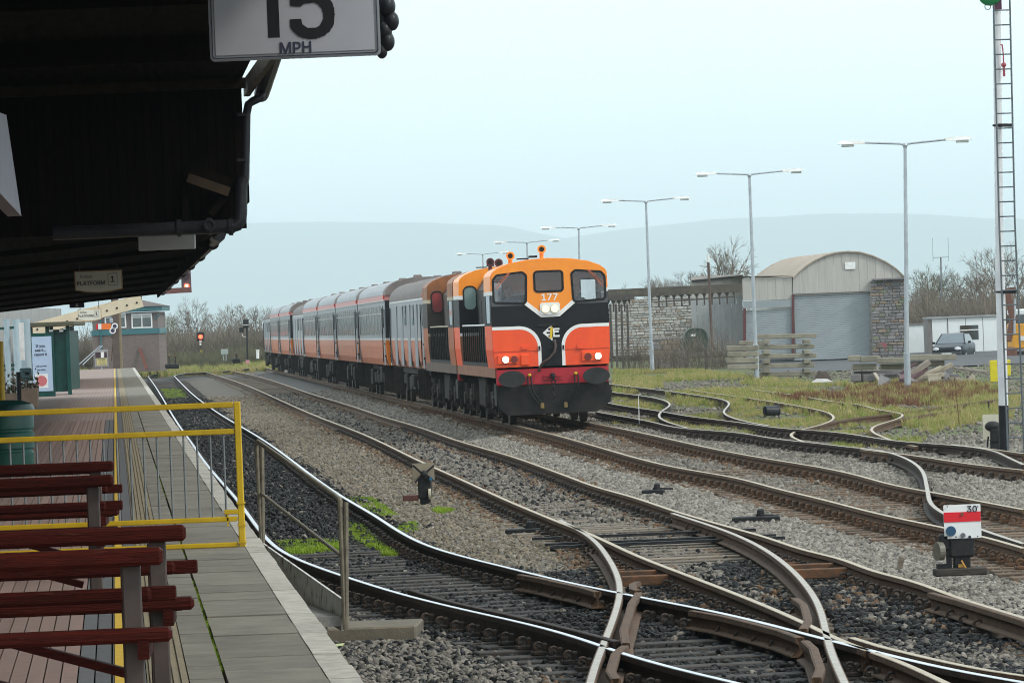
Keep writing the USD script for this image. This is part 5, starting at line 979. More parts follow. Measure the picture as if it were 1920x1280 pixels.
L1.add('seat', MB().box((-.84, 1.32, 2.16), (.5, .5, .1), ch=.03).box((-.84, 1.32, 1.87), (.12, .12, .5)).box((.72, 1.32, 2.16), (.5, .5, .1), ch=.03).box((.72, 1.32, 1.87), (.12, .12, .5)), rubber, local=True)
# ------------------------------------------------------------------ lamp posts
def lamp(top, base, Z, arm, label):
    b = P(base[0], base[1], Z); tp = P(top[0], top[1], Z); h = tp[2] - b[2]
    t = Thing('lamp_post', label, 'lamp post', b, math.atan(.076) * .5, 'tall double lamp posts of the yard')
    lean = (tp[0] - b[0])
    t.add('column', MB().tube([(0, 0, -.3), (0, 0, 1.25), (0, 0, 1.26), (lean * .2, 0, h * .3), (lean, 0, h)], [.10, .10, .075, .07, .05], 12), galv, local=True, smooth=40)
    c = np.array([lean, 0, h])
    t.add('hub', MB().tube([c + [0, 0, -.12], c + [0, 0, -.02], c + [0, 0, .04]], [.05, .085, .06], 12), galv, local=True, smooth=40)
    for sx in (-1, 1):
        e = c + [sx * arm * .62, 0, .10]
        t.add('arm', MB().tube([c, c + [sx * arm * .1, 0, .03], e], .032, 8), galv, local=True, smooth=40)
        l_ = t.add('lamp_head', MB().add(np.array([(x_ * sx, y_, z_) for x_, y_, z_ in [(0, -.09, -.04), (0, .09, -.04), (0, -.07, .06), (0, .07, .06), (.36 * arm + .1, -.13, -.02), (.36 * arm + .1, .13, -.02), (.36 * arm, -.08, .09), (.36 * arm, .08, .09)]]) + e, [(0, 1, 3, 2), (4, 6, 7, 5), (0, 4, 5, 1), (2, 3, 7, 6), (0, 2, 6, 4), (1, 5, 7, 3)][::1]), white_paint, local=True)
        t.add('lamp_glass', MB().box(e + [sx * (.26 * arm), 0, -.075], (.2 * arm, .17, .07), ch=.03), mat('lamp_diffuser', (.6, .6, .58), (.5, .5, .5), .3, 3), local=True, parent=l_)
for top, base, Z, arm, lb in (((1697, 271), (1703, 738), 150, 2.0, 'tall double lamp post farthest right in front of the rubble'), ((1405, 328), (1419, 706), 188, 2.05, 'tall double lamp post in front of the stacked concrete sleepers'), ((1211, 378), (1223, 692), 228, 2.05, 'tall double lamp post between the locomotive and the green tank'),
        ((1085, 428), (1090, 680), 287, 2.2, 'double lamp post rising behind the locomotive roof'), ((988, 455), (994, 668), 331, 2.2, 'hazy double lamp post above the left part of the locomotive'), ((905, 477), (911, 662), 378, 2.0, 'farthest and smallest double lamp post above the train')):
    lamp(top, base, Z, arm, lb)
# ------------------------------------------------------------------ signal mast with ladder
Zm = 85; mb_, mt_ = P(1882, 842, Zm), P(1868, -60, Zm)
MS = Thing('signal_mast', 'tall white signal mast with black foot and long ladder at right', 'signal mast', mb_)
def mp(px, py, dz=0.0): return P(px, py, Zm - dz)
knee = mp(1881.5, 760); MS.add('black_foot', MB().cyl(mb_ - [0, 0, .3], knee, .088, 16), black_paint, smooth=40)
MS.add('column', MB().tube([knee, mp(1874, 480), mp(1873.9, 479)], [.084, .082, .072], 16), mat('mast_white', (.66, .66, .66), (.54, .54, .55), .5, 2, c3=(.4, .36, .33)), smooth=40); MS.add('upper_column', MB().cyl(mp(1873.9, 479), mt_, .070, 16), MATS['mast_white'], smooth=40)
lm = mat('ladder_steel', (.10, .12, .13), (.07, .08, .09), .5, 6)
la = [mp(1890, 852, .25), mp(1873.5, 420, .25), mp(1861, -60, .25)]; lb_ = [mp(1921, 852, .25), mp(1903, 420, .25), mp(1892, -60, .25)]
for r_ in (la, lb_): MS.add('ladder_rail', MB().tube(r_, .016, 6), lm)
pyv = 848.0
while pyv > -50:
    f_ = np.interp(pyv, [-60, 420, 852], [0, 1, 2]); A_ = [np.interp(f_, [0, 1, 2], [1861, 1873.5, 1890]), np.interp(f_, [0, 1, 2], [1892, 1903, 1921])]
    MS.add('rung', MB().cyl(mp(A_[0], pyv, .25), mp(A_[1], pyv - 1, .25), .012, 6), lm); pyv -= 27.6
for py in (235, 547): MS.add('ladder_bracket', MB().bar(mp(np.interp(py, [0, 850], [1862, 1876]), py), mp(np.interp(py, [0, 850], [1894, 1910]), py, .22), .05, .06).torus(mp(np.interp(py, [0, 850], [1868, 1882]), py), .085, .02), black_iron)
q_ = mp(1882, 122, .12); MS.add('lamp_bracket', MB().tube([mp(1876, 84, .1), mp(1879, 84, .12), mp(1881, 100, .12), q_], .012, 6).ball(q_, .045, 1).box(q_ + [0, 0, -.12], (.04, .04, .16)), mat('pink_red_bracket', (.4, .07, .09), (.3, .05, .07), .5, 6))
q_ = mp(1856, -8, .2); MS.add('signal_hood', MB().ball(q_, .20, 2, (1, .8, .9)), mat('green_hood', (.01, .2, .06), (.01, .15, .05), .4, 3), smooth=True); MS.add('wire_loop', MB().torus(mp(1852, 13, .2), .05, .007, (0, 1, 0)), lm); MS.add('signal_plate', MB().box(mp(1871, 6, .15), (.12, .1, .22)), mat('maroon_plate', (.08, .01, .04), None, .5, 3))
yp = mat('yellow_marker', (.62, .52, .01), (.52, .42, .01), .5, 5)
for (a, b, c, d, Z, lb) in ((1857, 1869, 675, 716, 140, 'yellow marker post immediately left of the signal mast'), (1886, 1894, 674, 704, 142, 'yellow marker post seen through the ladder of the mast')):
    p0, p1 = P(a, d, Z), P(b, c, Z); single('marker_post', MB().box((p0 + p1) / 2, (p1[0] - p0[0], .12, p1[2] - p0[2]), ch=.015), yp, lb, 'post')
# ------------------------------------------------------------------ ground signals
def body(t, c, k=1.0):
    t.add('lamp_body', MB().box(c + [0, 0, .30 * k], (.22 * k, .2 * k, .36 * k), ch=.02), black_iron); t.add('pedestal', MB().box(c + [0, 0, .05 * k], (.17 * k, .16 * k, .2 * k), ch=.015).box(c + [0, 0, -.06], (.34 * k, .3 * k, .08)), black_iron)
ga = G(798, 945, -.2); ga = np.array([ga[0], ga[1], gz(ga[0], ga[1])]); zA = ga[1]
t = Thing('ground_signal', 'small black ground signal with tan board seen from behind between the tracks', 'signal', ga)
c = np.array([ga[0], zA, ga[2]]); body(t, c, .95)
cb = P(794, 884, zA - .12); t.add('back_board', MB().box(cb + [0, .06, -.0], (.33, .012, .26)), mat('tan_board', (.30, .25, .17), (.24, .20, .14), .6, 5))
for a, b in (((774, 872), (792, 888)), ((814, 872), (796, 888)), ((794, 886), (778, 905)), ((794, 886), (812, 900))): t.add('board_rib', MB().bar(P(*a, zA - .14), P(*b, zA - .14), .03, .03), black_iron)
t.add('lamp_cap', MB().ball(P(795, 888, zA - .15), .055, 2), black_iron, smooth=True); t.add('blue_lens', MB().cyl(P(808, 897, zA - .16), P(808, 897, zA - .19), .028, 12), mat('blue_lens', (.01, .12, .22), None, .2, 3)); q_ = P(806, 926, zA - .14); t.add('counterweight', MB().cyl(q_ - [0.02, 0, 0], q_ + [.02, 0, 0], .085, 16), mat('ivory_weight', (.5, .45, .33), (.4, .35, .25), .5, 5)); q_ = P(770, 933, zA); t.add('junction_box', MB().box(q_, (.24, .16, .09), ch=.01), mat('red_brown_box', (.11, .03, .022), (.08, .025, .02), .6, 6))
gb_ = P(1863, 842, 86)
t = Thing('ground_signal', 'black ground signal before a cream board at the foot of the mast', 'signal', gb_)
t.add('board', MB().box(P(1862, 800, 86.1), (.36, .014, .44)), mat('cream_board', (.55, .52, .40), (.48, .45, .35), .6, 4)); t.add('lamp_body', MB().ball(P(1861, 799, 85.8), .125, 2, (1.1, .8, .75)).box(P(1866, 816, 85.8), (.17, .2, .26), ch=.03), black_iron); t.add('pedestal', MB().box(P(1865, 836, 85.8), (.15, .15, .26), ch=.015), black_iron); t.add('rod', MB().cyl(P(1851, 838, 85.8), P(1853, 818, 85.8), .015, 6).cyl(P(1876, 838, 85.8), P(1874, 818, 85.8), .015, 6), black_iron)
zC = 46.7; gc = P(1803, 1066, zC); gc[2] = min(gc[2], float(gz(gc[0], gc[1])) + .03)
t = Thing('ground_signal', 'ground signal with white square face, red bar and number 30', 'signal', gc)
f0_, f1_ = P(1771, 1010, zC), P(1838, 944, zC); fw, fh = f1_[0] - f0_[0], f1_[2] - f0_[2]; fc = (f0_ + f1_) / 2; ux = np.array([1, 0, -.006]); 
t.add('face', MB().poly(sbox(-fw / 2, -fh / 2, fw / 2, fh / 2).buffer(-.012).buffer(.012), fc + [0, .012, 0], XA, ZA, .012), mat('signal_white', (.80, .80, .78), (.74, .74, .72), .45, 3)); t.add('red_bar', MB().box(fc + [0, -.003, .044], (fw * .995, .005, .093)), mat('signal_red', (.70, .008, .018), (.62, .008, .016), .4, 3))
t.add('lettering', MB().text('30', .058, fc + [fw * .27, -.004, fh * .27], bold=True), ink)
bl = mat('blue_disc', (.02, .08, .16), (.015, .06, .12), .25, 3)
for px, py, r_, m_ in ((1783, 995, .048, bl), (1805.5, 1003, .024, mat('grey_disc', (.16, .15, .18), None, .4, 3)), (1818, 1006, .014, ink), (1792.5, 1006, .007, ink), (1804, 963, .016, mat('brown_spot', (.2, .07, .04), None, .5, 3)), (1776, 949, .006, ink), (1776, 1005, .006, ink), (1833, 1005, .006, ink), (1833, 949, .006, ink)): q_ = P(px, py, zC - .01); t.add('lens', MB().cyl(q_, q_ + [0, -.012, 0], r_, 16), m_)
t.add('lamp_body', MB().box(P(1802, 1024, zC + .1), (.24, .2, .20), ch=.02).box(P(1800, 985, zC + .12), (.26, .16, .3), ch=.03), black_iron); t.add('pedestal', MB().box(P(1803, 1052, zC + .1), (.16, .16, .22), ch=.012), black_iron); t.add('arm', MB().box(P(1779, 1040, zC + .05), (.05, .05, .26)).box(P(1768, 1062, zC + .05), (.12, .1, .06)).box(P(1770, 1016, zC + .05), (.1, .1, .16), ch=.02), black_iron)
q_ = P(1760, 1033, zC); t.add('counterweight', MB().cyl(q_ - [.02, 0, 0], q_ + [.035, .02, 0], .088, 18), mat('olive_weight', (.16, .15, .11), (.11, .10, .08), .5, 8)); t.add('yellow_tag', MB().bar(P(1797, 1060, zC), P(1809, 1060, zC), .02, .03).bar(P(1803, 1050, zC - .02), P(1811, 1064, zC - .02), .01, .015), mat('tag_orange', (.6, .3, .06), None, .5, 3)); t.add('base_timber', MB().box(P(1800, 1071, zC), (.5, .2, .07), .06, ch=.01), dark_timber)
# ------------------------------------------------------------------ point rodding boxes, stakes and odds and ends among the tracks
def onground(px, py, h=0.0): q = G(px, py, -.2); return np.array([q[0], q[1], float(gz(q[0], q[1])) + h])
for (px, py, w, lb) in ((1225, 928, .34, 'small black rod cover on the ballast right of the middle track'), (1418, 977, .62, 'long black point lever box beside the curved switch blade'), (985, 1000, .5, 'black rodding crank left of the turnout rail')):
    q_ = onground(px, py, .03); t = Thing('point_gear', lb, 'point gear', q_)
    t.add('cover', MB().box(q_ + [0, 0, .02], (w, .22, .09), -.1, ch=.015), black_iron); t.add('lever', MB().box(q_ + [.06, 0, .10], (.08, .1, .12), .3, ch=.02).bar(q_ + [0, 0, .08], q_ + [.3, .1, .06], .03, .03), black_iron)
for (a, b, w, m_, lb) in (((1683, 1068), (1691, 1044), .055, brown_timber, 'short brown wooden stub standing in the ballast'), ((1199, 803), (1197, 742), .018, white_paint, 'thin white and rusty rod beside the train track'), ((1799, 796), (1790, 708), .016, rust_o, 'thin rusty rod standing left of the signal mast'), ((1853, 780), (1854, 752), .03, black_iron, 'short black stake behind the ground signal at the mast')):
    q_ = onground(*a); tp = P(b[0], b[1], q_[1]); single('stake', MB().bar(q_ - [0, 0, .05], tp, w, w, up=(0, 1, 0)), m_, lb, 'stake')
q_ = onground(1445, 781); zb = q_[1]; t = Thing('barrel', 'black plastic barrel lying on its side in the grass', 'barrel', q_)
ca, cb_ = P(1434, 770, zb), P(1458, 770, zb + .15); t.add('body', MB().tube([ca, ca + (cb_ - ca) * .05, cb_], [.115, .12, .14], 18), mat('black_plastic', (.02, .022, .026), (.035, .037, .04), .4, 5), smooth=40); t.add('rim', MB().tube([cb_ - (cb_ - ca) * .06, cb_ + (cb_ - ca) * .02], .15, 18), MATS['black_plastic'], smooth=40); t.add('mouth', MB().cyl(ca - [.004, 0, 0], ca - [.008, 0, 0], .10, 16), black_paint)
rl = np.random.default_rng(5)
lits = [(728, 1029, .10, 'white scrap of paper in the track before the ramp handrail'), (700, 1078, .14, 'long white scrap on the oily sleepers'), (876, 1088, .07, 'pale round stone lump between the platform rails'), (976, 1225, .10, 'white crumpled scrap near the bottom edge of the track'), (1394, 871, .06, 'small white scrap between the train rails'), (1690, 768, .10, 'white scrap near the kinked siding rails'), (1500, 746, .07, 'tiny white scrap in the yard grass'), (590, 826, .09, 'white splinter on the brown ballast'), (300, 743, .16, 'white litter by the platform edge'), (1836, 1086, .08, 'pinkish scrap below the numbered ground signal')]
for px, py, s_, lb in lits:
    q_ = onground(px, py, .02); v = rl.normal(0, 1, (7, 3)) * [s_ * .5, s_ * .5, .012] + q_; h = trimesh.convex.convex_hull(v); single('litter', MB().tm(h), white_paint if 'pale' not in lb else cream_paint, lb, 'litter')
q_ = onground(1226, 1100, .0); single('green_ball', MB().ball(q_ + [0, 0, .045], .055, 2, (1, 1, .95)), mat('grey_green_ball', (.10, .16, .13), (.08, .13, .1), .5, 8), 'grey green ball lying beside the crossing rails', 'ball', smooth=True)
q_ = onground(627, 1216, .03); t = Thing('crisp_packet', 'crumpled yellow and green packet at the platform corner', 'litter', q_); hh = trimesh.convex.convex_hull(rl.normal(0, 1, (9, 3)) * [.05, .05, .03] + q_); t.add('packet', MB().tm(hh), mat('packet_yellow', (.55, .42, .05), (.12, .3, .06), .35, 30))
# ------------------------------------------------------------------ sheds, walls and old station canopy behind the yard
Zh = 247.0; k_ = Zh / F
corr_m = mat('beige_corrugated', (.43, .405, .365), (.37, .345, .31), .6, .8, stretch=(6, 1, .5), c3=(.3, .24, .19)); corr_roof = mat('rusty_barrel_roof', (.36, .29, .22), (.31, .23, .165), .7, .5, c3=(.25, .16, .1))
roll_m = mat('grey_roller_door', (.32, .355, .365), (.27, .30, .31), .5, .7); red_post = mat('maroon_post', (.12, .03, .03), (.09, .025, .025), .6, 4)
SHD = Thing('shed', 'beige corrugated shed with barrel roof and wide grey roller door', 'shed', P(1560, 672, Zh))
def wq(px, py, Z=Zh): return P(px, py, Z)
arc = [(1487, 522), (1496, 512), (1510, 500), (1527, 489), (1547, 479.5), (1568, 474), (1590, 472), (1612, 473.5), (1636, 480), (1660, 491), (1680, 504), (1697, 520)]
o_ = wq(1487, 549); 
pg = Polygon([(wq(*a)[0] - o_[0], wq(*a)[2] - o_[2]) for a in [(1487, 551)] + arc + [(1697, 543)]])
# corrugated sheets, each its own piece
xs = np.arange(0, pg.bounds[2], .42)
for i, x_ in enumerate(xs): SHD.add('gable_sheet', MB().poly(pg.intersection(sbox(x_ + .004, -3, x_ + .416, 9)), o_ + [0, .03 + .012 * (i % 2), 0], XA, ZA, .03), corr_m)
Dp = np.array([-.076 * 17, 17, 0]); ap = np.array([wq(*a) for a in arc]); ro_ = MB(); n_ = len(ap)
vv = np.vstack([ap + [0, -.12, .05], ap + Dp + [0, 0, .05], ap + [0, -.12, -.02], ap + Dp + [0, 0, -.02]]); ff_ = []
for i in range(n_ - 1): ff_ += [(i, i + 1, n_ + i + 1, n_ + i), (2 * n_ + i, 3 * n_ + i, 3 * n_ + i + 1, 2 * n_ + i + 1), (i, 2 * n_ + i, 2 * n_ + i + 1, i + 1)]
SHD.add('roof', ro_.add(vv, ff_), corr_roof, smooth=35)
SHD.add('side_wall', MB().add([wq(1487, 522) + [0, .05, 0], wq(1487, 522) + Dp, wq(1487, 522) + Dp - [0, 0, 4], wq(1487, 522) + [0, .05, -4]], [(0, 1, 2, 3)]).add([wq(1697, 524) + [0, .05, 0], wq(1697, 524) + Dp, wq(1697, 524) + Dp - [0, 0, 4], wq(1697, 524) + [0, .05, -4]], [(3, 2, 1, 0)]), corr_m)
q0, q1 = wq(1577, 505), wq(1605, 490); SHD.add('white_sign', MB().box((wq(1594, 498)) + [0, -.04, 0], (.52, .03, .36)), white_paint)
def roller(px0, px1, py0, py1, Z, t, n):
    a, b = wq(px0, py1, Z), wq(px1, py0, Z); h = (b[2] - a[2]) / n
    for i in range(n): t.add('door_slat', MB().box(((a[0] + b[0]) / 2, Z + .12, a[2] + (i + .5) * h), (b[0] - a[0], .04, h * .9), ch=.008), roll_m)
    t.add('door_back', MB().box(((a[0] + b[0]) / 2, Z + .16, (a[2] + b[2]) / 2), (b[0] - a[0], .02, b[2] - a[2])), black_paint)
roller(1489, 1632, 545, 676, Zh, SHD, 36)
SHD.add('door_post', MB().bar(wq(1634, 678), wq(1634, 548), .16, .2, up=(0, 1, 0)), concrete); SHD.add('door_post', MB().bar(wq(1487, 672), wq(1487, 552), .12, .16, up=(0, 1, 0)), red_post)
SHD.add('lintel', MB().box((wq(1560, 551)) + [0, .0, .02], (3.9, .03, .05)), mat('pale_trim', (.2, .18, .15), None, .6, 3))
LT = Thing('lean_to_shed', 'beige clad lean-to with small grey roller door left of the barrel roofed shed', 'shed', wq(1440, 672))
a, b = wq(1393, 564), wq(1485, 519)
for i in range(6): x0_ = a[0] + (b[0] - a[0]) * i / 6; LT.add('cladding_sheet', MB().box((x0_ + (b[0] - a[0]) / 12, Zh + .05 + .012 * (i % 2), (a[2] + b[2]) / 2), ((b[0] - a[0]) / 6 - .008, .03, b[2] - a[2])), corr_m)
LT.add('lintel', MB().box((wq(1440, 570)) + [0, .02, 0], (2.5, .1, .36)), mat('blue_grey_lintel', (.28, .31, .32), (.24, .27, .28), .6, 2)); roller(1400, 1484, 579, 672, Zh, LT, 26); LT.add('door_post', MB().bar(wq(1396, 672), wq(1396, 578), .14, .14, up=(0, 1, 0)), red_post)
LT.add('roof', MB().add([wq(1392, 519) + [0, -.1, .03], wq(1487, 518) + [0, -.1, .03], wq(1487, 516) + Dp * .6, wq(1392, 517) + Dp * .6], [(0, 1, 2, 3)]), corr_roof)
LT.add('rear_wall', MB().box(wq(1345, 540, Zh + 6), (2.7, .1, 1.3)), corr_m); LT.add('rear_roof_edge', MB().bar(wq(1297, 527, Zh + 5.8), wq(1392, 517, Zh + 5.8), .3, .09), black_iron)
PW = Thing('metal_wall', 'pale grey sheet wall with vertical ribs below the old canopy beam', 'wall', wq(1345, 668, Zh + 3))
a, b = wq(1299, 668, Zh + 3), wq(1392, 556, Zh + 3)
for i in range(9): w_ = (b[0] - a[0]) / 9; PW.add('wall_sheet', MB().box((a[0] + (i + .5) * w_, Zh + 3 + .015 * (i % 2), (a[2] + b[2]) / 2), (w_ - .012, .04, b[2] - a[2])), mat('pale_grey_sheet', (.34, .34, .34), (.28, .285, .29), .6, 1, stretch=(4, 1, .6), c3=(.24, .22, .2)))
# rubble stone pillar and whitewashed stone wall: stones one by one
def stone_wall(t, px0, px1, py0, py1, Z, mats_, seed, h0=.16, depth=.5, lime=None):
    r = np.random.default_rng(seed); a, b = P(px0, py1, Z), P(px1, py0, Z); z = a[2]; cnt = 0; rest = {}
    t.add('wall_core', MB().box(((a[0] + b[0]) / 2, Z + depth / 2, (a[2] + b[2]) / 2), (b[0] - a[0] - .02, depth - .04, b[2] - a[2] - .02)), mat('wall_mortar', (.36, .34, .31), (.28, .26, .24), .9, 5))
    while z < b[2] - .03:
        h = min(r.uniform(.75, 1.3) * h0, b[2] - z); x = a[0]
        while x < b[0] - .02:
            w = min(r.uniform(1.0, 3.0) * h0, b[0] - x)
            if b[0] - x - w < .08: w = b[0] - x
            bx = MB().box((x + w / 2, Z - .005 + r.uniform(-.03, .02), z + h / 2 + r.uniform(-.012, .012)), (w - r.uniform(.008, .03), .1, h - r.uniform(.006, .03)), 0, ch=min(.025, h * .25)); m_ = mats_[r.integers(0, len(mats_))]
            if cnt < 296: t.add('stone', bx, m_)
            else: rest.setdefault(id(m_), (m_, MB()))[1].add(*bx.get())
            cnt += 1
            x += w
        z += h
    for m_, bx in rest.values(): t.add('more_stones', bx, m_, kind='stuff')
sm = [mat('dark_stone', (.135, .125, .125), (.19, .175, .17), .9, 4, rand=.2, bump=.5), mat('grey_block', (.23, .215, .21), (.17, .158, .155), .9, 4, rand=.2, bump=.5), mat('ochre_block', (.25, .19, .14), (.2, .155, .12), .9, 4, rand=.2, bump=.5), mat('green_stained_block', (.17, .18, .12), (.13, .14, .1), .9, 4, rand=.2)]
t = Thing('stone_pillar', 'rubble stone pillar at the right end of the barrel roofed shed', 'pillar', wq(1667, 670)); stone_wall(t, 1637, 1697, 524, 672, Zh - .5, [sm[0], sm[1], sm[0], sm[1], sm[3], sm[2]], 3, .15, 1.2)
t.add('paint_stain', MB().poly(Polygon([(-.25, -.1), (.2, -.16), (.3, .05), (.1, .16), (-.2, .12)]), P(1653, 647, Zh - .56), XA, ZA, .003), mat('faded_pink_paint', (.28, .07, .09), (.2, .1, .1), .8, 14)); t.add('coping', MB().box(P(1667, 523, Zh - .2), (1.66, 1.3, .08)), sm[0])
ww = [mat('whitewashed_stone', (.46, .44, .41), (.38, .36, .33), .9, 5, rand=.15, bump=.6, c3=(.28, .22, .17)), mat('flaked_stone', (.36, .31, .26), (.28, .22, .17), .9, 5, rand=.2, bump=.6)]
t = Thing('stone_wall', 'flaking whitewashed stone wall behind the columns of the old canopy', 'wall', P(1240, 668, 252)); stone_wall(t, 1150, 1299, 556, 668, 252, [ww[0], ww[0], ww[0], ww[0], ww[1]], 6, .135)
t = Thing('block_wall', 'low grey block wall below the whitewashed wall by the tank', 'wall', P(1255, 690, 240)); stone_wall(t, 1222, 1292, 630, 692, 238, [sm[1], sm[2], sm[1]], 9, .22)
OC = Thing('old_canopy', 'derelict iron canopy frame with arched brackets and slim columns', 'canopy frame', P(1180, 690, 244))
iron = mat('weathered_iron', (.05, .046, .045), (.085, .07, .06), .8, 6)
bmg = P(1138, 553, 244), P(1392, 541, 244); OC.add('beam', MB().bar(bmg[0] + [0, 0, .05], bmg[1] + [0, 0, .05], .25, .42), mat('mossy_beam', (.11, .095, .07), (.07, .06, .05), .9, 4)); 
for i in range(11):
    px = 1228 + i * 14.2; pt = P(px, 556 - (px - 1228) * .047, 244)
    an = np.linspace(0, math.pi, 9); rr_ = .165
    arc_o = [(rr_ * 1.12 * math.cos(a), .30 * math.sin(a)) for a in an]; pgx = Polygon([(-.19, -.42), (-.19, .3), (.19, .3), (.19, -.42)]).difference(Polygon([(.15, -.5)] + [(.15 * math.cos(a), -.1 + .28 * math.sin(a)) for a in an] + [(-.15, -.5)]))
    OC.add('arch', MB().poly(pgx, pt + [0, .05, -.12], XA, ZA, .08), iron)
OC.add('lower_rail', MB().bar(P(1225, 566, 244) - [0, 0, .02], P(1378, 556, 244), .08, .07), iron)
for px in (1147, 1157.5, 1168, 1179): OC.add('column', MB().bar(P(px, 690, 244), P(px - 3, 570, 244), .11, .11, up=(0, 1, 0)), iron)
for i in range(4): pt = P(1150 + i * 10.5, 566, 244); OC.add('arch', MB().poly(Polygon([(-.14, -.5), (-.14, .3), (.14, .3), (.14, -.5)]).difference(Polygon([(.10, -.6), (.10, -.1), (0, .12), (-.10, -.1), (-.10, -.6)])), pt + [-.14, .05, .0], XA, ZA, .07), iron)
OC.add('end_plate', MB().box(P(1163, 557, 244), (1.4, .3, .3)), iron)
q_ = P(1336, 665, 243); t = Thing('leaning_pole', 'slim dark pole with white tip leaning before the metal wall', 'pole', q_); t.add('shaft', MB().cyl(q_, P(1328, 492, 243), .07, 10), mat('rusty_pole', (.11, .07, .055), (.08, .055, .045), .7, 5), smooth=40); t.add('white_tip', MB().cyl(P(1328, 492, 243), P(1327.4, 477, 243), .072, 10), white_paint, smooth=40)
# green oil tank
q_ = P(1305, 690, 232); t = Thing('oil_tank', 'dark green round ended oil tank on dark supports', 'tank', q_); s_ = 232 / F; c = P(1305, 638, 232)
pgx = Polygon([(.57 * math.copysign(abs(math.cos(a)) ** .7, math.cos(a)), .58 * math.copysign(abs(math.sin(a)) ** .8, math.sin(a))) for a in np.linspace(0, 2 * math.pi, 33)[:-1]])
tg = mat('tank_green', (.022, .05, .035), (.016, .035, .027), .5, 4); t.add('shell', MB().poly(pgx, c + [0, 2.4, 0], XA, ZA, 2.4), tg, smooth=35); t.add('end_rim', MB().poly(pgx.difference(pgx.buffer(-.05)), c + [0, .0, 0], XA, ZA, .03), tg); t.add('plate', MB().box(c + [-.12, -.02, .25], (.24, .02, .1)), white_paint)
for dx in (-.45, .45): t.add('support', MB().bar(c + [dx, .3, -1.4], c + [dx, .3, -.35], .14, .3, up=(0, 1, 0)), black_iron)
# bare scrub round the tank and behind
tw_m = mat('bare_twigs', (.15, .12, .09), (.11, .09, .075), .9, 20, rand=.25)
def twigs(seed, n=90, h=1.0, sp=.5):
    r = np.random.default_rng(seed); mb = MB()
    for _ in range(n):
        a = r.uniform(0, 6.28); b = np.array([r.normal(0, sp * .4), r.normal(0, sp * .4), 0]); l_ = r.uniform(.5, 1) * h; d = np.array([math.cos(a) * r.uniform(.1, .7), math.sin(a) * r.uniform(.1, .7), 1.0]); d /= np.linalg.norm(d); m_ = b + d * l_ * .55; e = m_ + (d + r.normal(0, .35, 3)) * l_ * .45
        for p_, q_ in ((b, m_), (m_, e)): mb.tube([p_, q_], [.008, .004], 3, cap=False)
        for _ in range(3): f_ = r.uniform(.3, 1); o_ = b + (m_ - b) * f_; mb.tube([o_, o_ + (d * .4 + r.normal(0, .5, 3)) * l_ * .35], [.004, .002], 3, cap=False)
    return mb.get()
for i, (px, py, Z, h, lb) in enumerate(((1275, 690, 225, 2.0, 'bare scrubby bush left of the oil tank'), (1320, 690, 222, 2.3, 'bare scrubby bush in front of the oil tank'), (1352, 692, 220, 1.8, 'bare scrubby bush right of the oil tank'), (1190, 690, 235, 1.5, 'low bare bush at the foot of the old canopy columns'), (1235, 692, 230, 1.3, 'low bare bush before the low block wall'))):
    q_ = P(px, py, Z); t = Thing('bare_bush', lb, 'bush', q_); v, f = twigs(i, 110, h, 1.0); t.add('twigs', MB().add(v, f), tw_m, local=True)
# stacks of concrete sleepers
cs = mat('mossy_concrete_beam', (.27, .245, .19), (.20, .18, .14), .9, 3, rand=.12, bump=.5, c3=(.14, .135, .10))
ST1 = Thing('sleeper_stack', 'open stack of concrete sleepers behind the second lamp post', 'sleeper stack', P(1475, 702, 192)); ST2 = Thing('sleeper_stack', 'lower left stack of concrete sleepers beside the tall open stack', 'sleeper stack', P(1392, 700, 190))
for i, py in enumerate((631, 651, 668, 686, 702)):
    a, b = P(1418 + (i % 2) * 3, py, 190), P(1531 - (i % 2) * 4, py - 2, 190); ST1.add('beam', MB().bar(a, b, .22, .175, ch=.02), cs); ST1.add('beam', MB().bar(a + [.05, .9, 0], b + [-.1, .9, 0], .22, .17, ch=.02), cs)
    if i < 4:
        for px in (1437, 1513): ST1.add('spacer', MB().box(P(px, py + 9, 190) + [0, .35, 0], (.26, 1.2, .16), ch=.015), cs)
for i, py in enumerate((643, 653, 664, 676, 688)):
    if i == 0: ST2.add('beam', MB().bar(P(1385, py, 193), P(1440, py - 1, 193), .22, .16, ch=.02), cs); continue
    ST2.add('beam', MB().bar(P(1364 - (i % 2) * 2, py, 188), P(1421, py - 1, 188), .24, .2, ch=.02), cs); ST2.add('beam', MB().bar(P(1370, py, 188) + [0, .7, 0], P(1425, py - 1, 188) + [0, .7, 0], .24, .18, ch=.02), cs)
# loading bank of stone blocks with concrete beams on top
LB = Thing('loading_bank', 'ruined stone loading bank topped with concrete beams', 'stone bank', P(1690, 730, 168)); r6 = np.random.default_rng(6)
for row, (y0_, y1_) in enumerate(((700, 716), (716, 731))):
    px = 1596.0
    while px < 1790:
        w_ = r6.uniform(13, 26)
        a, b = P(px, y1_, 168), P(px + w_, y0_, 168); LB.add('stone_block', MB().box((a + b) / 2 + [0, r6.uniform(0, .3), 0], (b[0] - a[0] - .02, .6, b[2] - a[2] - .015), r6.normal(0, .05), ch=.03), sm[r6.integers(0, 2)]); px += w_
for (x0_, x1_, py, Z) in ((1590, 1612, 672, 168), (1612, 1650, 673, 168), (1645, 1703, 676, 167), (1650, 1698, 688, 167.4), (1706, 1792, 670, 169), (1700, 1770, 682, 169.4), (1598, 1643, 688, 168.2)): LB.add('beam', MB().bar(P(x0_, py, Z), P(x1_, py - 1, Z), .5, .2, ch=.02), cs)
LB.add('core', MB().bar(P(1600, 712, 168.9), P(1785, 706, 168.9), .9, .6), sm[0])
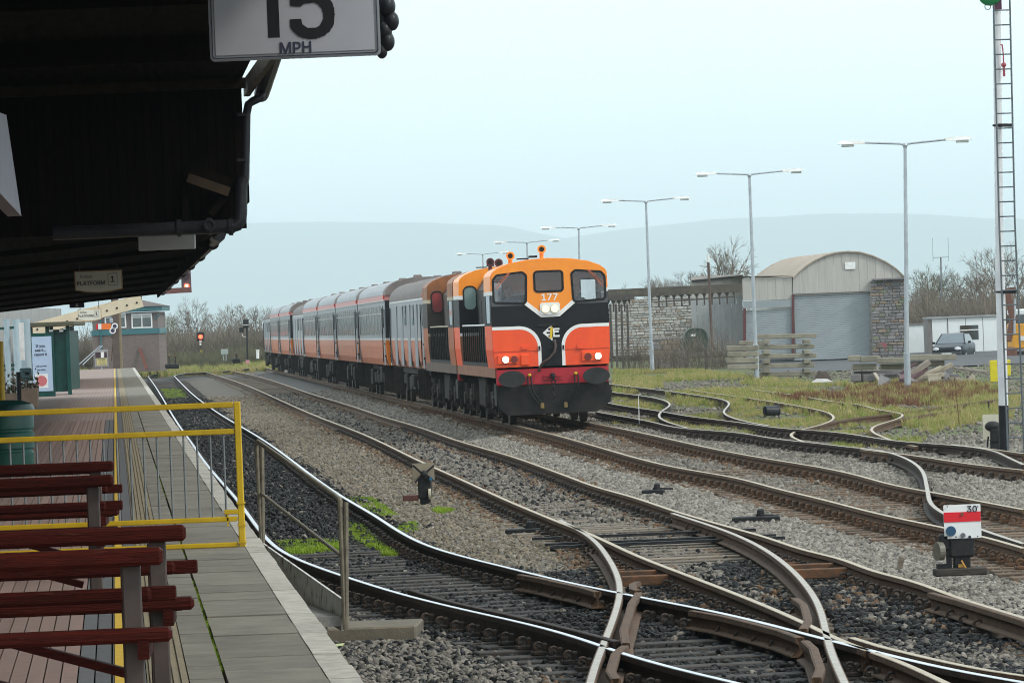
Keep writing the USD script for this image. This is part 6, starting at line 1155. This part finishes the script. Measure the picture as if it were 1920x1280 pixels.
DB = Thing('timber_heap', 'heap of broken timbers and scrap against the loading bank', 'timber heap', P(1740, 735, 158)); wood = [mat('grey_wood', (.24, .20, .165), (.17, .14, .115), .85, 4, rand=.2, bump=.4), mat('purple_scrap', (.12, .06, .07), (.09, .05, .05), .8, 5, rand=.2), mat('pale_wood', (.34, .29, .22), (.26, .22, .16), .85, 5, rand=.2)]
for (a, b, w_, m_) in (((1688, 716), (1742, 678), .24, 0), ((1692, 722), (1735, 690), .2, 1), ((1700, 718), (1765, 688), .14, 2), ((1708, 722), (1785, 683), .2, 2), ((1640, 700), (1652, 718), .1, 2), ((1655, 718), (1690, 728), .08, 0), ((1700, 730), (1788, 712), .12, 0), ((1688, 700), (1720, 680), .1, 1), ((1690, 712), (1700, 690), .14, 1), ((1815, 705), (1835, 722), .12, 1), ((1790, 690), (1850, 698), .12, 0), ((1735, 706), (1770, 702), .18, 2), ((1760, 708), (1800, 716), .16, 0)): DB.add('timber', MB().bar(P(*a, 158 + r6.uniform(-1, 1)), P(*b, 158 + r6.uniform(-1, 1)), w_, w_ * .7, ch=.01), wood[m_])
for i in range(14): q_ = P(r6.uniform(1640, 1830), r6.uniform(705, 728), 157); hh = trimesh.convex.convex_hull(r6.normal(0, .13, (9, 3)) + q_); DB.add('rubble', MB().tm(hh), wood[2] if i % 3 == 0 else sm[1])
q_ = P(1543, 716, 160); t = Thing('sheet_heap', 'white sheet over a small dark heap in the grass', 'sheet', q_); t.add('sheet', MB().tm(trimesh.convex.convex_hull(np.array([(-.38, 0, 0), (.35, .1, 0), (.3, .3, .02), (-.3, .3, .05), (-.2, .1, .12), (.15, .15, .10)]) + q_)), mat('dirty_white_sheet', (.5, .48, .46), (.38, .36, .34), .7, 6)); t.add('heap', MB().tm(trimesh.convex.convex_hull(np.array([(-.3, .3, 0), (.35, .35, 0), (.3, .8, 0), (-.3, .7, 0), (-.1, .45, .38), (.2, .5, .3)]) + q_)), mat('brown_heap', (.07, .05, .04), (.05, .04, .03), .9, 8))
# cabins, car, machine, radio mast
cw = mat('cabin_white', (.76, .79, .78), (.68, .71, .7), .5, 1); cg = mat('cabin_grey_side', (.20, .18, .17), None, .7, 3)
Zc = 262; t = Thing('portable_cabin', 'long white portable cabin with one dark window behind the car', 'cabin', P(1800, 676, Zc)); a, b = P(1750, 676, Zc), P(1876, 592, Zc); h_ = b[2] - a[2]
for i, (x0_, x1_) in enumerate(((0, .82), (.85, 1.78), (1.81, 2.7), (2.73, b[0] - a[0]))): t.add('wall_panel', MB().box((a[0] + (x0_ + x1_) / 2, Zc, a[2] + h_ / 2), (x1_ - x0_, .06, h_ - .06)), cw)
t.add('frame', MB().box((a[0] + .835, Zc - .01, a[2] + h_ / 2), (.05, .08, h_)), cg); t.add('shell', MB().box(((a[0] + b[0]) / 2, Zc + 1.5, a[2] + h_ / 2 - .02), (b[0] - a[0], 2.9, h_ - .1)), cg); t.add('end_wall', MB().box((a[0] - .12, Zc + 1.4, a[2] + h_ / 2), (.2, 2.9, h_)), cg); t.add('roof', MB().box(((a[0] + b[0]) / 2 - .1, Zc + 1.4, b[2] + .03), (b[0] - a[0] + .3, 3.1, .08)), mat('cabin_roof', (.33, .35, .35), None, .6, 2))
wa, wb = P(1801, 637, Zc), P(1834, 609, Zc); w_ = t.add('window', MB().box((wa + wb) / 2 + [0, -.04, 0], (wb[0] - wa[0], .03, wb[2] - wa[2])), gl_dark); t.add('window_frame', MB().box((wa[0] + wb[0]) / 2 * XA + [0, Zc - .06, wb[2] - .25], (wb[0] - wa[0], .02, .06)), white_paint, parent=w_)
t2 = Thing('portable_cabin', 'small white cabin left of the long white cabin', 'cabin', P(1722, 678, 268)); a, b = P(1703, 678, 268), P(1741, 608, 268); t2.add('wall_panel', MB().box((a + b) / 2, (b[0] - a[0], .06, b[2] - a[2])), cw); t2.add('shell', MB().box((a + b) / 2 + [0, 1.5, -.02], (b[0] - a[0] - .02, 2.8, b[2] - a[2] - .05)), cg); t2.add('roof', MB().box(((a[0] + b[0]) / 2, 269.4, b[2] + .03), (b[0] - a[0] + .1, 3, .06)), cg)
cp = P(1776, 679, 248); CAR = Thing('parked_car', 'dark blue hatchback parked facing the yard before the white cabin', 'car', cp, -.28)
cm = mat('dark_blue_car_paint', (.007, .010, .015), (.010, .013, .018), .35, 2, coat=.15); xsec = [(-.83, .25), (-.85, .55), (-.83, .82), (-.78, .9)]
pf = [(0.0, .28, .62), (.05, .26, .74), (.35, .24, .86), (1.05, .24, .95), (1.6, .24, .97), (3.4, .24, .97), (3.75, .3, .86)]
def loft(rings):
    mb = MB(); n = len(rings[0]); v = np.vstack(rings); f = [(i * n + j, i * n + (j + 1) % n, (i + 1) * n + (j + 1) % n, (i + 1) * n + j) for i in range(len(rings) - 1) for j in range(n)]
    mb.add(v, f); 
    for e in (0, len(rings) - 1): c_ = np.mean(rings[e], 0); mb.add(np.vstack([rings[e], c_]), [(j, (j + 1) % n, n) if e else ((j + 1) % n, j, n) for j in range(n)])
    return mb
def ring(y_, z0_, z1_, w): return [(-w * .92, y_, z0_), (-w, y_, z0_ + .2), (-w, y_, z1_ - .14), (-w * .93, y_, z1_ - .02), (-w * .7, y_, z1_), (w * .7, y_, z1_), (w * .93, y_, z1_ - .02), (w, y_, z1_ - .14), (w, y_, z0_ + .2), (w * .92, y_, z0_)]
CAR.add('body', loft([np.array(ring(y_, a_, b_, .83 if .2 < y_ < 3.6 else .72)) for y_, a_, b_ in pf]), cm, local=True, smooth=40)
CAR.add('roof_shell', loft([np.array([(-w, y_, z_), (-w, y_, z_ + .01), (w, y_, z_ + .01), (w, y_, z_)]) for y_, z_, w in ((1.75, 1.40, .52), (2.0, 1.45, .58), (3.0, 1.44, .58), (3.35, 1.36, .54))]), cm, local=True, smooth=40)
CAR.add('windscreen', loft([np.array([(-.70, 1.0, .95), (-.70, 1.03, .95), (.70, 1.03, .95), (.70, 1.0, .95)]), np.array([(-.54, 1.72, 1.40), (-.54, 1.75, 1.41), (.54, 1.75, 1.41), (.54, 1.72, 1.40)])]), mat('car_glass', (.10, .13, .15), (.08, .1, .12), .06, 2, spec=1.0), local=True)
for sx in (-1, 1):
    CAR.add('side_window', MB().add([(sx * .74, 1.15, .95), (sx * .75, 3.4, .95), (sx * .57, 3.2, 1.38), (sx * .57, 1.85, 1.40)], [(0, 1, 2, 3)]), gl_dark, local=True); CAR.add('pillar', MB().bar((sx * .74, 1.05, .95), (sx * .56, 1.78, 1.42), .06, .05), cm, local=True)
    CAR.add('headlight', MB().ball((sx * .55, .06, .66), .16, 2, (1.1, .5, .6)), mat('car_headlight', (.7, .72, .74), (.6, .62, .64), .1, 4), local=True, smooth=True); CAR.add('mirror', MB().box((sx * .92, 1.35, .98), (.16, .1, .12), ch=.03), cm, local=True)
    for yw in (.75, 3.0): w_ = CAR.add('wheel', MB().cyl((sx * .66, yw, .29), (sx * .84, yw, .29), .29, 20), rubber, local=True, smooth=40); CAR.add('rim', MB().cyl((sx * .845, yw, .29), (sx * .85, yw, .29), .17, 14), galv, local=True, parent=w_)
CAR.add('bumper', MB().box((0, .02, .42), (1.5, .16, .2), ch=.04), mat('bumper_grey', (.05, .055, .06), None, .5, 3), local=True); CAR.add('number_plate', MB().box((0, -.07, .42), (.5, .02, .11)), white_paint, local=True); CAR.add('grille', MB().box((0, .0, .6), (.5, .06, .06)), black_paint, local=True)
t = Thing('rail_excavator', 'orange yellow rail machine with folded brown arm behind the ladder', 'machine', P(1910, 690, 238)); yo = mat('machine_orange', (.72, .34, .02), (.6, .27, .02), .45, 3)
a, b = P(1894, 654, 238), P(1990, 603, 238); t.add('cab', MB().box((a + b) / 2, (b[0] - a[0], 2.4, b[2] - a[2]), ch=.06), yo); t.add('cab_roof', MB().box(P(1941, 584, 238), (2.5, 2.4, .3), ch=.06), cw); t.add('window_band', MB().box(P(1945, 596, 238) + [0, .02, 0], (2.2, 2.36, .46)), gl_dark); t.add('white_plate', MB().box(P(1912, 634, 238) + [0, -1.23, 0], (.3, .03, .22)), white_paint); t.add('chassis', MB().box(P(1945, 672, 238), (2.4, 2.2, .75), ch=.05), under_m)
for px in (1908, 1935): q_ = P(px, 680, 236.8); t.add('wheel', MB().cyl(q_ - [0, .1, 0], q_ + [0, .1, 0], .4, 18), tyre_m)
ar = mat('arm_brown', (.15, .06, .035), (.11, .045, .03), .6, 5); t.add('boom', MB().bar(P(1888, 545, 236), P(1900, 600, 236), .3, .5, up=(0, 1, 0), ch=.04).bar(P(1900, 595, 236), P(1890, 640, 236), .3, .42, up=(0, 1, 0), ch=.04), ar); t.add('bucket', MB().box(P(1896, 668, 236), (.55, .6, .9), ch=.1), ar); t.add('boom_cap', MB().bar(P(1880, 543, 236), P(1904, 540, 236), .4, .12), ar); t.add('ram', MB().cyl(P(1903, 560, 235.8), P(1902, 625, 235.8), .06, 8), galv)
t = Thing('radio_mast', 'thin grey radio mast with crossbar above the white cabin', 'radio mast', P(1767, 660, 300)); mg = mat('mast_grey', (.16, .17, .18), None, .5, 3); t.add('pole', MB().cyl(P(1767, 660, 300), P(1764, 482, 300), .05, 8), mg); t.add('crossbar', MB().bar(P(1749, 483, 300), P(1779, 482, 300), .03, .03), mg)
for px in (1749.5, 1778.5): t.add('aerial', MB().cyl(P(px, 490, 300), P(px - 1, 446, 300), .012, 5), mg)
single('tarmac', MB().add([(11, 205, .0), (40, 205, .0), (40, 275, .05), (11, 275, .05)], [(0, 1, 2, 3)]), mat('yard_tarmac', (.075, .075, .08), (.06, .06, .062), .9, 3), None, None, kind='structure')
# ------------------------------------------------------------------ signal cabin, signals and small things at the far end
Zb = 330.0
SC = Thing('signal_cabin', 'brick signal cabin with teal trim, wide white windows and hipped roof', 'signal cabin', P(240, 697, Zb))
brk = usdkit.material(stage, '/World/Looks/cabin_brick', {'g': ('geometry', {}), 'mp': ('mapping', {'rotation': (math.radians(90), 0, 0)}), 'b': ('brick_texture', {'color1': (.17, .125, .11), 'color2': (.13, .10, .09), 'mortar': (.19, .17, .155), 'scale': 2.2, 'mortar_size': .018}), 'p': ('principled_bsdf', {'roughness': .9})}, [('g.position', 'mp.vector'), ('mp.vector', 'b.vector'), ('b.color', 'p.base_color')], surface='p.BSDF')
teal = mat('teal_trim', (.04, .15, .165), (.035, .125, .14), .5, 2); slate = mat('brown_slate', (.13, .10, .09), (.10, .08, .075), .8, 2, bump=.4)
a, b = P(176, 700, Zb), P(296, 584, Zb); W_ = b[0] - a[0]; D_ = 7.0; zt_ = b[2]; z1_ = P(240, 627, Zb)[2]; z2_ = P(240, 617, Zb)[2]; xm = (a[0] + b[0]) / 2
SC.add('brick_base', MB().box((xm, Zb + D_ / 2, (a[2] + z1_) / 2), (W_, D_, z1_ - a[2])), brk); SC.add('teal_band', MB().box((xm, Zb + D_ / 2, (z1_ + z2_) / 2), (W_ + .12, D_ + .12, z2_ - z1_)), teal)
SC.add('upper_wall', MB().box((xm, Zb + D_ / 2 + .05, (z2_ + zt_) / 2), (W_ - .06, D_, zt_ - z2_)), mat('upper_board', (.17, .14, .135), (.14, .115, .11), .8, 3)); ez = P(240, 586, Zb)[2]; SC.add('eaves', MB().box((xm, Zb + D_ / 2, ez + .22), (W_ + .6, D_ + .6, .3)), teal)
pk = P(263, 563, Zb)[2] + .1; x0_, x1_ = xm - W_ / 2 - .4, xm + W_ / 2 + .4; y0_, y1_ = Zb - .4, Zb + D_ + .4; ze = ez + .37
SC.add('roof', MB().add([(x0_, y0_, ze), (x1_, y0_, ze), (x1_, y1_, ze), (x0_, y1_, ze), (xm + .3, Zb + 2.6, pk + .1), (xm + .3, Zb + 4.6, pk + .1)], [(0, 1, 4), (2, 3, 5)]).add([(x0_, y0_, ze), (x1_, y0_, ze), (x1_, y1_, ze), (x0_, y1_, ze), (xm + .3, Zb + 2.6, pk + .1), (xm + .3, Zb + 4.6, pk + .1)], [(1, 2, 5, 4), (3, 0, 4, 5)]), slate)
for (p0, p1) in ((247, 285), (197, 236)):
    wa, wb = P(p0, 616, Zb), P(p1, 587, Zb); c = (wa + wb) / 2; w, h = wb[0] - wa[0], wb[2] - wa[2]
    w_ = SC.add('window', MB().box(c + [0, .02, -.05], (w - .1, .06, h - .2)), mat('cabin_glass', (.035, .05, .05), (.06, .075, .075), .1, 1.5, spec=.9)); fr = MB().poly(sbox(-w / 2, -h / 2, w / 2, h / 2).difference(sbox(-w / 2 + .09, -h / 2 + .09, w / 2 - .09, h / 2 - .09)), c + [0, -.0, 0], XA, ZA, .05).box(c + [0, -.03, 0], (.07, .05, h)); SC.add('window_frame', fr, white_paint, parent=w_); SC.add('blind', MB().box(c + [0, -.012, h * .32], (w - .14, .02, h * .24)), mat('pale_blind', (.5, .53, .5), None, .7, 3), parent=w_)
SC.add('gutter_pipe', MB().cyl(P(298, 590, Zb - .5), P(291, 598, Zb - .3), .05, 6).cyl(P(189, 600, Zb - .1), P(190, 660, Zb - .1), .05, 6), teal)
SC.add('leaning_plank', MB().bar(P(275, 692, Zb - .6), P(262, 652, Zb - .1), .2, .06, up=(0, 1, 0)), mat('red_brown_plank', (.17, .055, .035), (.13, .05, .035), .8, 5))
for i in range(2): SC.add('stair_rail', MB().cyl(P(147 + i * 8, 684, Zb - 6), P(188 + i * 4, 648, Zb - 2), .03, 5), galv)
# semaphore on a timber post with a long bracket carrying the red signal
Zs2 = 284; q_ = P(219, 690, Zs2); t = Thing('semaphore_signal', 'orange semaphore arm with white spectacle on a brown timber post', 'signal', q_)
tim = mat('creosoted_post', (.12, .085, .07), (.09, .065, .055), .85, 3, stretch=(4, 4, 1)); t.add('post', MB().bar(q_ - [0, 0, .4], P(214, 530, Zs2), .40, .3, up=(0, 1, 0)), tim); t.add('post', MB().bar(P(227, 690, Zs2) - [0, 0, .4], P(223, 585, Zs2), .2, .2, up=(0, 1, 0)), mat('ochre_post', (.26, .20, .12), (.2, .15, .1), .8, 4)); a_, b_ = P(180, 612, Zs2 - .2), P(208, 612, Zs2 - .2)
t.add('arm', MB().bar(a_ + (b_ - a_) * .36, b_, .05, .34), mat('semaphore_orange', (.80, .17, .02), (.7, .15, .02), .45, 3)); t.add('arm_stripe', MB().bar(a_ + (b_ - a_) * .14, a_ + (b_ - a_) * .355, .05, .31), white_paint); t.add('arm_tip', MB().bar(a_, a_ + (b_ - a_) * .135, .05, .30), red_paint)
c = P(213, 615, Zs2 - .22); t.add('spectacle', MB().torus(c + [.07, 0, .10], .15, .045, (0, 1, 0)).torus(c + [-.06, 0, -.15], .15, .045, (0, 1, 0)), white_paint); t.add('lens', MB().cyl(c + [.07, 0, .10], c + [.07, -.02, .10], .12, 12).cyl(c + [-.06, 0, -.15], c + [-.06, -.02, -.15], .12, 12), mat('dark_lens', (.06, .015, .05), (.01, .03, .08), .2, 8)); t.add('lamp_case', MB().box(P(209, 601, Zs2 - .15), (.2, .2, .26), ch=.03), galv); t.add('lamp_bracket', MB().box(P(211, 632, Zs2 - .1), (.16, .16, .1)).bar(P(211, 645, Zs2 - .1), P(209, 676, Zs2 - .1), .05, .05, up=(0, 1, 0)), rust)
t.add('bracket_beam', MB().bar(P(219, 552, Zs2), P(359, 543, Zs2), .4, .31), mat('peeling_red_beam', (.17, .06, .05), (.12, .05, .045), .8, 3, c3=(.4, .36, .34))); t.add('bracket_handrail', MB().cyl(P(300, 523, Zs2), P(340, 523, Zs2), .02, 5).cyl(P(320, 523, Zs2), P(320, 541, Zs2), .02, 5), galv)
c = P(349, 526, Zs2 - .1); h_ = t.add('signal_head', MB().poly(sbox(-.28, -.62, .28, .64).buffer(-.08).buffer(.08), c + [0, .15, 0], XA, ZA, .18), mat('faded_signal_head', (.12, .06, .07), (.09, .05, .055), .6, 4)); t.add('hood', MB().tube([c + [0, 0, .28], c + [0, -.3, .28]], [.18, .21], 14, cap=False), black_iron, parent=h_); t.add('red_light', MB().cyl(c + [.02, -.03, -.32], c + [.02, -.06, -.32], .15, 16), mat('red_signal_light', (.9, .05, .03), None, .3, 1, emit=((1, .05, .02), 7.0)), parent=h_); t.add('light_core', MB().cyl(c + [.03, -.061, -.3], c + [.03, -.064, -.3], .065, 12), mat('hot_signal_core', (1, .7, .5), None, .3, 1, emit=((1, .6, .4), 10.0)), parent=h_)
# platform end notice
q_ = P(190, 688, 268); t = Thing('notice_board', 'black, white and yellow warning notice at the far platform end', 'notice', (q_[0], 268, PLAT)); c = P(190, 671, 268); w = 23 / F * 268
t.add('panel', MB().box(c + [0, .05, 0], (w + .06, .1, .92)), mat('notice_grey', (.3, .3, .3), None, .6, 3)); t.add('dark_panel', MB().box(c + [-.17, -.01, .17], (.3, .02, .3)).box(c + [.24, -.01, .17], (.14, .02, .3)), mat('maroon_notice', (.05, .02, .03), None, .5, 3)); t.add('white_panel', MB().box(c + [.04, -.01, .17], (.22, .02, .3)), white_paint); t.add('yellow_panel', MB().box(c + [.02, -.01, -.2], (.56, .02, .36)), mat('notice_yellow', (.6, .52, .22), None, .6, 3))
t.add('lettering', MB().text('DANGER', .07, c + [.02, -.022, -.11], bold=True).text('DO NOT', .06, c + [.02, -.022, -.22], bold=True).text('TRESPASS', .055, c + [.02, -.022, -.33], bold=True), ink); t.add('post', MB().cyl((c[0], 268.1, PLAT), (c[0], 268.1, c[2] - .4), .05, 8), galv)
# far signals
def head(t, px, py, Z, w, h): return t.add('signal_head', MB().box(P(px, py, Z), (w, .25, h), ch=.04), black_iron)
q_ = P(377, 668, 385); t = Thing('colour_light_signal', 'distant red colour light signal on a thin dark post', 'signal', q_); t.add('post', MB().cyl(q_, P(376, 625, 385), .06, 8), black_iron); h_ = head(t, 376, 631, 384.8, .6, .7); t.add('red_light', MB().cyl(P(376, 631, 384.6), P(376, 631, 384.55), .17, 14), MATS['red_signal_light'], parent=h_); t.add('hood', MB().box(P(376, 624.5, 384.5), (.4, .4, .1)), black_iron, parent=h_)
t.add('number_plate', MB().box(P(376, 638.5, 384.7), (.2, .05, .22)).cyl(P(376, 645, 384.7), P(376, 645, 384.65), .1, 10), white_paint); t.add('yellow_plate', MB().cyl(P(377, 659, 384.7), P(377, 659, 384.65), .15, 12), yp)
q_ = P(464, 682, 350); t = Thing('colour_light_signal', 'black two headed signal seen from behind near the tail of the train', 'signal', q_); t.add('post', MB().cyl(q_, P(463, 612, 350), .07, 8), black_iron); head(t, 461, 607, 350, .4, .65); head(t, 453, 618, 350, .34, .36); t.add('bracket', MB().bar(P(454, 626, 350), P(456, 631, 350), .04, .04).bar(P(456, 631, 350), P(463, 632, 350), .04, .04).box(P(461, 609, 349.8), (.4, .05, .05)), white_paint); t.add('pink_base', MB().box(P(464, 678, 350), (.22, .22, .26)), mat('pink_base', (.62, .25, .3), None, .6, 3))
q_ = P(483, 672, 345); single('white_post', MB().tube([q_, P(483, 658, 345), P(483, 655, 345)], [.11, .11, .14], 10), white_paint, 'short white concrete post near the train tail', 'post')
q_ = P(420, 676, 340); t = Thing('track_sign', 'small pale rectangular track sign seen edge on far down the line', 'sign', q_); t.add('plate', MB().box(P(421, 659, 340), (.5, .05, .36)), mat('pale_sign', (.4, .45, .42), None, .6, 3)); t.add('legs', MB().cyl(q_, P(416, 655, 340), .025, 6).cyl(P(424, 676, 340), P(424, 660, 340), .025, 6), galv)
for (px, py, top, lb) in ((317, 690, 667, 'left of two dark point levers by the cabin'), (329, 690, 667, 'right dark point lever beside the cabin with a thick frame'), (443, 680, 664, 'single dark point lever beyond the middle track')):
    q_ = P(px, py, 320); t = Thing('point_lever', lb, 'point lever', q_); t.add('rod', MB().cyl(q_, P(px, top + 2, 320), .04, 6), black_iron); t.add('weight', MB().ball(P(px, top + 1, 320), .09, 1), rust); t.add('frame', MB().box(q_ + [0, 0, .12], (.5, .3, .3), ch=.05), black_iron)
# ------------------------------------------------------------------ bare winter trees
bark = mat('grey_bark', (.13, .11, .09), (.09, .08, .065), .9, 6, bump=.5); twig_m = mat('winter_twigs', (.17, .135, .10), (.12, .10, .08), .9, .4, rand=.2); twig_g = mat('olive_twigs', (.13, .125, .065), (.10, .09, .055), .9, .4, rand=.2)
def tree_mesh(seed, H=8.0, spread=.62, lev=6, dens=1.0):
    r = np.random.default_rng(seed); trunk, crown = MB(), MB()
    def grow(p, d, L, rad, k):
        n = 3 if k < 2 else 2; pts = [p]
        for _ in range(n): d = d + r.normal(0, .13, 3); d /= np.linalg.norm(d); pts.append(pts[-1] + d * L / n)
        (trunk if k < 2 else crown).tube(pts, np.linspace(rad, rad * .68, n + 1), 6 if k < 2 else 3, cap=False)
        if k >= lev: return
        m_ = 3 if k < lev - 1 else 4
        for i in range(m_):
            a = r.uniform(0, 6.28); s_ = spread * r.uniform(.6, 1.35) * (1 if i else .45); ref = np.cross(d, [.3, .2, 1]); ref /= np.linalg.norm(ref); e = np.cross(d, ref); nd = d * math.cos(s_) + (ref * math.cos(a) + e * math.sin(a)) * math.sin(s_) + [0, 0, .10]; nd /= np.linalg.norm(nd)
            f = r.uniform(.55, 1.0) if i else 1.0; o_ = pts[-2] + (pts[-1] - pts[-2]) * f
            grow(o_, nd, L * r.uniform(.62, .86), rad * .62, k + 1)
    grow(np.zeros(3), np.array([r.normal(0, .05), r.normal(0, .05), 1.0]), H * .27, H * .019, 0)
    v = np.vstack(trunk.v + crown.v); sc = H / v[:, 2].max(); trunk.v = [q_ * sc for q_ in trunk.v]; crown.v = [q_ * sc for q_ in crown.v]
    return trunk, crown
def tree(name, px, ytop, Z, seed, label, spread=.62, group=None, tm=None, lev=6):
    b = P(px, 600, Z); b = np.array([b[0], Z, float(zr(b[0], Z)) - .25]); H = P(px, ytop, Z)[2] - b[2]
    tr, cr_ = tree_mesh(seed, H, spread, lev); t = Thing(name, label, 'tree', b, seed * 1.3, group); t.add('trunk', tr, bark, local=True, smooth=50); t.add('crown', cr_, tm or twig_m, local=True); return t
TR = [(345, 553, 415, 1, 'tallest bare tree between the signal cabin and the red signal', .55), (417, 566, 425, 2, 'slim bare tree above the distant red signal', .45), (478, 568, 430, 3, 'bare tree just left of the train tail', .6), (312, 585, 400, 4, 'olive tinted bushy tree right beside the signal cabin', .7), (385, 590, 440, 5, 'low bare tree between two taller ones left of the train', .6), (448, 590, 440, 6, 'low bare tree behind the black signal', .65), (170, 580, 400, 7, 'bare tree behind the hanging platform sign', .6),
      (1345, 440, 300, 8, 'large pale bare tree rising behind the old canopy', .6), (1392, 492, 310, 9, 'bare tree left of the barrel roof', .65), (1268, 512, 330, 10, 'small bare tree left of the leaning pole', .65), (1225, 515, 340, 11, 'thin bare tree behind the third lamp post', .5), (1180, 528, 345, 12, 'low bare tree behind the locomotive cab', .7),
      (1735, 492, 320, 13, 'olive bare tree immediately right of the stone pillar', .7), (1800, 500, 330, 14, 'bushy bare tree behind the radio mast', .7), (1862, 452, 310, 15, 'large bare tree behind the signal mast', .6), (1910, 470, 300, 16, 'bare tree at the right picture edge', .62), (1765, 505, 315, 17, 'dense bare tree behind the white cabins', .72), (1715, 510, 328, 18, 'rounded bare tree peeping out right of the third lamp post', .8), (1830, 488, 326, 19, 'tall bare tree between the radio mast and the signal mast', .66), (1890, 466, 318, 20, 'wide bare tree seen through the mast ladder', .7), (1310, 505, 335, 21, 'thin bare tree left of the big pale one behind the shed', .6)]
for px, yt, Z, sd_, lb, spd in TR: tree('bare_tree', px, yt, Z, sd_, lb, spd, tm=twig_g if 'olive' in lb or 'bushy' in lb else None)
# the wood behind them reads as one mass: brushwood clumps
rb = np.random.default_rng(44); cl = []
def bush(seed):
    r = np.random.default_rng(seed); mb = MB()
    for _ in range(330):
        a = r.uniform(0, 6.28); el = r.uniform(.15, 1.35); d = np.array([math.cos(a) * math.cos(el), math.sin(a) * math.cos(el), math.sin(el)]); b = np.array([r.normal(0, .28), r.normal(0, .28), 0]); l_ = r.uniform(.45, 1.0); m_ = b + d * l_ * .6; e = m_ + (d + r.normal(0, .4, 3)) * l_ * .4
        mb.tube([b, m_, e], [.010, .007, .003], 3, cap=False)
        for _ in range(2): o_ = b + (m_ - b) * r.uniform(.4, 1); mb.tube([o_, o_ + (d * .5 + r.normal(0, .5, 3)) * .35], [.005, .0025], 3, cap=False)
    return mb.get()
protos = [bush(s) for s in (1, 2, 3)]
def wood(name, label, px0, px1, Z0, Z1, n, h0, h1, m_, base=0):
    X_ = []; sc = []
    for _ in range(n): Z = rb.uniform(Z0, Z1); px = rb.uniform(px0, px1); q_ = P(px, 600, Z); X_.append((q_[0], Z, float(zr(q_[0], Z)) - .3)); h = rb.uniform(h0, h1); sc.append((h * 1.1, h * 1.1, h))
    an = rb.uniform(0, 6.28, n); cd(instancer('/World/' + name, [(p_, m_, False) for p_ in protos], np.array(X_), np.stack([np.cos(an / 2), 0 * an, 0 * an, np.sin(an / 2)], -1), np.array(sc), rb.integers(0, 3, n)), label=label, category='wood', kind='stuff')
wood('far_wood', 'misty brown brushwood closing the line behind the train tail', 130, 560, 385, 450, 170, 2.0, 3.8, twig_m); wood('low_scrub', 'low olive scrub along the foot of the far wood', 290, 540, 372, 392, 60, 1.0, 2.2, twig_g)
wood('yard_wood', 'brown brushwood behind the cabins at the right', 1690, 1990, 285, 335, 150, 1.8, 3.6, twig_m); wood('shed_scrub', 'brown scrub behind the old canopy and shed', 1130, 1480, 300, 350, 90, 2.0, 3.4, twig_m)
